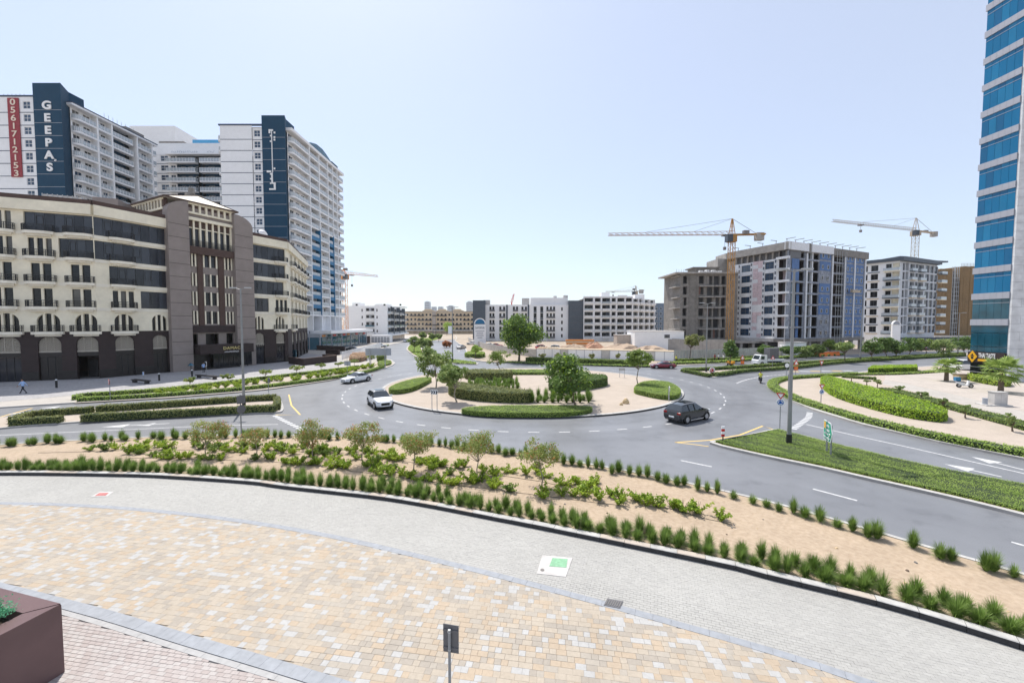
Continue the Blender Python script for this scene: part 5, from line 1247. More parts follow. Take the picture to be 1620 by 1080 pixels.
for i, o in enumerate(ops):
    if i % 4 < 3: window(tk, fk1, o[0], o[1], o[2], o[3], 0.5, 2, 1, 'sign_back', 'glass_dark', 0.07)
    else: m_ = MB(fk1); m_.box(o[0], o[1], o[2], o[3], -0.62, -0.6); m_.build('loggia_back', 'cream', tk)
for k in range(8):
    z = z0+k*fh; m_ = 'slate' if k % 2 else 'gold'
    bal(tk, fk1, U(1397), U(1423), z+0.05, 1.4, 'cream' if k % 2 else 'slate', 'glass_rail', 1.0, 0.35)
    b_ = MB(fk1); b_.box(U(1371), U(1390), z-0.3, z, 0, 0.3); b_.build('band', 'slate' if k % 2 else 'tan_wall', tk)
ops = []; wn = []
for k in range(8):
    z = z0+k*fh
    for (a, b) in ((1426.3,1430),(1446,1451),(1462,1468.4),(1469.4,1475.2),(1476.2,1481.8)): wn.append((V(a), V(b), z+0.1, z+fh-0.5))
    ops.append((V(1431), V(1435.5), z+0.1, z+fh-0.3)); ops.append((V(1438), V(1445), z+0.2, z+2.8)); ops.append((V(1451.5), V(1459.5), z+0.2, z+2.8))
m_ = MB(fk2); wall(m_, fk2.L, 0.1, ZK-0.4, ops+wn, 0.8); m_.build('wall', 'wall_pale', tk)
for o in wn: window(tk, fk2, o[0], o[1], o[2], o[3], 0.4, 1, 2, 'tower_grey', 'glass_slate', 0.06)
for i, o in enumerate(ops):
    m_ = MB(fk2); m_.box(o[0], o[1], o[2], o[3], -0.82, -0.8); m_.build('loggia_back', 'slate', tk)
    if i % 3: bal(tk, fk2, o[0]-0.3, o[1]+0.3, o[2], 0.9, 'slate' if (i//3) % 2 else 'tan_wall', 'glass_rail', 1.0, 0.3)
for k in range(8): bal(tk, fk2, V(1482.5), V(1482.5)+4.5, z0+k*fh+0.05, 1.2, 'slate' if k % 2 else 'cream', 'glass_rail', 1.0, 0.3)
RP = [K0, K1, K2, (K2[0]+2, 175), (K0[0]-2, 178)]; 
m_ = MB(); m_.prism(offset(RP, -1.4, True), ZK-0.3, ZK+0.9, bottom=True); m_.build('roof_plate', 'slate', tk)
m_ = MB(); m_.prism([K1, fk2.xy(3,0.6), K2, (K2[0]+5.5,164), (K2[0]-3,172), (K1[0],168)], ZK+0.9, ZK+1.5, bottom=True); m_.build('upper_roof_plate', 'slate', tk)
m_ = MB(); m_.box(K0[0]-2, K2[0]+8, 149, 151, 2.8, 3.6); m_.build('podium_band', 'slate', tk)
m_ = MB(); m_.box(K0[0]-1, K2[0]+7, 151, 154, 0.1, 2.8); m_.build('podium', 'white_wall', tk)

# --- gold netted building far right
tl = thing('unfinished_building', 'brown gold building wrapped in netting with a dark scaffold shaft', 'building', (*PT(1510,540,180)[:2], 0))
YL = 178.0; X = lambda px: PT(px, 480, YL)[0]; fl_ = Fr((X(1478), YL), (X(1546), YL)); ZL = zpx(424, YL)
for (a, b, h) in ((1478, 1503.5, ZL-0.5), (1516, 1546, ZL+0.8)):
    n = 5 if a < 1500 else 6
    for j in range(n):
        u0 = fl_.px(a)+(fl_.px(b)-fl_.px(a))*j/n; u1 = fl_.px(a)+(fl_.px(b)-fl_.px(a))*(j+1)/n
        m_ = MB(fl_); m_.box(u0+0.04, u1-0.04, 0.1, h+random.uniform(-0.3,0.3), -10, random.uniform(0,0.12)); m_.build('net_panel', 'gold', tl)
m_ = MB(fl_); m_.box(fl_.px(1503.5), fl_.px(1516), 0.1, ZL-1, -10, -2.5); m_.build('shaft', 'sign_back', tl)
for k in range(16): m_ = MB(); z = 1+k*2.0; m_.bar(fl_(fl_.px(1503.5),z,-0.3), fl_(fl_.px(1516),z,-0.3), 0.16); m_.build('scaffold_rail', 'galv', tl)
for px_ in (1504.5, 1507.5, 1509, 1512, 1515): m_ = MB(); m_.bar(fl_(fl_.px(px_),0.1,-0.3), fl_(fl_.px(px_),ZL+0.6,-0.3), 0.2); m_.build('scaffold_pole', 'galv', tl)
for k in range(12): x = fl_.px(1517)+k*(fl_.L-fl_.px(1517))/12; m_ = MB(); m_.bar(fl_(x,ZL+0.5,0), fl_(x,ZL+2.2,0), 0.12); m_.build('scaffold_pole', 'galv', tl)
m_ = MB(fl_); m_.box(-4, fl_.L, 0.1, 3.6, 4, 4.6); m_.build('site_wall', 'concrete_pale', tl)

# --- glass and marble tower at the right edge
tr = thing('office_tower', 'blue glass office tower with grey bands and pale marble wall at the right edge', 'tower', (78, 60, 0))
E0 = (73.2, 63.5); ed = Vector((0.03, -1.0)).normalized(); E1 = (E0[0]+ed.x*9.3, E0[1]+ed.y*9.3); ft = Fr(E0, E1)
ug = ft.px(1596, 10); W_ = ft.L
fhh = 4.02; zb = 9.4
levels = [zb+k*fhh for k in range(16)]
m_ = MB(ft); m_.box(0, ug, 0.15, 72, -12, -0.35); m_.build('core', 'sign_back', tr)
npan = 5
for k, z in enumerate(levels):
    m_ = MB(ft); m_.box(-0.12, ug, z-0.95, z, -12, 0.12); sb = m_.build('band', 'spandrel', tr)
    for j in range(1, 6): m_ = MB(ft); m_.box(ug*j/6-0.02, ug*j/6+0.02, z-0.93, z-0.02, 0.115, 0.13); m_.build('joint', 'tower_grey', sb)
    for j in range(npan):
        a, b = ug*j/npan, ug*(j+1)/npan
        gm = 'glass_teal' if k == 0 else 'glass_blue'
        m_ = MB(ft); m_.box(a+0.015, b-0.015, z+0.02, z+2.42, -0.3, 0.0); m_.build('glass_panel', gm if k == 0 else random.choice(['glass_blue','glass_blue','glass_blue_deep','glass_blue_light']), tr)
        m_ = MB(ft); m_.box(a+0.015, b-0.015, z+2.47, z+fhh-0.97, -0.3, 0.0); m_.build('glass_panel', gm if k == 0 else random.choice(['glass_blue','glass_blue','glass_blue_deep','glass_blue_light']), tr)
    m_ = MB(ft); m_.box(0, ug, z+2.42, z+2.47, -0.2, 0.03); m_.build('transom', 'sign_yellow' if False else 'spandrel', tr)
# low storey with teal glass
for j in range(npan):
    a, b = ug*j/npan, ug*(j+1)/npan
    m_ = MB(ft); m_.box(a+0.015, b-0.015, 5.2, 7.25, -0.3, 0.0); m_.build('glass_panel', 'glass_teal', tr)
    m_ = MB(ft); m_.box(a+0.015, b-0.015, 4.35, 5.12, -0.3, 0.0); m_.build('glass_panel', 'glass_teal', tr)
    m_ = MB(ft); m_.box(a+0.03, b-0.03, 0.2, 2.6, -0.3, -0.1); m_.build('shop_window', 'glass_dark', tr)
m_ = MB(ft); m_.box(0, ug, 7.3, zb-0.95, -0.3, 0.02); m_.build('glass_band', 'glass_teal', tr)
m_ = MB(ft); m_.box(-0.1, ug, 2.6, 4.3, -0.3, 0.12); m_.build('fascia', 'brown_dark', tr)
for z in (1.1, 1.9): m_ = MB(ft); m_.box(0, ug, z, z+0.07, -0.1, 0.02); m_.build('shop_bar', 'galv', tr)
# side face (seen from the left): glass too
# marble slabs
um0, um1 = 0.0, 9.0; em = ft.xy(ug); fmb = Fr(em, (em[0]+9.0*0.98, em[1]-9.0*0.2))
for r in range(0, 58):
    z = 0.15+r*1.22; n = 4
    if z > 71: break
    for c in range(n):
        a = um0+(um1-um0)*c/n - ((um1-um0)/n/2 if r % 2 and c else 0); b = um0+(um1-um0)*(c+1)/n - ((um1-um0)/n/2 if r % 2 and c < n-1 else 0)
        m_ = MB(fmb); m_.box(a+0.012, b-0.012, z+0.012, z+1.208, 0.1, 0.35+random.uniform(-0.006, 0.006)); m_.build('marble_slab', 'marble', tr)
m_ = MB(fmb); m_.box(um0+0.02, um1, 0.15, 72, -3, 0.1); m_.build('marble_backing', 'tower_grey', tr)
# the restaurant's sign: board with yellow diamond
tsn = thing('restaurant_sign', 'brown sign board with yellow diamond and THAI TASTE lettering on the glass tower', 'sign', ft(1.0, 2.6, 0.14))
ub0, ub1 = ft.px(1533.5, 3.5), ft.px(1590, 3.5)
m_ = MB(ft); m_.box(ub0, ug-0.05, 2.75, 4.3, 0.14, 0.3); m_.build('board', 'brown_dark', tsn)
c_ = ft.px(1541.5, 3.6); hw_ = (ft.px(1549,3.6)-ft.px(1534,3.6))/2
dm = [(c_-hw_,3.55),(c_,2.6),(c_+hw_,3.55),(c_,4.5)]
m_ = MB(ft); m_.poly([(*q,0.36) for q in dm]); m_.poly([(*q,0.31) for q in dm[::-1]])
for a, b in zip(dm, dm[1:]+dm[:1]): m_.poly([(*a,0.31),(*b,0.31),(*b,0.36),(*a,0.36)])
m_.build('diamond', 'sign_yellow', tsn)
k_ = hw_/0.85
m_ = MB(ft); m_.tube((c_,3.35,0.36),(c_,3.35,0.38),0.26*k_,n=10); m_.box(c_-0.32*k_,c_+0.32*k_,3.6,3.74,0.36,0.38); m_.box(c_-0.12*k_,c_+0.12*k_,3.74,3.98,0.36,0.38); m_.build('emblem', 'sign_black', tsn)
ua, ub_ = ft.px(1551, 3.7), ft.px(1578, 3.7)
def fit_text(s_, wd, h, m):
    me = text_mesh(s_, 1.0, 0.02, m, 1.0, 0.02); xs = [v.co.x for v in me.vertices]; sx = wd/(max(xs)-min(xs))
    for v in me.vertices: v.co.x *= sx; v.co.z *= h/0.72
    return me
wput('lettering', fit_text('THAI TASTE', ub_-ua, 0.72, 'letter_white'), tsn, ft((ua+ub_)/2, 3.45, 0.34), ft.rz)
m_ = MB(ft); m_.box(ua-0.05, ft.px(1569, 3.2), 2.88, 3.22, 0.3, 0.34); m_.build('strapline', 'sign_yellow', tsn)

# --- hazy towers on the horizon
mat('far_tower', (0.42, 0.46, 0.52), 0.8, 0.04, 0.1)  # pale bluish base colour carries part of the distance haze
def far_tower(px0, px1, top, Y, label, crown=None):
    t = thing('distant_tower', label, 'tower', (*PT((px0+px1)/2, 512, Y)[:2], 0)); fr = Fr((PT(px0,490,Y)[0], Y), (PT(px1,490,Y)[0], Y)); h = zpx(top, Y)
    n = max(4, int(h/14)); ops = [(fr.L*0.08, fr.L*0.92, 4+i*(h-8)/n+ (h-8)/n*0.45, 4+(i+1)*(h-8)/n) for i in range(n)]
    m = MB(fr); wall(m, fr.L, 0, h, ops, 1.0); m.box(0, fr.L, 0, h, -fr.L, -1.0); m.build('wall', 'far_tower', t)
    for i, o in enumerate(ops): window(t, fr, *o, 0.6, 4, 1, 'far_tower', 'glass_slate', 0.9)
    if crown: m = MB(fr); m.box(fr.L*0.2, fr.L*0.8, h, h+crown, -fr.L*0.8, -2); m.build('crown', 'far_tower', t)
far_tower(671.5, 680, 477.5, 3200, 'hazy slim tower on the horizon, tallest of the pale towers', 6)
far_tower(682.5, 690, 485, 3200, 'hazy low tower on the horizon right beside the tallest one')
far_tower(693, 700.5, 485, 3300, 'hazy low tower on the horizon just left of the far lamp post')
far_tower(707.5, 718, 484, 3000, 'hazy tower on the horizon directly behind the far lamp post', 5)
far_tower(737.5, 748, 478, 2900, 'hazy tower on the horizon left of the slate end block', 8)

# --- tower cranes
def crane(name_label, base, zj, jib_tip, ctr_tip, apex, m='crane_yellow', w=1.6, jw=1.0, hook=None, slew=True, mast_top=None, cat='crane'):
    """Lattice crane: base (x, y), jib level, tips as (x, y, z), apex height."""
    bx, by = base; t = thing('tower_crane', name_label, cat, (bx, by, 0)); h = zj
    s = MB(); c = [(-w/2,-w/2),(w/2,-w/2),(w/2,w/2),(-w/2,w/2)]
    for a in c: s.bar((bx+a[0],by+a[1],0),(bx+a[0],by+a[1],h),0.14)
    n = int(h/w)
    for k in range(n):
        z0_, z1_ = h*k/n, h*(k+1)/n
        for i in range(4):
            a, b = c[i], c[(i+1) % 4]; p, q = (a, b) if k % 2 else (b, a)
            s.bar((bx+p[0],by+p[1],z0_),(bx+q[0],by+q[1],z1_),0.07); s.bar((bx+a[0],by+a[1],z1_),(bx+b[0],by+b[1],z1_),0.06)
    s.build('mast', m, t)
    O = Vector((bx, by, zj)); T = Vector(jib_tip); C = Vector(ctr_tip)
    def truss(P, Q, wd, hh, name):
        d = (Q-P); L = d.length; d = d.normalized(); sd = Vector((-d.y, d.x, 0)).normalized(); upv = Vector((0,0,1)); s = MB(); n = max(3, int(L/(wd*1.5)))
        pts = []
        for k in range(n+1):
            f = k/n; b = P + (Q-P)*f; tp = 1-0.35*f; pts.append((b+sd*wd/2*tp, b-sd*wd/2*tp, b+upv*hh*tp))
        for k in range(n):
            A, B = pts[k], pts[k+1]
            for i in range(3): s.bar(A[i], B[i], 0.11)
            s.bar(A[0], B[2], 0.06); s.bar(A[1], B[2], 0.06); s.bar(A[2], B[0], 0.05); s.bar(A[0], B[1], 0.05)
        return s.build(name, m, t)
    truss(O, T, jw*1.2, jw*1.1, 'jib')
    d = (C-O).normalized(); sd = Vector((-d.y, d.x, 0)).normalized(); s = MB()
    for k in (-1, 1): s.bar(O+sd*k*0.6, C+sd*k*0.6, 0.35)
    for k in range(8): p = O+(C-O)*k/8; s.bar(p+sd*0.6, p-sd*0.6, 0.15)
    s.build('counter_jib', m, t)
    s = MB(); q = C - d*1.6; 
    for k in range(3): s.box(q.x-1.05, q.x+1.05, q.y-0.8, q.y+0.8, C.z-1.7, C.z+0.5) if k == 0 else None
    s.build('counterweight', 'concrete', t)
    s = MB(); s.box(q.x-4.2*d.x-0.8, q.x-4.2*d.x+0.8, q.y-0.5, q.y+0.5, C.z+0.2, C.z+1.2); s.build('winch', 'scaffold', t)
    A = Vector((bx, by, apex)); s = MB()
    for a in c: s.bar((bx+a[0]*0.9,by+a[1]*0.9,zj), (A.x+a[0]*0.15, A.y+a[1]*0.15, A.z), 0.16)
    for k in range(3): f = (k+1)/4; s.bar(Vector((bx-w/2*(1-f*0.85),by,zj+(apex-zj)*f)), Vector((bx+w/2*(1-f*0.85),by,zj+(apex-zj)*f)), 0.1)
    s.build('tower_head', m, t)
    s = MB(); s.bar(A, O+(T-O)*0.68+Vector((0,0,jw)), 0.07); s.bar(A, O+(T-O)*0.3+Vector((0,0,jw)), 0.07); s.bar(A, C-d*2, 0.09); s.build('pendant_lines', 'scaffold', t)
    s = MB(); s.box(bx-w*0.75, bx+w*0.75, by-w*0.75, by+w*0.75, zj-2.2, zj-0.1); s.build('slewing_ring', m, t)
    tj_ = (T-O).normalized(); s = MB(); cp = O + tj_*1.6; s.box(cp.x-0.8, cp.x+0.8, by-w*0.5-1.5, by-w*0.5+0.1, zj-2.4, zj-0.2); s.build('cab', 'glass_slate', t)
    if hook:
        hp = O+(T-O)*hook[0]; s = MB(); s.bar(hp, hp-Vector((0,0,hook[1])), 0.06); s.box(hp.x-0.35, hp.x+0.35, hp.y-0.3, hp.y+0.3, hp.z-hook[1]-0.9, hp.z-hook[1]); s.box(hp.x-0.8, hp.x+0.8, hp.y-0.6, hp.y+0.6, hp.z-0.4, hp.z); s.build('hook_block', 'scaffold', t)
    return t
YC1 = 121.0
crane('large yellow tower crane with long level jib in front of the bare concrete shell', (PT(1156,450,YC1)[0], YC1), zpx(371.5,YC1), PT(962,372.5,YC1+4), PT(1211,370.5,YC1-3), zpx(346,YC1), 'crane_yellow', 1.4, 1.0, (0.055, 3.6))
YC2 = 176.0
crane('orange grey tower crane rising behind the dark roofed white building', (PT(1448,380,YC2)[0], YC2), zpx(365,YC2), PT(1317,350.5,YC2-30), PT(1480,369,YC2+8), zpx(345,YC2), 'crane_grey', 1.7, 1.1, (0.7, 2))
YC3 = 170.0
crane('orange tower crane left of the road beside the white low block', (PT(544.5,480,YC3)[0], YC3), zpx(433.5,YC3), PT(598,438,YC3-10), PT(536,429,YC3+6), zpx(426.5,YC3), 'crane_orange', 2.2, 0.9, (0.25, 4))
YC4 = 228.0
crane('small grey tower crane far behind the white balconied apartments', (PT(1005.5,480,YC4)[0], YC4), zpx(461,YC4), PT(958,462,YC4), PT(1019,459.5,YC4), zpx(452,YC4), 'crane_grey', 1.3, 0.8, (0.75, 1.5))
t_ = thing('crane_jib', 'short red raised crane jib above the white building roof', 'crane', (*PT(811,478,215)[:2], 0))
s_ = MB(); p0, p1 = Vector(PT(809.5,478,215)), Vector(PT(813,465,215))
s_.bar((p0.x,p0.y,0.1), p0, 0.6)
for k in (-1, 1): s_.bar(p0+Vector((k*0.5,0,0)), p1+Vector((k*0.2,0,0)), 0.25)
for k in range(6): f = k/6; s_.bar(p0+(p1-p0)*f+Vector((-0.5,0,0)), p0+(p1-p0)*(f+1/6)+Vector((0.5,0,0)), 0.18)
s_.build('jib', 'sign_red', t_)
# ------------------------------------------------------------------ plants
def leaf_geo(C, N, size, asp=0.5):
    n = len(C); t = RNG.normal(size=(n, 3)); a = np.cross(N, t); a /= np.linalg.norm(a, axis=1)[:, None] + 1e-9
    b = np.cross(N, a); b /= np.linalg.norm(b, axis=1)[:, None] + 1e-9; s = np.asarray(size)[:, None] if np.ndim(size) else size
    V = np.stack([C+a*s, C+b*s*asp, C-a*s, C-b*s*asp], 1).reshape(-1, 3)
    return V, np.arange(4*n).reshape(n, 4)
def rand_unit(n):
    v = RNG.normal(size=(n, 3)); return v/(np.linalg.norm(v, axis=1)[:, None]+1e-9)
def lump(x, y, f=1.1): return np.sin(x*f*1.7+1.3)*np.cos(y*f*1.3) + 0.6*np.sin(x*f*3.9+y*f*2.7)
def hedge_poly(name, label, outline, h, leaf='leaf_hedge', dens=70, size=0.09, z=TOP, group=None, cat='hedge', kind=None, lumpy=0.05, top_jit=0.04):
    """Clipped planting over an outline: a dark twiggy inside and leaves over its top and sides."""
    o = outline if area2(outline) > 0 else outline[::-1]
    P = np.array(o); x0, y0 = P.min(0); x1, y1 = P.max(0); A = area2(o)/2*1.0; c = P.mean(0)
    if kind is None: t = thing(name, label, cat, (float(c[0]), float(c[1]), z), group=group)
    else: t = None
    ni = int(A*dens); X = []; k = 0
    X = RNG.uniform(x0, x1, int(ni*(x1-x0)*(y1-y0)/max(A, 0.1))+20); Y = RNG.uniform(y0, y1, len(X)); m = inside(o, X, Y); X, Y = X[m], Y[m]
    top = z + h + lumpy*lump(X, Y) + RNG.uniform(-top_jit*1.6, top_jit, len(X))
    C1 = np.stack([X, Y, top], 1); N1 = rand_unit(len(X))*0.75 + np.array([0, 0, 1.0])
    E = np.roll(P, -1, 0)-P; L = np.linalg.norm(E, axis=1); ns = int(L.sum()*h*dens*1.3)
    idx = RNG.choice(len(P), ns, p=L/L.sum()); f = RNG.random(ns)[:, None]; B = P[idx]+E[idx]*f; nn = np.stack([E[idx,1], -E[idx,0]], 1)/L[idx][:, None]
    zz = z + RNG.uniform(0.0, 1.0, ns)*(h+0.02); B = B + nn*RNG.uniform(-0.06, 0.05, ns)[:, None]
    C2 = np.concatenate([B, zz[:, None]], 1); N2 = np.concatenate([nn, np.full((ns,1), 0.3)], 1) + rand_unit(ns)*0.7
    C = np.concatenate([C1, C2]); N = np.concatenate([N1, N2]); N /= np.linalg.norm(N, axis=1)[:, None]
    V, F = leaf_geo(C, N, RNG.uniform(0.7, 1.3, len(C))*size, 0.55)
    if t is not None:
        L0 = np.array(t.location); me = np_mesh('foliage', V-L0, F, leaf); put('foliage', me, t)
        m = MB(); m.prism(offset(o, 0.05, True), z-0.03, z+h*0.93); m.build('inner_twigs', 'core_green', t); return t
    me = np_mesh(name, V, F, leaf); ob = put(name, me); tag(ob, label, cat, None, kind)
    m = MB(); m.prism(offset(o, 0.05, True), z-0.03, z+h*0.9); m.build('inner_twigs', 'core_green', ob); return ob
def hedge_path(label, path, wd, h, **kw):
    P = resample(smooth(path, 4), 0.8) if len(path) > 2 else resample(path, 0.8)
    a = offset(P, wd/2); b = offset(P, -wd/2)
    a = [(p[0]+random.uniform(-0.04,0.04), p[1]+random.uniform(-0.04,0.04)) for p in a]
    return hedge_poly(kw.pop('name', 'hedge'), label, a + b[::-1], h, **kw)
def tuft_mesh(name, h, r, nb, leaf, seed):
    """Fountain grass: fine blades springing from one foot in all directions."""
    rng = np.random.default_rng(seed); V = []; F = []
    for i in range(nb):
        a = rng.uniform(0, 2*math.pi); th = math.acos(1-rng.random()*0.93); k = rng.uniform(0.62, 1.0); sx, cz = math.sin(th), math.cos(th)
        bx, by = math.cos(a)*r*0.12*rng.random(), math.sin(a)*r*0.12*rng.random(); wv = 0.0055*rng.uniform(0.7, 1.4); px_, py_ = -math.sin(a)*wv, math.cos(a)*wv
        tip = (bx+math.cos(a)*sx*r*k, by+math.sin(a)*sx*r*k, max(0.02, h*cz*k + 0.10*h*sx - 0.10*h*sx*k*rng.random()))
        mid = (bx+math.cos(a)*sx*r*k*0.5, by+math.sin(a)*sx*r*k*0.5, max(0.02, tip[2]*0.58 + 0.09*h*sx))
        q = len(V); V += [(bx-px_,by-py_,0), (bx+px_,by+py_,0), (mid[0]+px_,mid[1]+py_,mid[2]), (mid[0]-px_,mid[1]-py_,mid[2]), (tip[0]+px_*0.2,tip[1]+py_*0.2,tip[2]), (tip[0]-px_*0.2,tip[1]-py_*0.2,tip[2])]
        F += [(q,q+1,q+2,q+3), (q+3,q+2,q+4,q+5)]
    return np_mesh(name, np.array(V), np.array(F), leaf)
TUFTS = [tuft_mesh('grass_tuft', h, r, nb, 'leaf_tuft', i) for i, (h, r, nb) in enumerate([(0.84,0.34,560),(0.76,0.38,600),(0.92,0.33,560),(0.70,0.36,520),(0.80,0.41,640),(0.60,0.31,440),(0.88,0.37,420)])]
def tuft(x, y, z, label, group, sc=1.0, cat='grass tuft'):
    o = put('grass_tuft', random.choice(TUFTS), None, (x, y, z), random.uniform(0, 6.28), (sc*random.uniform(0.75,1.12), sc*random.uniform(0.75,1.12), sc*random.uniform(0.72,1.18))); return tag(o, label, cat, group)
def shrub_mesh(h, r, nl, leaf, seed, size):
    rng = np.random.default_rng(seed); C = []; N = []; n = 7
    for i in range(n):
        a = rng.uniform(0, 6.28); tip = np.array([math.cos(a)*r*rng.uniform(0.3,1), math.sin(a)*r*rng.uniform(0.3,1), h*rng.uniform(0.55,1.0)])
        for j in range(nl//n):
            f = rng.uniform(0.15, 1.0); p = tip*np.array([f, f, f**0.8]) + rng.normal(size=3)*np.array([0.06,0.06,0.04])*r*1.6; C.append(p); N.append(rng.normal(size=3)*0.8+np.array([0,0,0.7]))
    C = np.array(C); C[:,2] = np.maximum(C[:,2], 0.02); N = np.array(N); N /= np.linalg.norm(N, axis=1)[:,None]
    V, F = leaf_geo(C, N, rng.uniform(0.7,1.3,len(C))*size, 0.42); return np_mesh('foliage', V, F, leaf)
def stem_mesh(h, r, seed, m='bark'):
    rng = np.random.default_rng(seed); b = MB()
    for i in range(6):
        a = rng.uniform(0, 6.28); b.tube((0,0,-0.02), (math.cos(a)*r*0.6, math.sin(a)*r*0.6, h*0.75), 0.016, 0.007, 5, cap=False)
    return b.mesh('stem', m)
SHRUBS = [(shrub_mesh(h, r, nl, lf, 40+i, 0.082), stem_mesh(h, r, i)) for i, (h, r, nl, lf) in enumerate([(0.55,0.55,330,'leaf_ground'),(0.48,0.62,360,'leaf_ground'),(0.62,0.5,300,'leaf_ground'),(0.45,0.55,380,'leaf_hedge'),(0.5,0.6,300,'leaf_ground')])]
def shrub(x, y, z, label, group, sc=1.0, ks=None):
    f, s = random.choice(SHRUBS) if ks is None else SHRUBS[ks]
    t = thing('shrub', label, 'shrub', (x, y, z), random.uniform(0, 6.28), group); k = sc*random.uniform(0.8, 1.2); t.scale = (k, k, k*random.uniform(0.85,1.15)); put('foliage', f, t); put('stem', s, t); return t
def tree(name, label, base, z, H, cw, cb, leaf, nleaf=1400, size=0.13, ncl=38, trunk_r=None, bark='bark', group=None, cat='tree', gap=0.0, leaf2=None, share2=0.0, lean=(0,0), flat=1.0, droop=0.0, seed=None):
    """Tree: tapering trunk with limbs, crown of leaf clumps. H height, cw crown half width, cb crown bottom height."""
    if seed is not None: rng = np.random.default_rng(seed)
    else: rng = np.random.default_rng(int(abs(base[0]*131+base[1]*17))+5)
    t = thing(name, label, cat, (base[0], base[1], z), 0, group); tr = trunk_r or max(0.03, H*0.022)
    ch = (H-cb)/2; cz = cb+ch; cen = []
    while len(cen) < ncl:
        p = rng.uniform(-1, 1, 3); q = np.linalg.norm(p)
        if q > 1: continue
        if q < 0.35 and rng.random() < 0.7: continue
        if p[2] < -0.1 and rng.random() < 0.35: continue
        k = 1.0 + 0.22*math.sin(3*math.atan2(p[1], p[0])+base[0]) + 0.12*rng.normal()
        cen.append((p[0]*cw*k*0.86, p[1]*cw*k*0.86, cz+p[2]*ch*0.86*(1+0.1*rng.normal()) - droop*(p[0]**2+p[1]**2)*ch))
    cen = np.array(cen); cen[:,0] += lean[0]; cen[:,1] += lean[1]
    b = MB(); fork = np.array([lean[0]*0.35, lean[1]*0.35, max(cb*0.9, H*0.25)]); midp = fork*0.5 + np.array([rng.normal()*0.03*H, rng.normal()*0.02*H, 0])
    b.tube((0,0,-0.05), midp, tr*1.15, tr*0.85, 8, cap=False); b.tube(midp, fork, tr*0.85, tr*0.7, 8, cap=False)
    for i in range(min(len(cen), 12)):
        e = cen[i*len(cen)//12]; m2 = fork + (e-fork)*0.5 + rng.normal(size=3)*0.06*H*np.array([1,1,0.5]); b.tube(fork, m2, tr*0.5, tr*0.3, 6, cap=False); b.tube(m2, e, tr*0.3, tr*0.1, 5, cap=False)
    top = np.array([lean[0], lean[1], cz+ch*0.5]); b.tube(fork, top, tr*0.6, tr*0.15, 6, cap=False)
    o = bpy.data.objects.new('trunk', b.mesh('trunk', bark, True)); COL.objects.link(o); o.parent = t
    per = nleaf//ncl; rad = 0.34*(cw*cw*ch)**(1/3.0)*(1-gap)
    idx = np.repeat(np.arange(ncl), per); d = rand_unit(len(idx))*(rng.random(len(idx))**0.45)[:, None]*rad*np.array([1.15,1.15,0.75*flat])
    C = cen[idx]+d; C[:,2] = np.maximum(C[:,2], 0.08); N = d/(np.linalg.norm(d, axis=1)[:,None]+1e-6)*0.6 + rand_unit(len(idx))*0.7 + np.array([0,0,0.35]); N /= np.linalg.norm(N, axis=1)[:,None]
    V, F = leaf_geo(C, N, rng.uniform(0.6,1.3,len(C))*size, 0.5); mi = None; mats = [leaf]
    if leaf2: mats.append(leaf2); mi = (rng.random(len(F)) < share2*(1+0.8*np.sin(idx*2.3))).astype(np.int32)
    put('crown', np_mesh('crown', V, F, mats, mi), t); return t
def tree_px(label, bx, by, top, x0, x1, bot, leaf, z=TOP, **kw):
    """Tree placed from where its foot, top and crown stand in the photo."""
    p = G(bx, by, z); Y = p[1]; H = zpx(top, Y)-z; cb = max(0.2, zpx(bot, Y)-z); s = FPX/Y; cw = (x1-x0)/2/s; ln = ((x0+x1)/2-bx)/s
    return tree(kw.pop('name', 'tree'), label, p, z, H, cw, cb, leaf, lean=(ln, 0), **kw)

# --- the planting bed in front: grass tufts, shrubs, saplings
front = offset(KF, 0.55); front2 = offset(KF, 1.05)
FL = 'green grass tuft in the front row right behind the paved lane kerb'; FG = 'front row of grass tufts along the paved lane'
FL2 = 'green grass tuft in the second row, just behind the row at the paved lane kerb'; FG2 = 'second row of grass tufts along the paved lane'
BL = 'green grass tuft in the row along the road side of the bed'; BG = 'grass tufts along the road'
def in_view(x, y, m=40): return y > 5 and -m < 810+x/y*FPX < 1620+m
for i, p in enumerate(resample(front, 0.5)):
    if in_view(*p): tuft(p[0]+random.uniform(-0.05,0.05), p[1]+random.uniform(-0.06,0.06), 0.1, FL, FG, 1.0)
for i, p in enumerate(resample(front2, 0.53)):
    if in_view(*p) and random.random() < 0.85: tuft(p[0]+random.uniform(-0.09,0.09), p[1]+random.uniform(-0.08,0.08), 0.1, FL2, FG2, 1.0)
for i, p in enumerate(resample(ROW, 0.5)):
    if in_view(*p) and random.random() < 0.93: tuft(p[0]+random.uniform(-0.1,0.1), p[1]+random.uniform(-0.28,0.28), 0.1, BL, BG, 1.02)
SL = 'low leafy shrub in the sandy bed between the two rows of grass tufts'; SG = 'leafy shrubs in the sandy bed'
for line, n in (([(150,713),(240,709),(330,707),(430,708),(520,715),(620,724),(700,736),(760,743),(850,753),(930,771),(1000,789),(1050,799),(1085,806),(1110,813),(1150,826)], 66), ([(205,716),(270,724),(350,727),(430,728),(480,735),(560,743),(640,752),(740,766),(820,776),(880,786),(930,790),(985,797)], 56), ([(340,716),(430,717),(560,726),(640,734),(720,748)], 22)):
    P = resample(smooth(GS(line, 0.1), 4), 0.3); 
    for k in range(n):
        p = P[int(k*len(P)/n)]; xx = 810+p[0]/p[1]*FPX
        if random.random() < 0.12: continue
        shrub(p[0]+random.gauss(0,0.2), p[1]+random.gauss(0,0.32), 0.1, SL, SG, 0.95 if xx < 900 else 1.0, random.choice([0,1,2,3,4]) if xx < 900 else random.choice([0,2,4]))
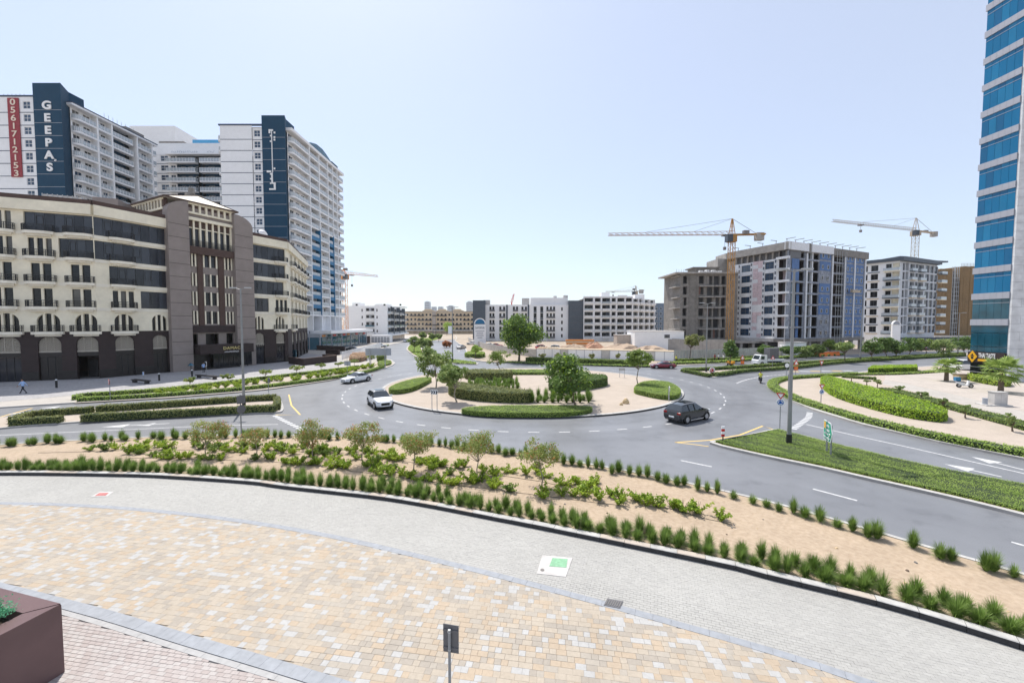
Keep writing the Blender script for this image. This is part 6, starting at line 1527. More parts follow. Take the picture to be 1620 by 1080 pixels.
SAP = [(326,722,664,297,358,702,'sapling with reddish leaves in the bed, leftmost of the row'),
       (405,722,677,383,428,700,'small sapling in the bed just right of the round sign post'),
       (495,726,661,465,523,708,'tall reddish sapling in the bed, third from the left'),
       (574,733,669,545,608,706,'round crowned sapling in the bed below the white car'),
       (654,746,681,630,692,716,'sparse leaning sapling in the bed, fifth from the left'),
       (755,753,682,722,797,728,'widest sapling in the bed in front of the roundabout island'),
       (856,770,697,820,884,738,'reddish sapling in the bed, rightmost of the row')]
for i, (bx, by, tp, x0, x1, bt, lb) in enumerate(SAP):
    tree_px(lb, bx, by, tp, x0, x1, bt, 'leaf_sapling', 0.1, name='sapling', nleaf=3000 if i != 1 else 1400, size=0.058, ncl=36, trunk_r=0.035, leaf2='leaf_rust', share2=0.16 if i < 4 else 0.08, bark='bark_pale', gap=0.05)
# --- roundabout island planting
ZI_ = 0.14
hedge_poly('hedge', 'lens shaped clipped low hedge at the left end of the roundabout island', smooth(GS([(615.5,622.5),(633,623.5),(658,617.5),(682,604.5),(676,602.5),(660,604),(640,609),(622,616)], ZI_), 4, True), 0.62, 'leaf_lawn', 330, 0.036, ZI_, lumpy=0.02, top_jit=0.03)
hedge_poly('hedge', 'long clipped low hedge at the near edge of the roundabout island', smooth(GS([(730,653.5),(745,656.5),(780,659),(840,660),(900,659),(928,655.5),(937,651),(925,648.5),(880,647.5),(800,647.5),(750,649.5)], ZI_), 4, True), 0.45, 'leaf_lawn', 330, 0.036, ZI_, lumpy=0.02, top_jit=0.03)
hedge_poly('hedge', 'fan shaped clipped low hedge at the right end of the roundabout island', smooth(GS([(1003,621),(1018,626.5),(1046,632),(1068,632.5),(1076,627),(1074,620),(1058,610.5),(1034,608),(1014,611)], ZI_), 4, True), 0.6, 'leaf_lawn', 330, 0.036, ZI_, lumpy=0.02, top_jit=0.03)
hedge_poly('hedge', 'thin clipped strip of low hedge on the far edge of the roundabout island', smooth(GS([(790,592.5),(830,593),(872,592.5),(872,588.5),(830,588),(795,588.5)], ZI_), 4, True), 0.45, 'leaf_lawn', 60, 0.08, ZI_, lumpy=0.02)
hedge_poly('hedge', 'rounded leafy hedge block behind the grasses on the roundabout island', smooth(GS([(737,599.5),(760,601.5),(806,601),(807,597),(780,595),(740,595)], ZI_), 4, True), 1.15, 'leaf_olive', 75, 0.1, ZI_, lumpy=0.12, top_jit=0.12)
hedge_poly('hedge', 'long olive hedge in front of the grasses on the roundabout island', smooth(GS([(710,622),(718,628.5),(745,633.5),(790,637),(837,637.5),(838,632),(800,628),(750,621),(722,617)], ZI_), 4, True), 1.15, 'leaf_olive', 95, 0.085, ZI_, lumpy=0.1, top_jit=0.1)
hedge_poly('hedge', 'rounded dark hedge around the tallest tree on the roundabout island', smooth(GS([(868,617),(890,619.5),(920,618),(950,613),(961,609),(950,604.5),(920,604),(885,608)], ZI_), 4, True), 1.2, 'leaf_dark', 75, 0.1, ZI_, lumpy=0.12, top_jit=0.12)
ISL = 'upright grass clump standing in the block on the roundabout island'; IG = 'grass clumps on the roundabout island'
for r, (y, x0, x1, n) in enumerate(((636.5,840,930,9),(633,842,932,9),(629,838,928,8))):
    for k in range(n): p = G(x0+(x1-x0)*k/(n-1)+random.uniform(-2,2), y, ZI_); tuft(p[0], p[1], ZI_, ISL, IG, 1.55)
for r in range(4):
    for k in range(11): p = G(745+k*7+r*1.5, 606+r*2.9, ZI_); tuft(p[0]+random.uniform(-.3,.3), p[1]+random.uniform(-.3,.3), ZI_, 'pale grass clump between the two hedges on the roundabout island', 'pale grasses on the roundabout island', 1.35)
tree_px('frangipani tree with large leaves at the left of the roundabout island', 690, 613, 545, 662, 716, 600, 'leaf_tree', ZI_, nleaf=2600, size=0.21, ncl=30, trunk_r=0.09, bark='bark_pale', gap=0.12)
tree_px('leaning frangipani tree beside the long olive hedge on the island', 723, 636, 571, 690, 741, 612, 'leaf_tree', ZI_, nleaf=2200, size=0.19, ncl=26, trunk_r=0.08, bark='bark_pale', gap=0.15)
tree_px('dense dark green tree with a few yellow leaves, tallest on the island', 911, 642, 558, 860, 938, 628, 'leaf_dark', ZI_, nleaf=4200, size=0.18, ncl=52, trunk_r=0.09, leaf2='leaf_bright', share2=0.12)
tree_px('slim branching tree at the right of the roundabout island', 1010, 613, 551, 990, 1027, 581, 'leaf_hedge', ZI_, nleaf=2000, size=0.17, ncl=26, trunk_r=0.08, bark='bark_pale')
tree_px('small tree with thin pale trunk on the far side of the island', 788, 590, 552, 769, 806, 577, 'leaf_hedge', ZI_, nleaf=1200, size=0.17, ncl=22, trunk_r=0.08, bark='bark_pale')
mat('rock', (0.55, 0.42, 0.25), 0.9, 0.2, 4)
for (px_, py_, r_, lb) in ((990,638,0.33,'larger tan boulder on the sand of the island'), (983,640.5,0.17,'smaller tan boulder on the sand of the island')):
    p = G(px_, py_, ZI_); b = MB(); n = 9
    rings = [[(math.cos(2*math.pi*k/n)*r_*s*random.uniform(.85,1.15), math.sin(2*math.pi*k/n)*r_*s*random.uniform(.85,1.15), zz*r_*2) for k in range(n)] for s, zz in ((1,0),(1.1,0.3),(0.8,0.65),(0.35,0.9))]
    ids = [[b.pt((p[0]+q[0], p[1]+q[1], ZI_-0.03+q[2])) for q in rg] for rg in rings]
    for a, c in zip(ids[:-1], ids[1:]):
        for k in range(n): b.f.append([a[k],a[(k+1)%n],c[(k+1)%n],c[k]]); b.m.append(0)
    b.f.append(ids[-1]); b.m.append(0); tag(b.build('boulder', 'rock'), lb, 'rock')
# --- west median hedges
hedge_path('near hedge of the west median running along the road', GS([(131,666),(200,662),(300,657),(400,651.5),(436,650.5)], TOP), 0.75, 0.62, leaf='leaf_olive', dens=110, size=0.065)
hedge_path('far hedge of the west median running along the slip road', GS([(154,651),(250,644.5),(350,637.5),(400,633.8),(436,632.2)], TOP), 0.8, 0.6, leaf='leaf_olive', dens=100, size=0.07)
hedge_path('short hedge closing the right end of the west median', GS([(438,635),(439,642),(437.5,648)], TOP), 0.6, 0.6, leaf='leaf_olive', dens=110, size=0.065)
hedge_path('short hedge at the left tip of the west median, nearer the camera', GS([(18,672.5),(60,669.5),(98,667.5)], TOP), 0.75, 0.55, leaf='leaf_olive', dens=110, size=0.065)
hedge_path('hooked hedge at the left tip of the west median, farther from the camera', GS([(22,669),(50,659.5),(90,656),(147,652)], TOP), 0.75, 0.55, leaf='leaf_olive', dens=110, size=0.065)
# --- verge in front of the hotel: soil, hedges, saplings
patch('verge_soil', GS([(118,637),(271,628.5),(400,617.8),(435,614),(520,601.5),(578,590.8),(606,582.8),(619,577.5),(621.5,575),(616,571),(606,570.5),(566,580.5),(520,587),(440,596.5),(404,600.5),(350,607.5),(260,615.5),(247,619),(123,627.5)], TOP), 'sand_pale', TOP-0.008)
hedge_path('near clipped hedge along the verge before the hotel', GS([(124,634.5),(180,631.5),(271,626),(400,615.3),(520,600),(578,589.5),(606,581.5)], TOP), 0.7, 0.42, leaf='leaf_lawn', dens=80, size=0.08)
hedge_path('far clipped hedge along the verge before the hotel', GS([(122,632),(135,627),(247,619.5),(350,608),(404,601.2),(520,587.5),(566,581)], TOP), 0.8, 0.42, leaf='leaf_lawn', dens=70, size=0.08)
hedge_poly('hedge', 'rounded lawn hedge at the right tip of the hotel verge', smooth(GS([(600,579.5),(612,578.5),(619,576),(617,572.5),(607,572),(598,574.5)], TOP), 4, True), 0.35, 'leaf_lawn', 60, 0.08)
for k in range(52):
    f = k/51; P = resample(smooth(GS([(250,624),(350,613.5),(430,604.5),(520,593.5),(590,579.5)], TOP), 4), 0.5); p = P[int(f*(len(P)-1))]
    shrub(p[0]+random.gauss(0,0.5), p[1]+random.gauss(0,0.4), TOP, 'bright green shrub between the clipped hedges of the hotel verge', 'shrubs of the hotel verge', 1.35, random.choice([0,1,2,4]))
for (bx, by, tp, x0, x1, lb) in ((301,612,596,292,310,'sapling on the hotel verge, first from the left'),(361,606,591,352,370,'sapling on the hotel verge, second from the left'),(420,600,584,408,434,'sapling on the hotel verge right of the lamp post'),(469,593,578,457,482,'sapling on the hotel verge by the brown terrace wall'),(508,587.5,575,500,517,'small sapling on the hotel verge near its middle'),(535,584,573,525,546,'sapling on the hotel verge behind the white saloon'),(560.5,580.5,569,551,570,'sapling on the hotel verge just before the grey sign board'),(587,576,561,578,597,'sapling under the grey sign board')):
    tree_px(lb, bx, by, tp, x0, x1, by-8, 'leaf_sapling', TOP, name='sapling', nleaf=520, size=0.13, ncl=16, trunk_r=0.05, leaf2='leaf_hedge', share2=0.4)
hedge_poly('flower_bush', 'round pinkish flowering bush on the corner bed by the shops', smooth(GS([(553,571),(566,573),(580,569),(577,564),(560,564)], TOP), 4, True), 0.95, 'leaf_pink', 60, 0.12, cat='bush', lumpy=0.2, top_jit=0.2)
hedge_poly('bush', 'round dark bush behind the grey sign board', smooth(GS([(598,571.5),(607,571.5),(611,569.5),(604,568.5),(597,569.5)], TOP), 4, True), 1.3, 'leaf_hedge', 60, 0.12, cat='bush', lumpy=0.15, top_jit=0.15)
hedge_path('thin green strip beside the far left kerb of the receding road', GS([(592,550.5),(612,546.5)], TOP), 1.6, 0.4, leaf='leaf_lawn', dens=30, size=0.13)
# --- right splitter island: low green cover
gc = offset(split_r if area2(split_r) > 0 else split_r[::-1], 0.42, True)
gc = [p for p in gc if -60 < 810+p[0]/max(p[1],1)*FPX < 2000]
hedge_poly('ground_cover', 'dense low green ground cover filling the right splitter island', gc, 0.14, 'leaf_lawn', 850, 0.024, 0.13, cat='ground cover', kind='stuff', lumpy=0.025, top_jit=0.03)
# --- park on the right
hedge_path('long low hedge along the road kerb of the park', GS([(1352,592.5),(1300,595.5),(1250,599),(1229,603.5),(1222,609),(1226,615),(1243,625),(1262,633),(1290,643),(1345,659.5),(1372,667.5),(1487,694.5),(1620,720),(1780,750)], 0.15), 1.15, 0.42, leaf='leaf_lawn', dens=95, size=0.07, z=0.12)
hedge_poly('hedge', 'big bright lime green hedge block in the park', smooth(GS([(1298,606.5),(1312,624),(1355,640.5),(1420,658),(1460,665),(1490,668),(1497,662),(1470,650),(1420,635),(1380,623),(1340,611.5),(1312,603.5)], 0.13), 3, True), 0.85, 'leaf_bright', 110, 0.075, 0.13, lumpy=0.05, top_jit=0.12)
hedge_path('low hedge between the park sand and the far walkway', GS([(1402,617.5),(1450,630),(1500,643.5),(1620,676),(1760,715)], 0.15), 1.7, 0.4, leaf='leaf_hedge', dens=80, size=0.075, z=0.12)
hedge_path('short low hedge at the top corner of the park sand', GS([(1332,596.5),(1362,598.5),(1386,600)], 0.15), 1.3, 0.35, leaf='leaf_hedge', dens=60, size=0.09, z=0.12)
hedge_poly('hedge', 'boxed bright hedge by the north east road', GS([(1373,591.5),(1451,589),(1450,584.5),(1380,586)], 0.15), 1.0, 'leaf_bright', 60, 0.1, 0.13)
hedge_path('grass strip hedge in front of the boxed bright hedge', GS([(1352,592.3),(1420,591.5),(1488,587.5)], 0.15), 1.6, 0.25, leaf='leaf_lawn', dens=45, size=0.1, z=0.13)
patch('walkway', GS([(1395,607),(1450,620),(1500,633),(1620,664.5),(1780,706),(1780,685),(1620,650),(1500,621),(1440,607.5),(1400,600)], 0.15), 'paving_pale', 0.131)
patch('tower_plaza', GS([(1400,599.5),(1440,607),(1500,620.5),(1620,649.5),(1780,684.5),(2300,760),(2300,575),(1600,575.5),(1492,581),(1450,590),(1400,593)], 0.15), 'paving_warm', 0.1285)
for (bx, by, tp, x0, x1, lb) in ((1300,601,592,1294,1306,'tiny shrub like sapling at the near corner of the lime hedge'),(1347,603,594,1341,1353,'sapling behind the left end of the lime hedge'),(1371,610.5,601,1366,1377,'thin sapling behind the lime hedge near its middle'),(1388,613,600,1382,1396,'sapling by the start of the far park hedge'),(1421.5,622,609,1415,1428,'sapling behind the lime hedge right of its middle'),(1456.5,634,618,1449,1466,'bushy sapling behind the right end of the lime hedge'),(1491.5,645,629,1485,1498,'thin sapling right of the lime hedge'),(1527.5,661,638,1516,1536,'sapling with thick stem alone on the park sand'),(1602,682,650,1590,1608,'sapling at the right edge of the park sand')):
    tree_px(lb, bx, by, tp, x0, x1, by-7, 'leaf_tree', 0.14, name='sapling', nleaf=420, size=0.1, ncl=13, trunk_r=0.06, gap=0.1)
hedge_poly('hedge', 'low planted bed at the foot of the glass tower', smooth(GS([(1531,601),(1560,607.5),(1592,612),(1596,608),(1565,602),(1535,597.5)], 0.15), 3, True), 0.7, 'leaf_ground', 60, 0.11, 0.13, lumpy=0.15, top_jit=0.15)
# --- north-east median, north verge, far medians
hedge_path('near hedge of the north east median', GS([(1128,594.8),(1142,593.5),(1176,588.5),(1250,583),(1361,571.8),(1524,562.8)], TOP), 1.1, 0.5, leaf='leaf_hedge', dens=40, size=0.11)
hedge_path('far hedge of the north east median', GS([(1082,586.5),(1100,586.2),(1140,584.2),(1216,579.2),(1361,569.3),(1524,560)], TOP), 1.1, 0.5, leaf='leaf_hedge', dens=40, size=0.11)
hedge_path('short hedge along the slanted tip of the north east median', GS([(1079,587.3),(1095,590),(1112,593.5),(1124,595.6)], TOP), 0.8, 0.45, leaf='leaf_hedge', dens=50, size=0.1)
hedge_path('clipped hedge along the north side of the roundabout', GS([(834,571.5),(880,573.2),(940,575),(1026,577.8)], TOP), 2.2, 0.95, leaf='leaf_hedge', dens=40, size=0.12)
hedge_path('grass strip between the north hedge and the road', GS([(790,572.6),(850,575),(940,577.5),(1030,579.6),(1067,578.2)], TOP), 1.4, 0.22, leaf='leaf_lawn', dens=30, size=0.12)
hedge_path('low green strip on the north verge right of the maroon car', GS([(1065,575.5),(1140,573),(1180,570),(1250,565.5),(1330,560.8)], TOP), 2.2, 0.4, leaf='leaf_lawn', dens=25, size=0.14)
hedge_path('low hedge right behind the north verge strip', GS([(1072,572),(1140,570),(1200,566.3)], TOP), 1.4, 0.6, leaf='leaf_hedge', dens=30, size=0.14)
hedge_poly('bush', 'rounded light green bush left of the big tree', smooth(GS([(735,563.5),(748,565.5),(766,565),(764,561.5),(748,560.5)], TOP), 3, True), 0.9, 'leaf_lawn', 40, 0.14, cat='bush', lumpy=0.15)
hedge_poly('lawn', 'grass on the planted median of the receding road', offset(KM if area2(KM) > 0 else KM[::-1], 0.6, True), 0.15, 'leaf_lawn', 40, 0.13, cat='lawn', lumpy=0.02)
hedge_poly('lawn', 'thin grass wedge of the small median north of the island', offset(SM if area2(SM) > 0 else SM[::-1], 0.45, True), 0.15, 'leaf_lawn', 40, 0.13, cat='lawn', lumpy=0.02)
tree_px('big round dense tree beside the hoarding', 821, 571.5, 497, 789, 855, 558, 'leaf_dark', nleaf=9000, size=0.29, ncl=110, trunk_r=0.26, leaf2='leaf_bright', share2=0.12, droop=0.15)
for (bx, by, tp, x0, x1, bt, lf, lb) in ((752,566,545,743,763,558,'leaf_lawn','small light green tree left of the big tree'),
    (655,557,531,646,667,548,'leaf_tree','front tree on the planted median of the receding road'),(668,558,533,661,678,550,'leaf_tree','second tree on the planted median of the receding road'),(675,552.5,537,669,684,550,'leaf_olive','shrubby tree at the back of the planted median'),
    (669,540,525,662,677,536,'leaf_tree','round tree on the far bend, left of three'),(684,540,527,677,690,537,'leaf_tree','round tree on the far bend, middle of three'),(694,540,527,688,699,537,'leaf_tree','round tree on the far bend, right of three'),
    (707,530,508.5,700,718,527,'leaf_lawn','pale green tree before the tan apartment block'),
    (706,549,539,699,714,548.5,'leaf_rust','rust green bush beside the far road'),
    (1156,573.5,538.5,1142,1168,567,'leaf_dark','dark conical tree behind the north verge, left of the truck'),(1090,571,528,1082,1112,548,'leaf_olive','thin pale tree beside the lamp post on the north verge'),
    (1206,571,545,1194,1222,562,'leaf_dark','tree behind the white truck cab'),(1250,567,545,1237,1266,562,'leaf_dark','tree behind the big lamp post on the north verge'),
    (1288,564,546,1280,1298,560,'leaf_tree','tree by the white site cabin'),(1313,561,540,1304,1321,552,'leaf_hedge','thin tree right of the white site cabin'),(1336,574,543,1325,1347,556,'leaf_tree','slim tall tree on the right median'),
    (1378,570,540,1364,1392,559,'leaf_dark','dense tree on the right median, before the arched pylon'),(1400,566,533,1386,1412,556,'leaf_dark','dark tree left of the arched pylon'),(1418,566.5,540,1406,1432,558,'leaf_dark','broad tree right of the arched pylon'),
    (1440,564,537,1428,1452,556,'leaf_dark','tree on the right median below the white building'),(1464,560,538,1452,1476,553,'leaf_hedge','light tree before the white building podium'),(1492,564,538,1480,1503,557,'leaf_tree','tree on the right median before the gold building'),(1524,562,534,1510,1540,555,'leaf_dark','tree close to the left edge of the glass tower'),
    (1276,566,549,1267,1284,562,'leaf_tree','low tree immediately right of the big lamp post')):
    e_ = 3 if bx > 1270 else 0; tree_px(lb, bx, by, tp-e_, x0-e_, x1+e_, bt+e_*0.7, lf, nleaf=1500, size=0.26 if by > 555 else 0.4, ncl=26, trunk_r=0.1)
for k, (bx, by) in enumerate(((857,569.5),(882,570),(936,571),(976,571.5))):
    tree_px(['first','second','third','fourth'][k]+' small shrub above the north hedge counted from the big tree', bx, by, 558, bx-7, bx+7, 567, 'leaf_olive', name='shrub_tree', nleaf=300, size=0.2, ncl=10, trunk_r=0.05)
# --- two fan palms by the glass tower
def palm(label, bx, by, top, hw, z=0.14, seed=1):
    rng = np.random.default_rng(seed); p = G(bx, by, z); Y = p[1]; s = FPX/Y; H = zpx(top, Y)-z; r = hw/s; th = H*0.55; t = thing('palm', label, 'palm tree', (*p, z)); b = MB()
    for k in range(7): f = k/7; b.tube((0,0,th*f-0.03), (0,0,th*(f+1/7)), 0.30-0.08*f, 0.25-0.08*f, 10)
    o = bpy.data.objects.new('trunk', b.mesh('trunk', 'bark')); COL.objects.link(o); o.parent = t
    for k in range(30):
        a = k*2.399; el = math.radians(70-105*(k/30)); L = r*rng.uniform(0.85,1.1); d = np.array([math.cos(a)*math.cos(el), math.sin(a)*math.cos(el), math.sin(el)]); side = np.array([-math.sin(a), math.cos(a), 0]); up = np.cross(d, side)*-1
        m = MB(); st = d*L*0.45; m.tube((0,0,0), st, 0.02, 0.012, 4, cap=False); n = 15
        for i in range(n):
            g = math.radians(-75+150*i/(n-1)); q = d*math.cos(g)+side*math.sin(g); e = st + q*L*0.62*(1-0.25*abs(math.sin(g))); e[2] -= 0.18*L*(0.4+abs(rng.normal())*0.4); md = st+q*L*0.3; wv = np.cross(q, up); wv = wv/np.linalg.norm(wv)*L*0.035
            m.poly([st, md+wv, e, md-wv])
        ob = bpy.data.objects.new('frond', m.mesh('frond', 'leaf_palm')); COL.objects.link(ob); ob.parent = t; ob.location = (0, 0, th)
palm('short fan palm on the plaza left of the glass tower', 1497, 602.5, 562, 20, seed=3)
palm('nearer fan palm in front of the marble wall of the glass tower', 1583, 620, 560, 30, seed=5)
# --- big brown planter at the lower left, with its plants
def pl(px_, py_, z): g = G(px_, py_, z); return Vector((g[0], g[1]))
zt_ = 1.77; c0 = pl(97,955,zt_); dA = (pl(0,1005,zt_)-c0).normalized(); dB = (pl(0,930,zt_)-c0).normalized(); LA, LB = 4.5, 5.0
q_ = [c0, c0+dA*LA, c0+dA*LA+dB*LB, c0+dB*LB]; rim = 0.45
tpn = thing('planter', 'large dark brown metal planter box with green leaves at the lower left', 'planter', (c0.x, c0.y, 0.02))
def lerp4(u, v): return q_[0] + dA*u + dB*v
outer = [lerp4(0,0), lerp4(LA,0), lerp4(LA,LB), lerp4(0,LB)]; inner = [lerp4(rim,rim), lerp4(LA-rim,rim), lerp4(LA-rim,LB-rim), lerp4(rim,LB-rim)]
m_ = MB(); 
for k in range(4):
    a, b = outer[k], outer[(k+1)%4]; m_.poly([(*a,0.02),(*b,0.02),(*b,zt_-0.02),(*a,zt_-0.02)])
    a, b = inner[k], inner[(k+1)%4]; m_.poly([(*a,zt_-0.6),(*b,zt_-0.6),(*b,zt_-0.02),(*a,zt_-0.02)])
m_.build('box', 'planter_brown', tpn)
cut = [(0,0),(1.35,0)]
for k in range(4):       # rim plates with open joints between them
    a, b, c, d = outer[k], outer[(k+1)%4], inner[(k+1)%4], inner[k]; n = 1 if k in (0,) else 2
    for j in range(n):
        f0, f1 = j/n, (j+1)/n; g = 0.006; A = a+(b-a)*(f0+g); B = a+(b-a)*(f1-g); Cc = d+(c-d)*(f1-g); Dd = d+(c-d)*(f0+g); m = MB(); m.prism([(p.x,p.y) for p in (A,B,Cc,Dd)], zt_-0.02, zt_+0.012, bottom=True); m.build('rim_plate', 'planter_brown', tpn)
mat('soil', (0.03,0.02,0.014), 0.95, 0.2, 6)
m_ = MB(); m_.poly([(p.x,p.y,zt_-0.25) for p in inner]); m_.build('soil', 'soil', tpn)
C = []; 
for k in range(260):
    u, v = random.uniform(rim+0.06, rim+1.5), random.uniform(rim+0.05, rim+2.4); p = lerp4(u, v); hh = random.uniform(0.1, 0.3)
    for j in range(34): C.append((p.x+random.gauss(0,0.07), p.y+random.gauss(0,0.07), zt_-0.1+hh*random.random()**0.5+0.16))
C = np.array(C); V, F = leaf_geo(C - np.array(tpn.location), (lambda N: N/np.linalg.norm(N,axis=1)[:,None])(rand_unit(len(C))*0.8+np.array([0,0,0.7])), RNG.uniform(0.018,0.034,len(C)), 0.5)
put('leaves', np_mesh('leaves', V, F, 'leaf_planter'), tpn)
# ------------------------------------------------------------------ lamps, signs, hoarding, vehicles, people
def lamp_post(label, px_, py_, z=TOP, H=12.2, arm=1.0, banner=False, rz=0.0, r=0.12):
    p = G(px_, py_, z); t = thing('lamp_post', label, 'street lamp', (*p, z), rz)
    m = MB(); m.tube((0,0,0.0),(0,0,H), r, r*0.5, 12, cap=True); m.build('pole', 'lamp_grey', t, True, 40, world=False)
    m = MB(); m.tube((0,0,0.02),(0,0,0.75), r*1.25, r*1.2, 12); m.build('base_sleeve', 'sign_black', t, world=False)
    m = MB(); m.box(-0.28,0.28,-0.28,0.28,-0.03,0.05); m.build('base_plate', 'concrete_pale', t, world=False)
    for s_ in (-1, 1):
        m = MB(); m.tube((0,0,H-0.15),(s_*arm*0.6,0,H+0.05),0.04,0.035,8); a = m.build('arm', 'lamp_grey', t, world=False)
        m = MB(); m.box(s_*arm*0.55-0.0, s_*arm*1.25, -0.14, 0.14, H-0.0, H+0.12) if s_ > 0 else m.box(s_*arm*1.25, s_*arm*0.55, -0.14, 0.14, H, H+0.12); m.build('lamp_head', 'galv', a, world=False)
    if banner: m = MB(); m.box(-0.95,-0.1,-0.03,0.03,H*0.52,H*0.66); m.build('banner', 'white_wall', t, world=False)
    return t
lamp_post('tall grey double lamp post on the right splitter island', 1248, 703, 0.14, 12.3, 1.0, r=0.145)
lamp_post('tall grey double lamp post on the west median before the hotel', 386, 642, TOP, 12.2, 0.85, r=0.14)
lamp_post('grey double lamp post with white banner by the receding road', 716, 572.5, TOP, 12.2, 1.1, True, r=0.16)
lamp_post('grey double lamp post on the north east median', 1117, 588, TOP, 12.2, 1.1, r=0.13)
lamp_post('thin far lamp post before the white building on the right', 1361, 570, TOP, 12.2, 1.2, r=0.15)
lamp_post('far lamp post left of the glass tower', 1515, 562, TOP, 11.5, 1.4, r=0.15)
def cyl_plate(m, c, r, th, n, ax='y'):
    m.tube((c[0], c[1]-th/2, c[2]), (c[0], c[1]+th/2, c[2]), r, r, n)
def tri_plate(m, c, r, th, up=True, mi=0):
    s_ = 1 if up else -1; pts = [(c[0]-r*0.87, c[2]-s_*r*0.5), (c[0]+r*0.87, c[2]-s_*r*0.5), (c[0], c[2]+s_*r)]
    if not up: pts = pts[::-1]
    f = [(x, c[1]-th/2, z) for x, z in pts]; b = [(x, c[1]+th/2, z) for x, z in pts]; m.poly(f, mi); m.poly(b[::-1], mi)
    for i in range(3): j = (i+1) % 3; m.poly([f[j], f[i], b[i], b[j]], mi)
def sign_post(label, px_, py_, top, z=TOP, kinds=(), rz=0.0, r=0.035, name='road_sign', cat='road sign', mpost='pole_grey'):
    """kinds: list of (shape, size m, centre height from the top m, look)."""
    p = G(px_, py_, z); H = zpx(top, p[1])-z; t = thing(name, label, cat, (*p, z), rz)
    m = MB(); m.tube((0,0,-0.03),(0,0,H),r,r,8); m.build('post', mpost, t, world=False)
    for (sh, s_, dz, look) in kinds:
        zc = H-dz; th = 0.03; y = -r-0.03
        if sh == 'round':
            m = MB(); cyl_plate(m, (0,y,zc), s_, th, 20); pl_ = m.build('plate', look[0], t, world=False)
            if len(look) > 1: m = MB(); cyl_plate(m, (0,y-0.02,zc), s_*0.74, 0.012, 20); m.build('face', look[1], pl_, world=False)
            if len(look) > 2:
                m = MB()
                for k in range(3):
                    a0 = k*2.094; pts = [(s_*0.48*math.cos(a0+q*1.5), s_*0.48*math.sin(a0+q*1.5)) for q in (0,0.33,0.66,1)]
                    for u, v in zip(pts[:-1], pts[1:]): m.bar((u[0],y-0.033,zc+u[1]),(v[0],y-0.033,zc+v[1]),s_*0.16)
                m.build('symbol', look[2], pl_, world=False)
        if sh in ('yield', 'tri'):
            m = MB(); tri_plate(m, (0,y,zc), s_, th, sh == 'tri'); pl_ = m.build('plate', look[0], t, world=False)
            m = MB(); tri_plate(m, (0,y-0.022,zc), s_*0.6, 0.012, sh == 'tri'); m.build('face', look[1], pl_, world=False)
        if sh == 'rect':
            w_, h_ = s_; m = MB(); m.box(-w_/2,w_/2,y-th/2,y+th/2,zc-h_/2,zc+h_/2); pl_ = m.build('plate', look[0], t, world=False)
            if len(look) > 1: m = MB(); m.box(-w_*0.42,w_*0.42,y-th/2-0.012,y-th/2-0.002,zc-h_*0.42,zc+h_*0.42); m.build('face', look[1], pl_, world=False)
    return t
YR = [('yield',0.36,0.3,('sign_red','letter_white')), ('round',0.29,0.88,('letter_white','sign_blue','letter_white'))]
sign_post('give way and blue roundabout sign post on the splitter island tip', 1233.5, 679.5, 619, 0.14, YR, R(-35))
sign_post('give way and blue roundabout sign post before the lime hedge', 1298.5, 642, 606, 0.14, YR, R(5))
sign_post('dark backed road sign pair on a post in the planting bed at left', 382, 692, 624, 0.1, [('rect',(0.62,0.62),0.36,('sign_back',)),('round',0.33,1.1,('sign_back',))], R(68), 0.045)
sign_post('small round white sign on a thin post at the left of the hotel verge', 174.5, 632.5, 599.5, TOP, [('round',0.3,0.32,('sign_red','letter_white'))], R(-40))
sign_post('small white parking sign on the hotel forecourt', 228, 602, 587.5, TOP, [('rect',(0.5,0.5),0.3,('letter_white','cloth_blue'))], R(-30))
sign_post('white sign on a post in front of the hotel entrance', 327, 597, 571.5, TOP, [('rect',(0.55,0.75),0.42,('letter_white','sign_black'))], R(-30))
sign_post('grey backed narrow sign on the hotel verge behind the white saloon', 549.5, 594, 566, TOP, [('rect',(1.3,0.75),0.9,('tower_grey',))], R(160))
sign_post('grey sign back near the middle of the hotel verge', 425, 621, 597, TOP, [('round',0.32,0.35,('sign_back',))], R(150))
sign_post('round red and white arrow sign on the tip of the north east median', 1126, 594, 580.5, TOP, [('round',0.55,0.55,('letter_white','sign_red','letter_white'))], R(10))
RW = [('tri',0.6,0.45,('sign_red','letter_white')), ('rect',(0.75,0.6),1.3,('sign_red','orange_net'))]
sign_post('red warning sign stack on the north east median left of the truck', 1174, 582, 562.5, TOP, RW, R(10))
sign_post('red warning sign stack just right of the big lamp post', 1258.5, 594, 570, TOP, RW, R(10))
sign_post('red give way sign beside the crossing bars', 1298.5, 592.5, 569, TOP, [('yield',0.55,0.45,('sign_red','letter_white'))], R(15))
sign_post('round white speed sign just left of the big lamp post', 1244, 594.5, 573, TOP, [('round',0.5,0.5,('sign_black','letter_white'))], R(5))
sign_post('small round sign post in front of the white truck', 1222, 580.5, 563, TOP, [('tri',0.5,0.4,('sign_red','letter_white'))], R(5))
sign_post('thin post sign at the park kerb left of the big lamp post', 1246.5, 628, 592, 0.14, [('rect',(0.3,0.5),0.3,('sign_back',))], R(90))
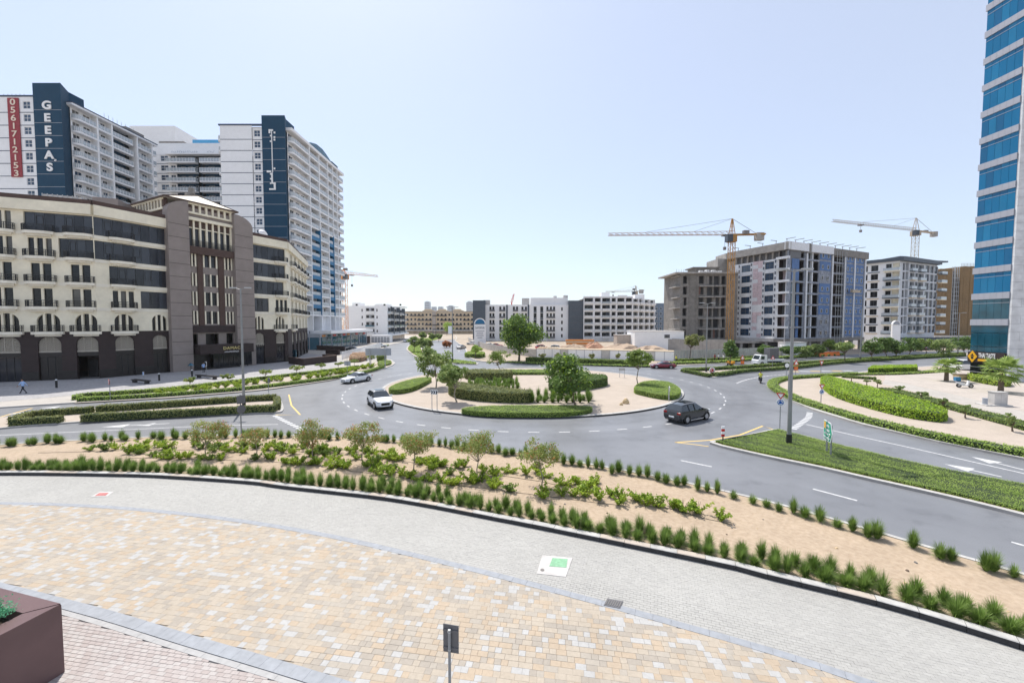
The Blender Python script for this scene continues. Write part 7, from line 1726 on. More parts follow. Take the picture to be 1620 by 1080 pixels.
# signs whose boards carry more: small one by the paved plaza, chevron boards, green direction sign
zs = 0.03; pp = (-1.31, 8.05); t_ = thing('road_sign', 'small dark sign seen from behind on a steel post at the bottom centre', 'road sign', (*pp, zs), R(-12))
m_ = MB(); m_.tube((0,0,0),(0,0,2.27),0.03,0.03,14); m_.build('post', 'pole_grey', t_, True, 40, world=False)
m_ = MB(); m_.tube((0,0,2.27),(0,0,2.29),0.034,0.03,14); m_.build('cap', 'galv', t_, True, 40, world=False)
m_ = MB(); m_.box(-0.155,0.185,0.045,0.06,1.76,2.36); pl_ = m_.build('plate', 'sign_back', t_, world=False)
for z in (1.86, 2.24): m_ = MB(); m_.box(-0.155,0.185,0.03,0.046,z-0.02,z+0.02); m_.build('rail', 'sign_back', pl_, world=False); m_ = MB(); m_.tube((0,0,z-0.012),(0,0,z+0.012),0.036,0.036,14); m_.build('clamp', 'galv', t_, world=False)
def chevron(label, px_, py_, top, wd, z=ZI_, rz=0.0, face=True):
    p = G(px_, py_, z); H = zpx(top, p[1])-z; t = thing('chevron_board', label, 'road sign', (*p, z), rz); h = 0.44
    for x in (-wd*0.38, wd*0.38): m = MB(); m.tube((x,0,-0.03),(x,0,H),0.035,0.035,8); m.build('post', 'galv', t, world=False)
    m = MB(); m.box(-wd/2,wd/2,-0.08,-0.05,H-h,H); b = m.build('board', 'letter_white' if face else 'galv', t, world=False)
    if face:
        for k in range(3):
            x = -wd/2+wd*(k+0.15)/3; w3 = wd/3*0.55; q = wd/3*0.32; m = MB(); y = -0.085
            m.poly([(x,y,H-h+0.04),(x+w3,y,H-h+0.04),(x+w3+q,y,H-h/2),(x+q,y,H-h/2)]); m.poly([(x+q,y,H-h/2),(x+q+w3,y,H-h/2),(x+w3,y,H-0.04),(x,y,H-0.04)]); m.build('chevron', 'sign_black', b, world=False)
chevron('black and white chevron board at the left of the roundabout island', 687.5, 648.5, 616.5, 0.78, rz=R(-22))
chevron('grey back of a chevron board on the far side of the island', 984, 597, 582, 0.95, rz=R(170), face=False)
chevron('narrow chevron board seen edge on beside the fan shaped hedge', 1058, 634, 611.5, 0.9, rz=R(72))
gx_, gy_ = G(1311,719,0.14); t_ = thing('direction_sign', 'green pentagon direction sign with white lettering on two posts', 'road sign', (gx_, gy_, 0.14), R(-112.5))
wv = 0.79; YL_, YR_ = gy_+0.73, gy_-0.73; zl1, zl0 = zpx(663,YL_)-0.14, zpx(692.5,YL_)-0.14; Hs, Hb = zl1, zl0
for x in (-0.4, 0.35): m_ = MB(); m_.tube((x,0,-0.02),(x,0,Hs-0.15),0.05,0.05,10); m_.build('post', 'pole_grey', t_, world=False)
pts = [(-wv,Hb),(wv*0.62,Hb),(wv,(Hs+Hb)/2),(wv*0.62,Hs),(-wv,Hs)]
m_ = MB(); f_ = [(x,-0.09,z) for x, z in pts]; b_ = [(x,-0.06,z) for x, z in pts]; m_.poly(f_); m_.poly(b_[::-1])
for i in range(5): j = (i+1) % 5; m_.poly([f_[j], f_[i], b_[i], b_[j]])
brd = m_.build('board', 'letter_white', t_, world=False)
cz_ = (Hs+Hb)/2
m_ = MB(); m_.poly([(x*0.93, -0.096, cz_+(z-cz_)*0.93) for x, z in pts]); m_.build('face', 'sign_green', brd, world=False)
m_ = MB(); m_.box(-wv+0.1,-wv+0.42,-0.104,-0.098,Hs-0.52,Hs-0.1); m_.build('route_panel', 'sign_yellow', brd, world=False)
def fitted(s_, wd, h, m):
    me = text_mesh(s_, 1.0, 0.006, m); xs = [v.co.x for v in me.vertices]; w0 = max(xs)-min(xs); sx = wd/w0
    for v in me.vertices: v.co.x *= sx; v.co.z *= h/0.72
    return me
for i, (z, wd, x, n) in enumerate(((Hs-0.34,0.62,0.05,5),(Hs-0.62,0.75,0.05,8),(Hs-0.88,0.66,-0.15,5),(Hs-1.14,1.1,-0.1,10))): put('lettering', stroke_mesh(wd, 0.17, n, 'letter_white', 20+i), brd, (x, -0.11, z))
m_ = MB(); m_.bar((0.33,-0.112,Hs-0.92),(0.5,-0.112,Hs-0.72),0.06); m_.bar((0.36,-0.112,Hs-0.72),(0.5,-0.112,Hs-0.72),0.06); m_.build('arrow', 'letter_white', brd, world=False)
t_ = thing('marker_post', 'red and white striped marker post at the splitter island kerb', 'road sign', (*G(1143.5,699.5,0.15), 0.15), 0)
m_ = MB(); m_.tube((0,0,0),(0,0,0.5),0.04,0.04,8); m_.build('post', 'sign_black', t_, world=False)
for k in range(4): m_ = MB(); m_.box(-0.11,0.11,-0.03,0.03,0.42+k*0.19,0.42+(k+1)*0.19); m_.build('stripe', 'sign_red' if k % 2 == 0 else 'letter_white', t_, world=False)
# wide grey sign board (seen from behind) on the tip of the verge
p_ = G(597,581,TOP); t_ = thing('direction_sign', 'wide grey back of a direction sign on the verge tip', 'road sign', (*p_, TOP), R(4)); sc_ = p_[1]/FPX
for x in (-1.4, 1.5): m_ = MB(); m_.tube((x,0,0),(x,0,3.7),0.09,0.09,10); m_.build('post', 'galv', t_, world=False)
for a, b in ((578.5-597, 608.5-597), (609.5-597, 618.5-597)): m_ = MB(); m_.box(a*sc_, b*sc_, 0.1, 0.16, 2.35, 3.75); m_.build('panel', 'tower_grey', t_, world=False)
# bollards and little things on the forecourt
def bollard(label, px_, py_, h=1.0, grp=None):
    p = G(px_, py_, TOP); t = thing('bollard', label, 'bollard', (*p, TOP)); m = MB(); m.tube((0,0,0),(0,0,h),0.12,0.12,12); m.build('post', 'sign_black', t, world=False); m = MB(); m.tube((0,0,h),(0,0,h+0.12),0.13,0.09,12); m.build('cap', 'letter_white', t, world=False)
bollard('dark bollard with pale cap on the forecourt near the walking man', 89.5, 613); bollard('dark bollard on the forecourt left of the entrance tower', 252, 602); bollard('dark bollard near the hotel entrance sign', 304, 595.5)
t_ = thing('totem', 'small teal display totem at the hotel corner', 'sign', (*G(465.5,568,TOP), TOP), R(-20)); m_ = MB(); m_.box(-0.7,0.7,-0.15,0.15,0,0.5); m_.build('base', 'sign_back', t_, world=False); m_ = MB(); m_.box(-0.65,0.65,-0.12,0.12,0.5,2.3); m_.build('panel', 'glass_teal', t_, world=False)
t_ = thing('kiosk_umbrella', 'small turquoise umbrella stand left of the hotel entrance', 'umbrella', (*G(302.5,591,TOP), TOP)); m_ = MB(); m_.tube((0,0,0),(0,0,1.5),0.05,0.05,8); m_.build('pole', 'sign_black', t_, world=False); m_ = MB(); m_.tube((0,0,1.4),(0,0,1.85),0.5,0.08,10); m_.build('canopy', 'glass_teal', t_, world=False)
for (a, b, lb) in (((211,604.5),(235,607),'dark low bench on the forecourt left of the entrance tower'), ((312,597),(343,600),'dark low bench before the hotel entrance')):
    A, B = G(*a, TOP), G(*b, TOP); t_ = thing('bench', lb, 'bench', (*A, TOP)); d = Vector((B[0]-A[0], B[1]-A[1])); n = Vector((-d.y, d.x)).normalized()*0.3
    m_ = MB(); m_.prism([(A[0]-n.x,A[1]-n.y),(B[0]-n.x,B[1]-n.y),(B[0]+n.x,B[1]+n.y),(A[0]+n.x,A[1]+n.y)], TOP+0.35, TOP+0.48, bottom=True); m_.build('seat', 'plinth', t_)
    for f in (0.1, 0.9): m_ = MB(); c = (A[0]+d.x*f, A[1]+d.y*f); m_.box(c[0]-0.2,c[0]+0.2,c[1]-0.2,c[1]+0.2,TOP,TOP+0.35); m_.build('leg', 'plinth', t_)
# utility cabinet on the plaza
t_ = thing('utility_cabinet', 'pale grey utility cabinet on a plinth by the near fan palm', 'cabinet', (*G(1577,641,0.13), 0.13), R(-8))
m_ = MB(); m_.box(-1.5,0.9,-0.6,0.6,0,0.12); m_.build('plinth', 'concrete_pale', t_, world=False)
for k in range(2): m_ = MB(); m_.box(-0.55+k*0.6,0.03+k*0.6,-0.35,0.35,0.12,1.4); m_.build('door', 'concrete_pale', t_, world=False)
m_ = MB(); m_.box(-0.6,0.68,-0.4,0.4,1.4,1.46); m_.build('lid', 'kerb_top', t_, world=False)
m_ = MB(); m_.tube((-1.1,0,0.12),(-1.1,0,0.75),0.2,0.2,12); m_.build('litter_bin', 'tower_grey', t_, world=False)
t_ = thing('planter_box', 'small orange brown planter box beside the glass tower', 'planter', (*G(1521,600,0.13), 0.13)); m_ = MB(); m_.box(-0.9,0.9,-0.4,0.4,0,0.75); m_.build('box', 'rock', t_, world=False); m_ = MB(); m_.box(-0.95,0.95,-0.45,0.45,0.75,0.82); m_.build('rim', 'brown_roof', t_, world=False)
# --- hoarding, site wall, cabins, heaps
hA, hB = Vector(G(849,564.5,TOP)), Vector(G(1066,571,TOP)); n = 16
th_ = thing('hoarding', 'white panelled construction hoarding north of the roundabout', 'hoarding', (hA.x, hA.y, TOP)); fh_ = Fr((hA.x,hA.y), (hB.x,hB.y))
for k in range(n):
    a, b = fh_.L*k/n, fh_.L*(k+1)/n; m_ = MB(fh_); m_.box(a+0.05, b-0.05, TOP, TOP+2.1, -0.05, 0.0); m_.build('panel', 'concrete_pale' if k % 5 == 3 else 'white_wall', th_)
    m_ = MB(fh_); m_.box(a-0.05, a+0.05, TOP, TOP+2.15, -0.1, 0.05); m_.build('post', 'tower_grey', th_)
m_ = MB(fh_); m_.box(fh_.L*0.15, fh_.L, TOP+2.15, TOP+2.3, -2.6, 0.1); m_.build('walkway_roof', 'tan_wall', th_)
for k in range(8): m_ = MB(); m_.bar(fh_(fh_.L*0.02*k,TOP+2.1,0), fh_(fh_.L*0.02*k+0.6,TOP+2.6,-2), 0.18); m_.build('brace', 'tan_wall', th_)
cl = smooth(GS([(849,564.5),(825,562),(795,557.5),(772,553),(757,548),(747,543.5),(741,540)], TOP), 4)
t_ = thing('site_fence', 'low white site wall curving away behind the big tree', 'wall', (*cl[0], TOP))
P = resample(cl, 3.0)
for a, b in zip(P[:-1], P[1:]):
    f = Fr(b, a); m_ = MB(f); m_.box(0.03, f.L-0.03, TOP, TOP+2.0, -0.06, 0.06); m_.build('panel', 'concrete_pale', t_)
cr = GS([(1066,571),(1120,569.5),(1200,565.5),(1240,563)], TOP); t_ = thing('site_fence', 'pale grey corrugated site fence right of the white hoarding', 'fence', (*cr[0], TOP)); P = resample(cr, 2.4)
for a, b in zip(P[:-1], P[1:]):
    f = Fr(a, b); m_ = MB(f); 
    for k in range(6): m_.box(f.L*k/6+0.01, f.L*(k+1)/6-0.01, TOP, TOP+2.5, -0.06-(k%2)*0.06, 0.0-(k%2)*0.06)
    m_.build('panel', 'concrete_pale', t_)
t_ = thing('site_wall', 'brownish block wall behind the site fence', 'wall', (*G(1062,560), TOP)); f = Fr(G(985,556,0), G(1150,561.5,0)); 
for k in range(14): m_ = MB(f); m_.box(f.L*k/14+0.02, f.L*(k+1)/14-0.02, TOP, 4.2+random.uniform(-0.1,0.1), -0.2, 0); m_.build('panel', 'concrete', t_)
def cabin(label, px0, px1, ptop, Y, dep=4, m='white_wall', win=True):
    x0, x1 = PT(px0,540,Y)[0], PT(px1,540,Y)[0]; h = zpx(ptop, Y); t = thing('site_cabin', label, 'cabin', ((x0+x1)/2, Y, TOP)); b = MB(); b.box(x0,x1,Y,Y+dep,0.1,h); b.build('body', m, t); b = MB(); b.box(x0-0.15,x1+0.15,Y-0.15,Y+dep+0.15,h,h+0.15); b.build('roof', 'concrete_pale', t)
    if win: f = Fr((x0,Y),(x1,Y)); window(t, f, f.L*0.6, f.L*0.6+1.6, h-2.0, h-0.9, 0, 4, 1, 'tower_grey', 'glass_dark', 0.08, w=0.05)
cabin('long white site building with small barred window behind the hoarding', 1004, 1082, 524, 118, 8)
cabin('tan plywood site cabin left of the long white site building', 976, 1000, 530, 122, 4, 'paving_warm', False)
cabin('white site cabin by the clad building', 1243, 1276, 542, 104, 3)
cabin('small white gatehouse right of the white site cabin', 1277, 1290, 549, 106, 3, 'white_wall', False)
mat('heap', (0.46,0.35,0.26), 0.95, 0.15, 1.5); mat('heap_orange', (0.52,0.30,0.20), 0.9, 0.2, 2)
def heap(label, px_, py_, w_, h, m, seed):
    rng = np.random.default_rng(seed); p = G(px_, py_, TOP); b = MB(); n = 14; prev = None
    for rr, zz in ((1,0),(0.8,0.35),(0.5,0.75),(0.2,1.0)):
        ring = [b.pt((p[0]+math.cos(2*math.pi*k/n)*w_*rr*rng.uniform(.8,1.2), p[1]+math.sin(2*math.pi*k/n)*w_*0.5*rr*rng.uniform(.8,1.2), TOP-0.02+h*zz*rng.uniform(.85,1.1))) for k in range(n)]
        if prev:
            for k in range(n): b.f.append([prev[k],prev[(k+1)%n],ring[(k+1)%n],ring[k]]); b.m.append(0)
        prev = ring
    b.f.append(prev); b.m.append(0); tag(b.build('heap', m), label, 'heap')
heap('broad tan sand heap behind the hoarding at its left', 905, 556.5, 6, 2.4, 'heap', 1); heap('orange rubble heap behind the hoarding', 940, 555.5, 4.5, 2.8, 'heap_orange', 2); heap('long tan sand heap behind the middle of the hoarding', 985, 557, 9, 2.6, 'heap', 3); heap('low tan sand heap behind the right end of the hoarding', 1030, 559, 7, 2.2, 'heap', 4)
t_ = thing('plank_stack', 'stack of brown shuttering planks behind the hoarding', 'timber', (*G(918,554,TOP), TOP)); c = G(918,554,TOP)
for k in range(7): m_ = MB(); m_.box(c[0]-4.5+random.uniform(-.3,.3), c[0]+4.5, c[1], c[1]+2, TOP+0.5*k, TOP+0.5*k+0.42); m_.build('plank', 'tan_wall' if k % 2 else 'crane_orange', t_)
for k in range(4):
    a = G(1293+k*10, 563.5-0.5*k, TOP); t_ = thing('barrier', 'orange plastic traffic barrier by the far road', 'barrier', (*a, TOP), R(-6), 'orange barriers by the far road'); m_ = MB()
    prof = [(-0.35,0),(0.35,0),(0.3,0.25),(0.12,0.45),(0.1,1.0),(-0.1,1.0),(-0.12,0.45),(-0.3,0.25)]; A_ = [(-0.75,y,z) for y, z in prof]; B_ = [(0.75,y,z) for y, z in prof]; m_.poly(A_[::-1]); m_.poly(B_)
    for i in range(8): j = (i+1) % 8; m_.poly([A_[i],A_[j],B_[j],B_[i]])
    m_.build('body', 'orange_net', t_, world=False)
# advertising pylons with rounded tops
def pylon_sign(label, px0, px1, ptop, pbase, Y, text=None, half=False):
    x0, x1 = PT(px0,520,Y)[0], PT(px1,520,Y)[0]; zt = zpx(ptop, Y); c = (x0+x1)/2; r = (x1-x0)/2; zs_ = zt-r*1.0; t = thing('advertising_pylon', label, 'sign', (c, Y, 0.1))
    m = MB(); m.box(x0, x1, Y, Y+0.6, 0.1, zs_-0.15); m.build('panel', 'white_wall', t)
    def arc(rr, yy): return [(c+rr*math.cos(a), yy, zs_+rr*math.sin(a)) for a in np.linspace(0, math.pi, 15)]
    m = MB(); o, i = arc(r, Y), arc(r*0.84, Y); ob_, ib = arc(r, Y+0.6), arc(r*0.84, Y+0.6)
    for k in range(14): m.poly([i[k],o[k],o[k+1],i[k+1]]); m.poly([o[k],ob_[k],ob_[k+1],o[k+1]]); m.poly([ib[k],i[k],i[k+1],ib[k+1]])
    m.build('arch', 'white_wall', t)
    m = MB(); m.poly(arc(r*0.84, Y+0.2)); m.build('arch_face', 'tower_blue_bright' if not half else 'tower_grey', t)
    if text:
        put('lettering', fitted(text, r*1.6, 0.95, 'slate'), t, (0, -0.06, zs_-2.0))
        for k, wd in enumerate((1.1, 0.8, 0.9, 0.6)): m = MB(); m.box(c-r*wd*0.7, c+r*wd*0.7, Y-0.05, Y, zs_-2.9-k*0.8, zs_-2.6-k*0.8); m.build('text_line', 'tower_grey', t)
pylon_sign('white SAMANA advertising pylon with blue arched top', 750, 768.5, 503, 540, 150, 'SAMANA')
pylon_sign('white arched pylon before the dark roofed building', 1412, 1425, 507, 550, 138, None, True)

# ------------------------------------------------------------------ vehicles
def car(label, pos, rz, paint, kind='suv', z=0.0, group=None, cat='car', name='car'):
    """x forward. Body lofted from cross sections; glass, wheels, lamps, grille, mirrors are parts."""
    suv = kind == 'suv'; L = {'suv':4.65,'sedan':4.75,'coupe':4.6,'van':5.0}[kind]; Wd = 1.86 if kind != 'van' else 1.9; Ht = {'suv':1.68,'sedan':1.45,'coupe':1.38,'van':2.05}[kind]; gc_ = 0.22 if suv else 0.17
    t = thing(name, label, cat, (pos[0], pos[1], z), rz, group)
    hood = {'suv':1.02,'sedan':0.86,'coupe':0.84,'van':1.1}[kind]; belt = {'suv':1.08,'sedan':0.95,'coupe':0.92,'van':1.15}[kind]; hl = L/2
    if kind in ('suv',): st = [(hl,0.55,0.72,0.74,0.0),(hl-0.12,0.62,0.85,0.86,0.0),(hl-0.5,0.85,0.93,0.96,0),(hl-1.05,0.93,hood,hood+0.03,0),(hl-1.32,0.93,belt,belt+0.03,0),(hl-2.05,0.93,belt,Ht-0.04,1),(hl-2.6,0.93,belt,Ht,1),(hl-3.4,0.93,belt+0.02,Ht-0.03,1),(hl-4.05,0.92,belt+0.05,Ht-0.09,1),(hl-4.45,0.9,belt+0.03,belt+0.08,0),(hl-4.6,0.86,0.95,0.98,0),(-hl,0.78,0.7,0.72,0)]
    elif kind == 'van': st = [(hl,0.6,0.75,0.78,0),(hl-0.15,0.8,0.95,0.98,0),(hl-0.55,0.9,belt,belt+0.04,0),(hl-1.3,0.95,belt,Ht-0.08,1),(hl-2.0,0.95,belt,Ht,1),(hl-4.0,0.95,belt,Ht,1),(-hl+0.12,0.93,belt,Ht-0.08,1),(-hl,0.9,belt,belt+0.1,0)]
    else: st = [(hl,0.55,0.6,0.62,0),(hl-0.15,0.66,0.72,0.74,0),(hl-0.55,0.85,0.8,0.83,0),(hl-1.3,0.92,hood,hood+0.03,0),(hl-1.5,0.92,belt,belt+0.02,0),(hl-2.25,0.92,belt,Ht-0.03,1),(hl-2.75,0.92,belt,Ht,1),(hl-3.3,0.92,belt+0.01,Ht-0.05,1),(hl-4.0,0.9,belt+0.02,belt+0.06,0),(hl-4.45,0.88,belt,belt+0.03,0),(hl-4.65,0.8,0.8,0.82,0),(-hl,0.72,0.6,0.62,0)]
    rings = []
    for (x, hw, zb_, zt_2, cab) in st:
        rw = hw*(0.72 if cab else 0.90); lo = gc_+ (0.14 if abs(x) > hl-0.2 else 0)
        half = [(0.0, lo), (hw*0.86, lo), (hw*0.99, lo+(zb_-lo)*0.3), (hw, lo+(zb_-lo)*0.65), (hw*0.96, zb_), (rw, zt_2-(0.07 if cab else 0.02)), (rw*0.8, zt_2), (0.0, zt_2+(0.03 if cab else 0.015))]
        rings.append([(x, -y, zz) for y, zz in half] + [(x, y, zz) for y, zz in half[-2:0:-1]])
    nb = len(rings[0]); B = MB(); Gl = MB()
    def q(mb, a): mb.poly([(p[0], p[1], p[2]) for p in a])
    for i in range(len(rings)-1):
        a, b = rings[i], rings[i+1]; ca, cb_ = st[i][4], st[i+1][4]
        for k in range(nb):
            j = (k+1) % nb; f = [a[k], b[k], b[j], a[j]]; side = k in (4, 9); roofk = k in (5, 6, 7, 8)
            glass = (side and (ca or cb_)) or (roofk and ca != cb_)
            q(Gl if glass else B, f)
    B.poly(rings[0][::1]); B.poly(rings[-1][::-1])
    bo = B.build('body', paint, t, True, 35, world=False); Gl.build('windows', 'car_glass', t, True, 35, world=False)
    # pillars
    P_ = MB()
    for i in range(1, len(rings)-1):
        if st[i][4] and st[i-1][4] and st[i+1][4]:
            for k in (4, 9):
                a, b = rings[i][k], rings[i][(k+1) % nb]; e = 0.012*(1 if a[1] > 0 else -1); P_.bar((a[0],a[1]+e,a[2]),(b[0],b[1]+e,b[2]),0.06)
    if P_.v: P_.build('pillars', 'sign_black', bo, world=False)
    if suv:
        m = MB(); m.box(hl-3.2,hl-2.2,-0.45,0.45,Ht+0.01,Ht+0.045); m.build('sunroof', 'car_glass', bo, world=False)
        for s_ in (-1,1): m = MB(); m.bar((hl-3.9,s_*0.6,Ht+0.02),(hl-2.2,s_*0.6,Ht+0.05),0.04); m.build('roof_rail', 'chrome', bo, world=False)
    wr = 0.36 if suv else 0.33
    for sx in (hl-0.9, -hl+0.95):
        for s_ in (-1, 1):
            w_ = put('wheel', None, t, (sx, s_*(Wd/2-0.13), wr)) if False else None
            m = MB(); m.tube((sx, s_*(Wd/2-0.24), wr), (sx, s_*(Wd/2+0.005), wr), wr, wr, 20); ty = m.build('wheel', 'tyre', t, True, 40, world=False)
            m = MB(); m.tube((sx, s_*(Wd/2-0.0), wr), (sx, s_*(Wd/2+0.02), wr), wr*0.66, wr*0.62, 16); rm = m.build('rim', 'rim', ty, world=False)
            m = MB(); 
            for k in range(5): a = k*1.2566; m.bar((sx,s_*(Wd/2+0.024),wr),(sx+math.cos(a)*wr*0.6,s_*(Wd/2+0.024),wr+math.sin(a)*wr*0.6),0.05)
            if False: m.build('spokes', 'chrome', rm, world=False)
            m = MB(); n2 = 12; pts = [(sx+math.cos(a)*(wr+0.07), wr+math.sin(a)*(wr+0.07)) for a in np.linspace(-0.15, math.pi+0.15, n2)]
            for u, v in zip(pts[:-1], pts[1:]): m.bar((u[0],s_*(Wd/2-0.03),u[1]),(v[0],s_*(Wd/2-0.03),v[1]),0.075)
            m.build('wheel_arch', 'sign_black', t, world=False)
    zf = st[1][2]
    for s_ in (-1, 1):
        m = MB(); m.box(hl-0.32,hl-0.07,s_*0.62-0.16,s_*0.62+0.16,zf-0.12,zf+0.02); m.build('headlight', 'lamp_clear', t, world=False)
        m = MB(); m.box(-hl+0.02,-hl+0.22,s_*0.68-0.16,s_*0.68+0.16,0.86 if suv else 0.74,1.02 if suv else 0.88); m.build('tail_light', 'lamp_red', t, world=False)
        m = MB(); m.box(hl-1.75,hl-1.6,s_*(Wd/2+0.1)-0.1,s_*(Wd/2+0.1)+0.1,belt-0.02,belt+0.14); m.build('mirror', paint, t, world=False)
    m = MB(); m.box(hl-0.05,hl+0.015,-0.42,0.42,0.46,zf-0.12); m.build('grille', 'sign_black', t, world=False)
    m = MB(); m.box(hl-0.02,hl+0.03,-0.26,0.26,0.36,0.45); m.build('number_plate', 'letter_white', t, world=False)
    m = MB(); m.box(-hl-0.03,-hl+0.02,-0.26,0.26,0.55,0.67); m.build('number_plate', 'letter_white', t, world=False)
    m = MB(); m.box(-hl+0.25,hl-0.25,-Wd/2+0.12,Wd/2-0.12,gc_-0.02,gc_+0.08); m.build('underbody', 'sign_black', t, world=False)
    for s_ in (-1,1): m = MB(); m.box(-hl+1.4,hl-1.4,s_*Wd/2*0.985-0.03,s_*Wd/2*0.985+0.03,gc_+0.02,gc_+0.1); m.build('sill', 'chrome' if paint == 'car_grey' else 'sign_black', t, world=False)
    return t
p_ = G(601,642); car('white SUV with sunroof driving round the left side of the island', p_, R(-58), 'car_white', 'suv')
p_ = G(1088,664); car('dark grey SUV seen from behind at the right front of the island', p_, R(32), 'car_grey', 'suv')
p_ = G(564,604); car('white saloon facing left beside the hotel verge', p_, R(-118), 'car_white', 'sedan')
p_ = G(683,575); car('white car approaching from the receding road behind the frangipani', p_, R(-108), 'car_white', 'sedan')
p_ = G(1048,582.5); car('maroon coupe driving along the north side of the roundabout', p_, R(176), 'car_maroon', 'coupe')
p_ = G(1514,584.5); car('white van parked beside the glass tower', p_, R(75), 'car_white', 'van', cat='van')
p_ = G(730,551.5); car('silver car far up the receding road', p_, R(70), 'car_silver', 'sedan')
p_ = G(643.5,541); car('small white car far away at the road bend', p_, R(-110), 'car_white', 'sedan')
for (x, y, m, k, lb) in ((747,545,'car_white','sedan','white parked car behind the site wall, leftmost'),(759,546.5,'car_black','suv','black parked car behind the site wall'),(772,548,'car_white','sedan','second white parked car behind the site wall'),(786,549,'car_red','sedan','red parked car behind the site wall left of the big tree'),(858,553,'car_red','suv','red parked car behind the hoarding right of the big tree'),(875,553.5,'car_white','suv','white parked car behind the hoarding right of the big tree'),(507,551.5,'car_white','sedan','white car parked in front of the shops'),(1392,557.5,'car_black','suv','dark parked car at the far right, nearest the arched pylon'),(1447,555,'car_black','suv','dark car parked below the white building'),(1470,554,'car_grey','sedan','grey car parked below the gold building'),(602,549,'car_white','sedan','white car parked by the fence near the white block'),(560,555,'car_grey','sedan','grey car parked by the shop fence')):
    p_ = G(x, y, TOP); car(lb, p_, R(random.choice([10,170,75])), m, k, TOP)
# flatbed truck
def truck(label, pos, rz):
    t = thing('flatbed_truck', label, 'truck', (*pos, 0), rz)
    m = MB(); prof = [(2.9,0.5),(2.95,1.1),(2.75,1.25),(2.35,2.15),(2.2,2.25),(0.9,2.25),(0.85,0.5)]; A_ = [(x,-0.95,z) for x, z in prof]; B_ = [(x,0.95,z) for x, z in prof]; m.poly(A_); m.poly(B_[::-1])
    for i in range(7): j = (i+1) % 7; m.poly([A_[j],A_[i],B_[i],B_[j]])
    m.build('cab', 'car_white', t, world=False)
    m = MB(); m.poly([(2.76,-0.82,1.3),(2.76,0.82,1.3),(2.4,0.8,2.1),(2.4,-0.8,2.1)]); m.build('windscreen', 'car_glass', t, world=False)
    for s_ in (-1,1): m = MB(); m.box(1.5,2.3,s_*0.96-0.01,s_*0.96+0.01,1.3,2.0); m.build('side_window', 'car_glass', t, world=False)
    for s_ in (-1,1): m = MB(); m.box(2.88,2.98,s_*0.65-0.18,s_*0.65+0.18,0.75,0.95); m.build('headlight', 'lamp_clear', t, world=False)
    m = MB(); m.box(2.9,2.99,-0.9,0.9,0.45,0.68); m.build('bumper', 'car_white', t, world=False)
    m = MB(); m.box(-3.0,0.8,-1.0,1.0,0.85,1.0); m.build('bed', 'tower_grey', t, world=False)
    for y in (-1.0, 1.0): m = MB(); m.box(-3.0,0.8,y-0.03,y+0.03,1.0,1.45); m.build('side_rail', 'car_white', t, world=False)
    m = MB(); m.box(-1.9,0.2,-0.8,0.8,1.0,3.6); m.build('load', 'sign_back', t, world=False)
    for sx in (2.0,-1.9):
        for s_ in (-1,1): m = MB(); m.tube((sx,s_*0.68,0.42),(sx,s_*0.98,0.42),0.42,0.42,16); ty = m.build('wheel', 'tyre', t, world=False); m = MB(); m.tube((sx,s_*0.97,0.42),(sx,s_*1.0,0.42),0.22,0.22,12); m.build('rim', 'rim', ty, world=False)
    m = MB(); m.box(-2.9,2.4,-0.5,0.5,0.55,0.85); m.build('chassis', 'sign_black', t, world=False)
truck('white flatbed truck with tall dark load on the north east road', G(1214,577.5), R(188))

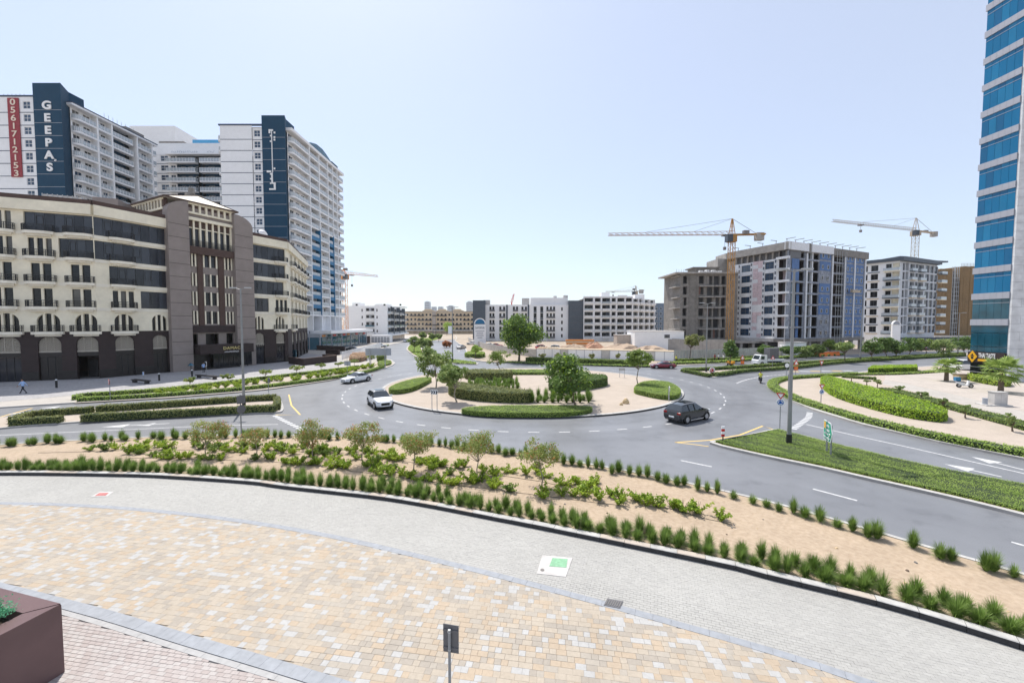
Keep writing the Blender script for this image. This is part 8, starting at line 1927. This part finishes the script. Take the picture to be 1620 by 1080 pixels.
# ------------------------------------------------------------------ people: one skinned body each, with hair as a child
def person(label, pos, z, rz, pose, top, bottom, sc=1.0, parent=None, cat='person', helmet=None, topname='shirt'):
    """pose: 'walk', 'stand', 'ride'. Body grown round a skeleton; clothes are materials on the same surface."""
    V = []; E = []; Rr = []
    def v(x, y, zz, r): V.append((x, y, zz)); Rr.append(r); return len(V)-1
    def e(*c):
        for a, b in zip(c[:-1], c[1:]): E.append((a, b))
    if pose == 'ride': hip, lean = 0.80, 0.22
    else: hip, lean = 0.93, 0.04
    pel = v(0,0,hip,0.15); sp = v(lean*0.4,0,hip+0.22,0.14); ch_ = v(lean*0.8,0,hip+0.42,0.155); nk = v(lean,0,hip+0.58,0.062); hd0 = v(lean+0.02,0,hip+0.66,0.072); hd1 = v(lean+0.03,0,hip+0.76,0.092); hd2 = v(lean+0.02,0,hip+0.84,0.07)
    nose = v(lean+0.13,0,hip+0.745,0.016); e(pel,sp,ch_,nk,hd0,hd1,hd2); e(hd1,nose)
    for s_ in (-1, 1):
        sh = v(lean*0.9,s_*0.19,hip+0.50,0.062)
        if pose == 'walk': el = v(lean+s_*0.12,s_*0.25,hip+0.23,0.046); wr_ = v(lean+s_*0.30,s_*0.23,hip+0.04,0.034)
        elif pose == 'ride': el = v(lean+0.24,s_*0.27,hip+0.27,0.05); wr_ = v(lean+0.46,s_*0.28,hip+0.22,0.036)
        else: el = v(lean+0.0,s_*0.25,hip+0.22,0.046); wr_ = v(lean+0.06,s_*0.26,hip-0.02,0.034)
        W0 = Vector(V[wr_]); d = (W0-Vector(V[el])).normalized(); pm = W0+d*0.08; pal = v(pm.x,pm.y,pm.z,0.032); e(ch_,sh,el,wr_,pal)
        sd_ = d.cross(Vector((0,s_,0))).normalized()
        for k, (o_, ln) in enumerate(((-0.03,0.075),(-0.01,0.085),(0.01,0.08),(0.03,0.062))): a = pm+sd_*o_+d*ln*0.5; b = a+d*ln*0.5+Vector((0.012,0,-0.006)); i1 = v(a.x,a.y,a.z,0.010); i2 = v(b.x,b.y,b.z,0.008); e(pal,i1,i2)
        a = W0+d*0.04+sd_*-0.045; b = a+d*0.04-sd_*0.01; i1 = v(a.x,a.y,a.z,0.011); i2 = v(b.x,b.y,b.z,0.009); e(wr_,i1,i2)
        hj = v(0,s_*0.095,hip-0.04,0.10)
        if pose == 'walk': kn = v(-s_*0.16+0.04,s_*0.1,0.50,0.065); an = v(-s_*0.34-(0.06 if s_ > 0 else 0),s_*0.1,0.10,0.042)
        elif pose == 'ride': kn = v(0.42,s_*0.2,0.72,0.07); an = v(0.30,s_*0.19,0.32,0.045)
        else: kn = v(0.02,s_*0.1,0.50,0.065); an = v(0,s_*0.11,0.09,0.042)
        A_ = V[an]; toe = v(A_[0]+0.17,A_[1]+s_*0.02,A_[2]-0.055,0.034); heel = v(A_[0]-0.05,A_[1],A_[2]-0.05,0.035); e(pel,hj,kn,an,toe); e(an,heel)
    me = bpy.data.meshes.new('body'); me.from_pydata(V, E, []); ob = bpy.data.objects.new('person', me); COL.objects.link(ob)
    md = ob.modifiers.new('skin', 'SKIN'); md.use_smooth_shade = True; sv = me.skin_vertices[0].data
    for i, r_ in enumerate(Rr): sv[i].radius = (r_, r_); sv[i].use_root = (i == 0)
    ob.modifiers.new('sub', 'SUBSURF').levels = 1
    bpy.context.view_layer.update(); dg_ = bpy.context.evaluated_depsgraph_get(); m2 = bpy.data.meshes.new_from_object(ob.evaluated_get(dg_)); ob.modifiers.clear(); ob.data = m2; bpy.data.meshes.remove(me)
    m2.materials.clear()
    for mm in ('skin', top, bottom, 'sign_black'): m2.materials.append(MATS[mm])
    for p in m2.polygons:
        c = p.center; k = 0
        if c.z > hip+0.57: k = 0
        elif abs(c.y) > 0.215 and pose != 'ride' and c.z < hip+0.12: k = 0
        elif pose == 'ride' and c.x > lean+0.44 and c.z > hip+0.1: k = 0
        elif c.z > hip-0.02 and not (pose == 'ride' and c.z < hip+0.05 and c.x > 0.15): k = 1
        elif c.z > (0.30 if pose == 'ride' else 0.115): k = 2
        else: k = 3
        p.material_index = k
    ob.location = (*pos, z); ob.rotation_euler = (0, 0, rz); ob.scale = (sc,)*3; tag(ob, label, cat)
    hb = MB(); cx2, cz2 = lean+0.0, hip+0.80
    n = 10; prev = None
    for i in range(5):
        a = i*math.pi/2/4; rr = 0.112*math.cos(a*0.98) if not helmet else 0.135*math.cos(a*0.98); zz = cz2+(0.10 if not helmet else 0.14)*math.sin(a)
        ring = [hb.pt((cx2-0.01+rr*1.1*math.cos(2*math.pi*k/n), rr*0.92*math.sin(2*math.pi*k/n), zz)) for k in range(n)]
        if prev:
            for k in range(n): hb.f.append([prev[k],prev[(k+1)%n],ring[(k+1)%n],ring[k]]); hb.m.append(0)
        else: hb.f.append(ring[::-1]); hb.m.append(0)
        prev = ring
    hb.f.append(prev); hb.m.append(0)
    h_ = bpy.data.objects.new('helmet' if helmet else 'hair', hb.mesh('hair', helmet or 'hair', True)); COL.objects.link(h_); h_.parent = ob
    return ob
person('person in light blue shirt and dark trousers walking left across the forecourt', G(37,622,TOP), TOP-0.01, R(195), 'walk', 'cloth_blue', 'cloth_dark')
person('person in blue standing beside the hotel entrance sign', G(322.5,589,TOP), TOP-0.01, R(-70), 'stand', 'cloth_blue', 'cloth_dark')
person('person in red shirt standing on the north verge, left of the pair', G(1130.5,571.5,TOP), TOP-0.01, R(-60), 'stand', 'cloth_red', 'cloth_dark')
person('person in white shirt standing on the north verge, right of the pair', G(1137,571.3,TOP), TOP-0.01, R(200), 'stand', 'cloth_white', 'cloth_dark')
person('person walking on the north verge left of the dark conical tree', G(1144.5,572.5,TOP), TOP-0.01, R(20), 'walk', 'cloth_white', 'cloth_dark')
person('person in yellow vest bending by the north hedge', G(1069.5,573.5,TOP), TOP-0.01, R(20), 'stand', 'cloth_yellow', 'cloth_dark', 0.95)
def scooter(label, pos, rz, body, box=None, z=0.0):
    t = thing('scooter', label, 'motorcycle', (*pos, z), rz)
    for sx, nm in ((0.62, 'wheel'), (-0.6, 'wheel')):
        m = MB(); m.tube((sx,-0.06,0.27),(sx,0.06,0.27),0.27,0.27,18); w_ = m.build(nm, 'tyre', t, world=False); m = MB(); m.tube((sx,-0.065,0.27),(sx,0.065,0.27),0.15,0.15,12); m.build('rim', 'rim', w_, world=False)
    m = MB(); prof = [(0.38,0.30),(0.40,0.85),(0.30,0.95),(0.22,0.45),(-0.05,0.36),(-0.15,0.72),(-0.85,0.80),(-0.9,0.6),(-0.5,0.38),(-0.2,0.25)]; A_ = [(x,-0.15,zz) for x, zz in prof]; B_ = [(x,0.15,zz) for x, zz in prof]; m.poly(A_[::-1]); m.poly(B_)
    for i in range(len(prof)): j = (i+1) % len(prof); m.poly([A_[i],A_[j],B_[j],B_[i]])
    m.build('body', body, t, world=False)
    m = MB(); m.box(-0.8,-0.1,-0.14,0.14,0.76,0.86); m.build('seat', 'sign_black', t, world=False)
    m = MB(); m.tube((0.62,0,0.27),(0.36,0,1.0),0.035,0.035,8); m.build('fork', 'galv', t, world=False)
    m = MB(); m.tube((0.34,-0.33,1.03),(0.34,0.33,1.03),0.02,0.02,8); m.build('handlebar', 'sign_black', t, world=False)
    m = MB(); m.tube((0.42,0,0.9),(0.48,0,0.9),0.09,0.09,12); m.build('headlight', 'lamp_clear', t, world=False)
    if box: m = MB(); m.box(-1.05,-0.55,-0.27,0.27,0.9,1.38); m.build('delivery_box', box, t, world=False)
    return t
p_ = G(1203,605.5); scooter('dark scooter with a rider in a yellow vest on the right approach', p_, R(62), 'car_black')
person('person in yellow vest riding the scooter away on the right approach', (p_[0]-0.13*math.cos(R(62)), p_[1]-0.13*math.sin(R(62))), 0.06, R(62), 'ride', 'cloth_yellow', 'cloth_dark', 1.0, helmet='sign_black')
p_ = G(1153,582.3); scooter('delivery scooter with orange box on the north east road', p_, R(184), 'car_black', 'cloth_orange')
person('person in orange riding the delivery scooter on the north east road', (p_[0]+0.13, p_[1]), 0.06, R(184), 'ride', 'cloth_orange', 'cloth_dark', 1.0, helmet='sign_black')
scooter('parked white scooter with blue delivery box on the plaza', G(1526,613,0.13), R(-20), 'car_white', 'tower_blue_bright', 0.13)
# white slatted fence by the shops
f = Fr(G(541,568,TOP), G(603,549.5,TOP)); t_ = thing('slat_fence', 'white slatted fence along the shop car park', 'fence', (*f.xy(0), TOP)); n = 40
for k in range(n): m_ = MB(f); m_.box(f.L*k/n, f.L*k/n+f.L/n*0.62, TOP, TOP+1.8, -0.03, 0.03); m_.build('slat', 'white_wall', t_)
for z in (0.5, 1.5): m_ = MB(f); m_.box(0, f.L, TOP+z, TOP+z+0.1, -0.08, -0.03); m_.build('rail', 'white_wall', t_)
# bits of litter and stones on the sand
for k in range(46):
    x = random.uniform(560, 1600); y0_ = np.interp(x, [q[0] for q in ROW_PX], [q[1] for q in ROW_PX]); y1_ = np.interp(x, [q[0] for q in KF_PX], [q[1] for q in KF_PX]); y = y0_+(y1_-y0_)*random.uniform(0.12,0.62); p = G(x, y, 0.11); b = MB(); s_ = random.uniform(0.025, 0.07); 
    r4 = [b.pt((p[0]+math.cos(a)*s_*random.uniform(.7,1.2), p[1]+math.sin(a)*s_*random.uniform(.7,1.2), 0.105)) for a in (0,1.05,2.1,3.14,4.2,5.2)]; tp = [b.pt((p[0]+math.cos(a)*s_*0.6, p[1]+math.sin(a)*s_*0.6, 0.105+s_*random.uniform(0.5,0.9))) for a in (0,1.05,2.1,3.14,4.2,5.2)]
    for i in range(6): b.f.append([r4[i],r4[(i+1)%6],tp[(i+1)%6],tp[i]]); b.m.append(0)
    b.f.append(tp); b.m.append(0); tag(b.build('stone', random.choice(['bark','rock','concrete_dark'])), 'small loose stone lying on the sand of the planting bed', 'stone', 'loose stones on the bed')
# thin irrigation hoses along the shrub rows
for i, (line, lb) in enumerate((([(60,716),(240,712),(430,712),(620,727),(760,747),(930,775),(1160,830)], 'thin dark irrigation hose along the road side shrub row'), ([(205,724),(430,730),(560,745),(740,769),(980,799)], 'thin dark irrigation hose along the lane side shrub row'))):
    P = resample(smooth(GS(line, 0.115), 6), 0.5); P = [(a+random.uniform(-.05,.05), b+random.uniform(-.05,.05)) for a, b in P]; m_ = MB()
    for a, b in zip(P[:-1], P[1:]): m_.tube((*a,0.12), (*b,0.12), 0.011, 0.011, 5, cap=False)
    tag(m_.build('irrigation_hose', 'sign_black'), lb, 'hose')
# ------------------------------------------------------------------ air: thin even haze over the whole place
hz = bpy.data.materials.new('haze'); hz.use_nodes = True; nn = hz.node_tree.nodes; nn.remove(nn['Principled BSDF']); pv = nn.new('ShaderNodeVolumePrincipled')
pv.inputs['Color'].default_value = (0.92, 0.96, 1.0, 1); pv.inputs['Density'].default_value = 0.00009; pv.inputs['Anisotropy'].default_value = 0.3
hz.node_tree.links.new(pv.outputs[0], nn['Material Output'].inputs['Volume'])
m_ = MB(); m_.box(-1500, 1500, -80, 3600, -1.2, 215); MATS['haze'] = hz; tag(m_.build('haze', 'haze'), kind='stuff')
S.cycles.volume_bounces = 0; S.cycles.volume_max_steps = 64
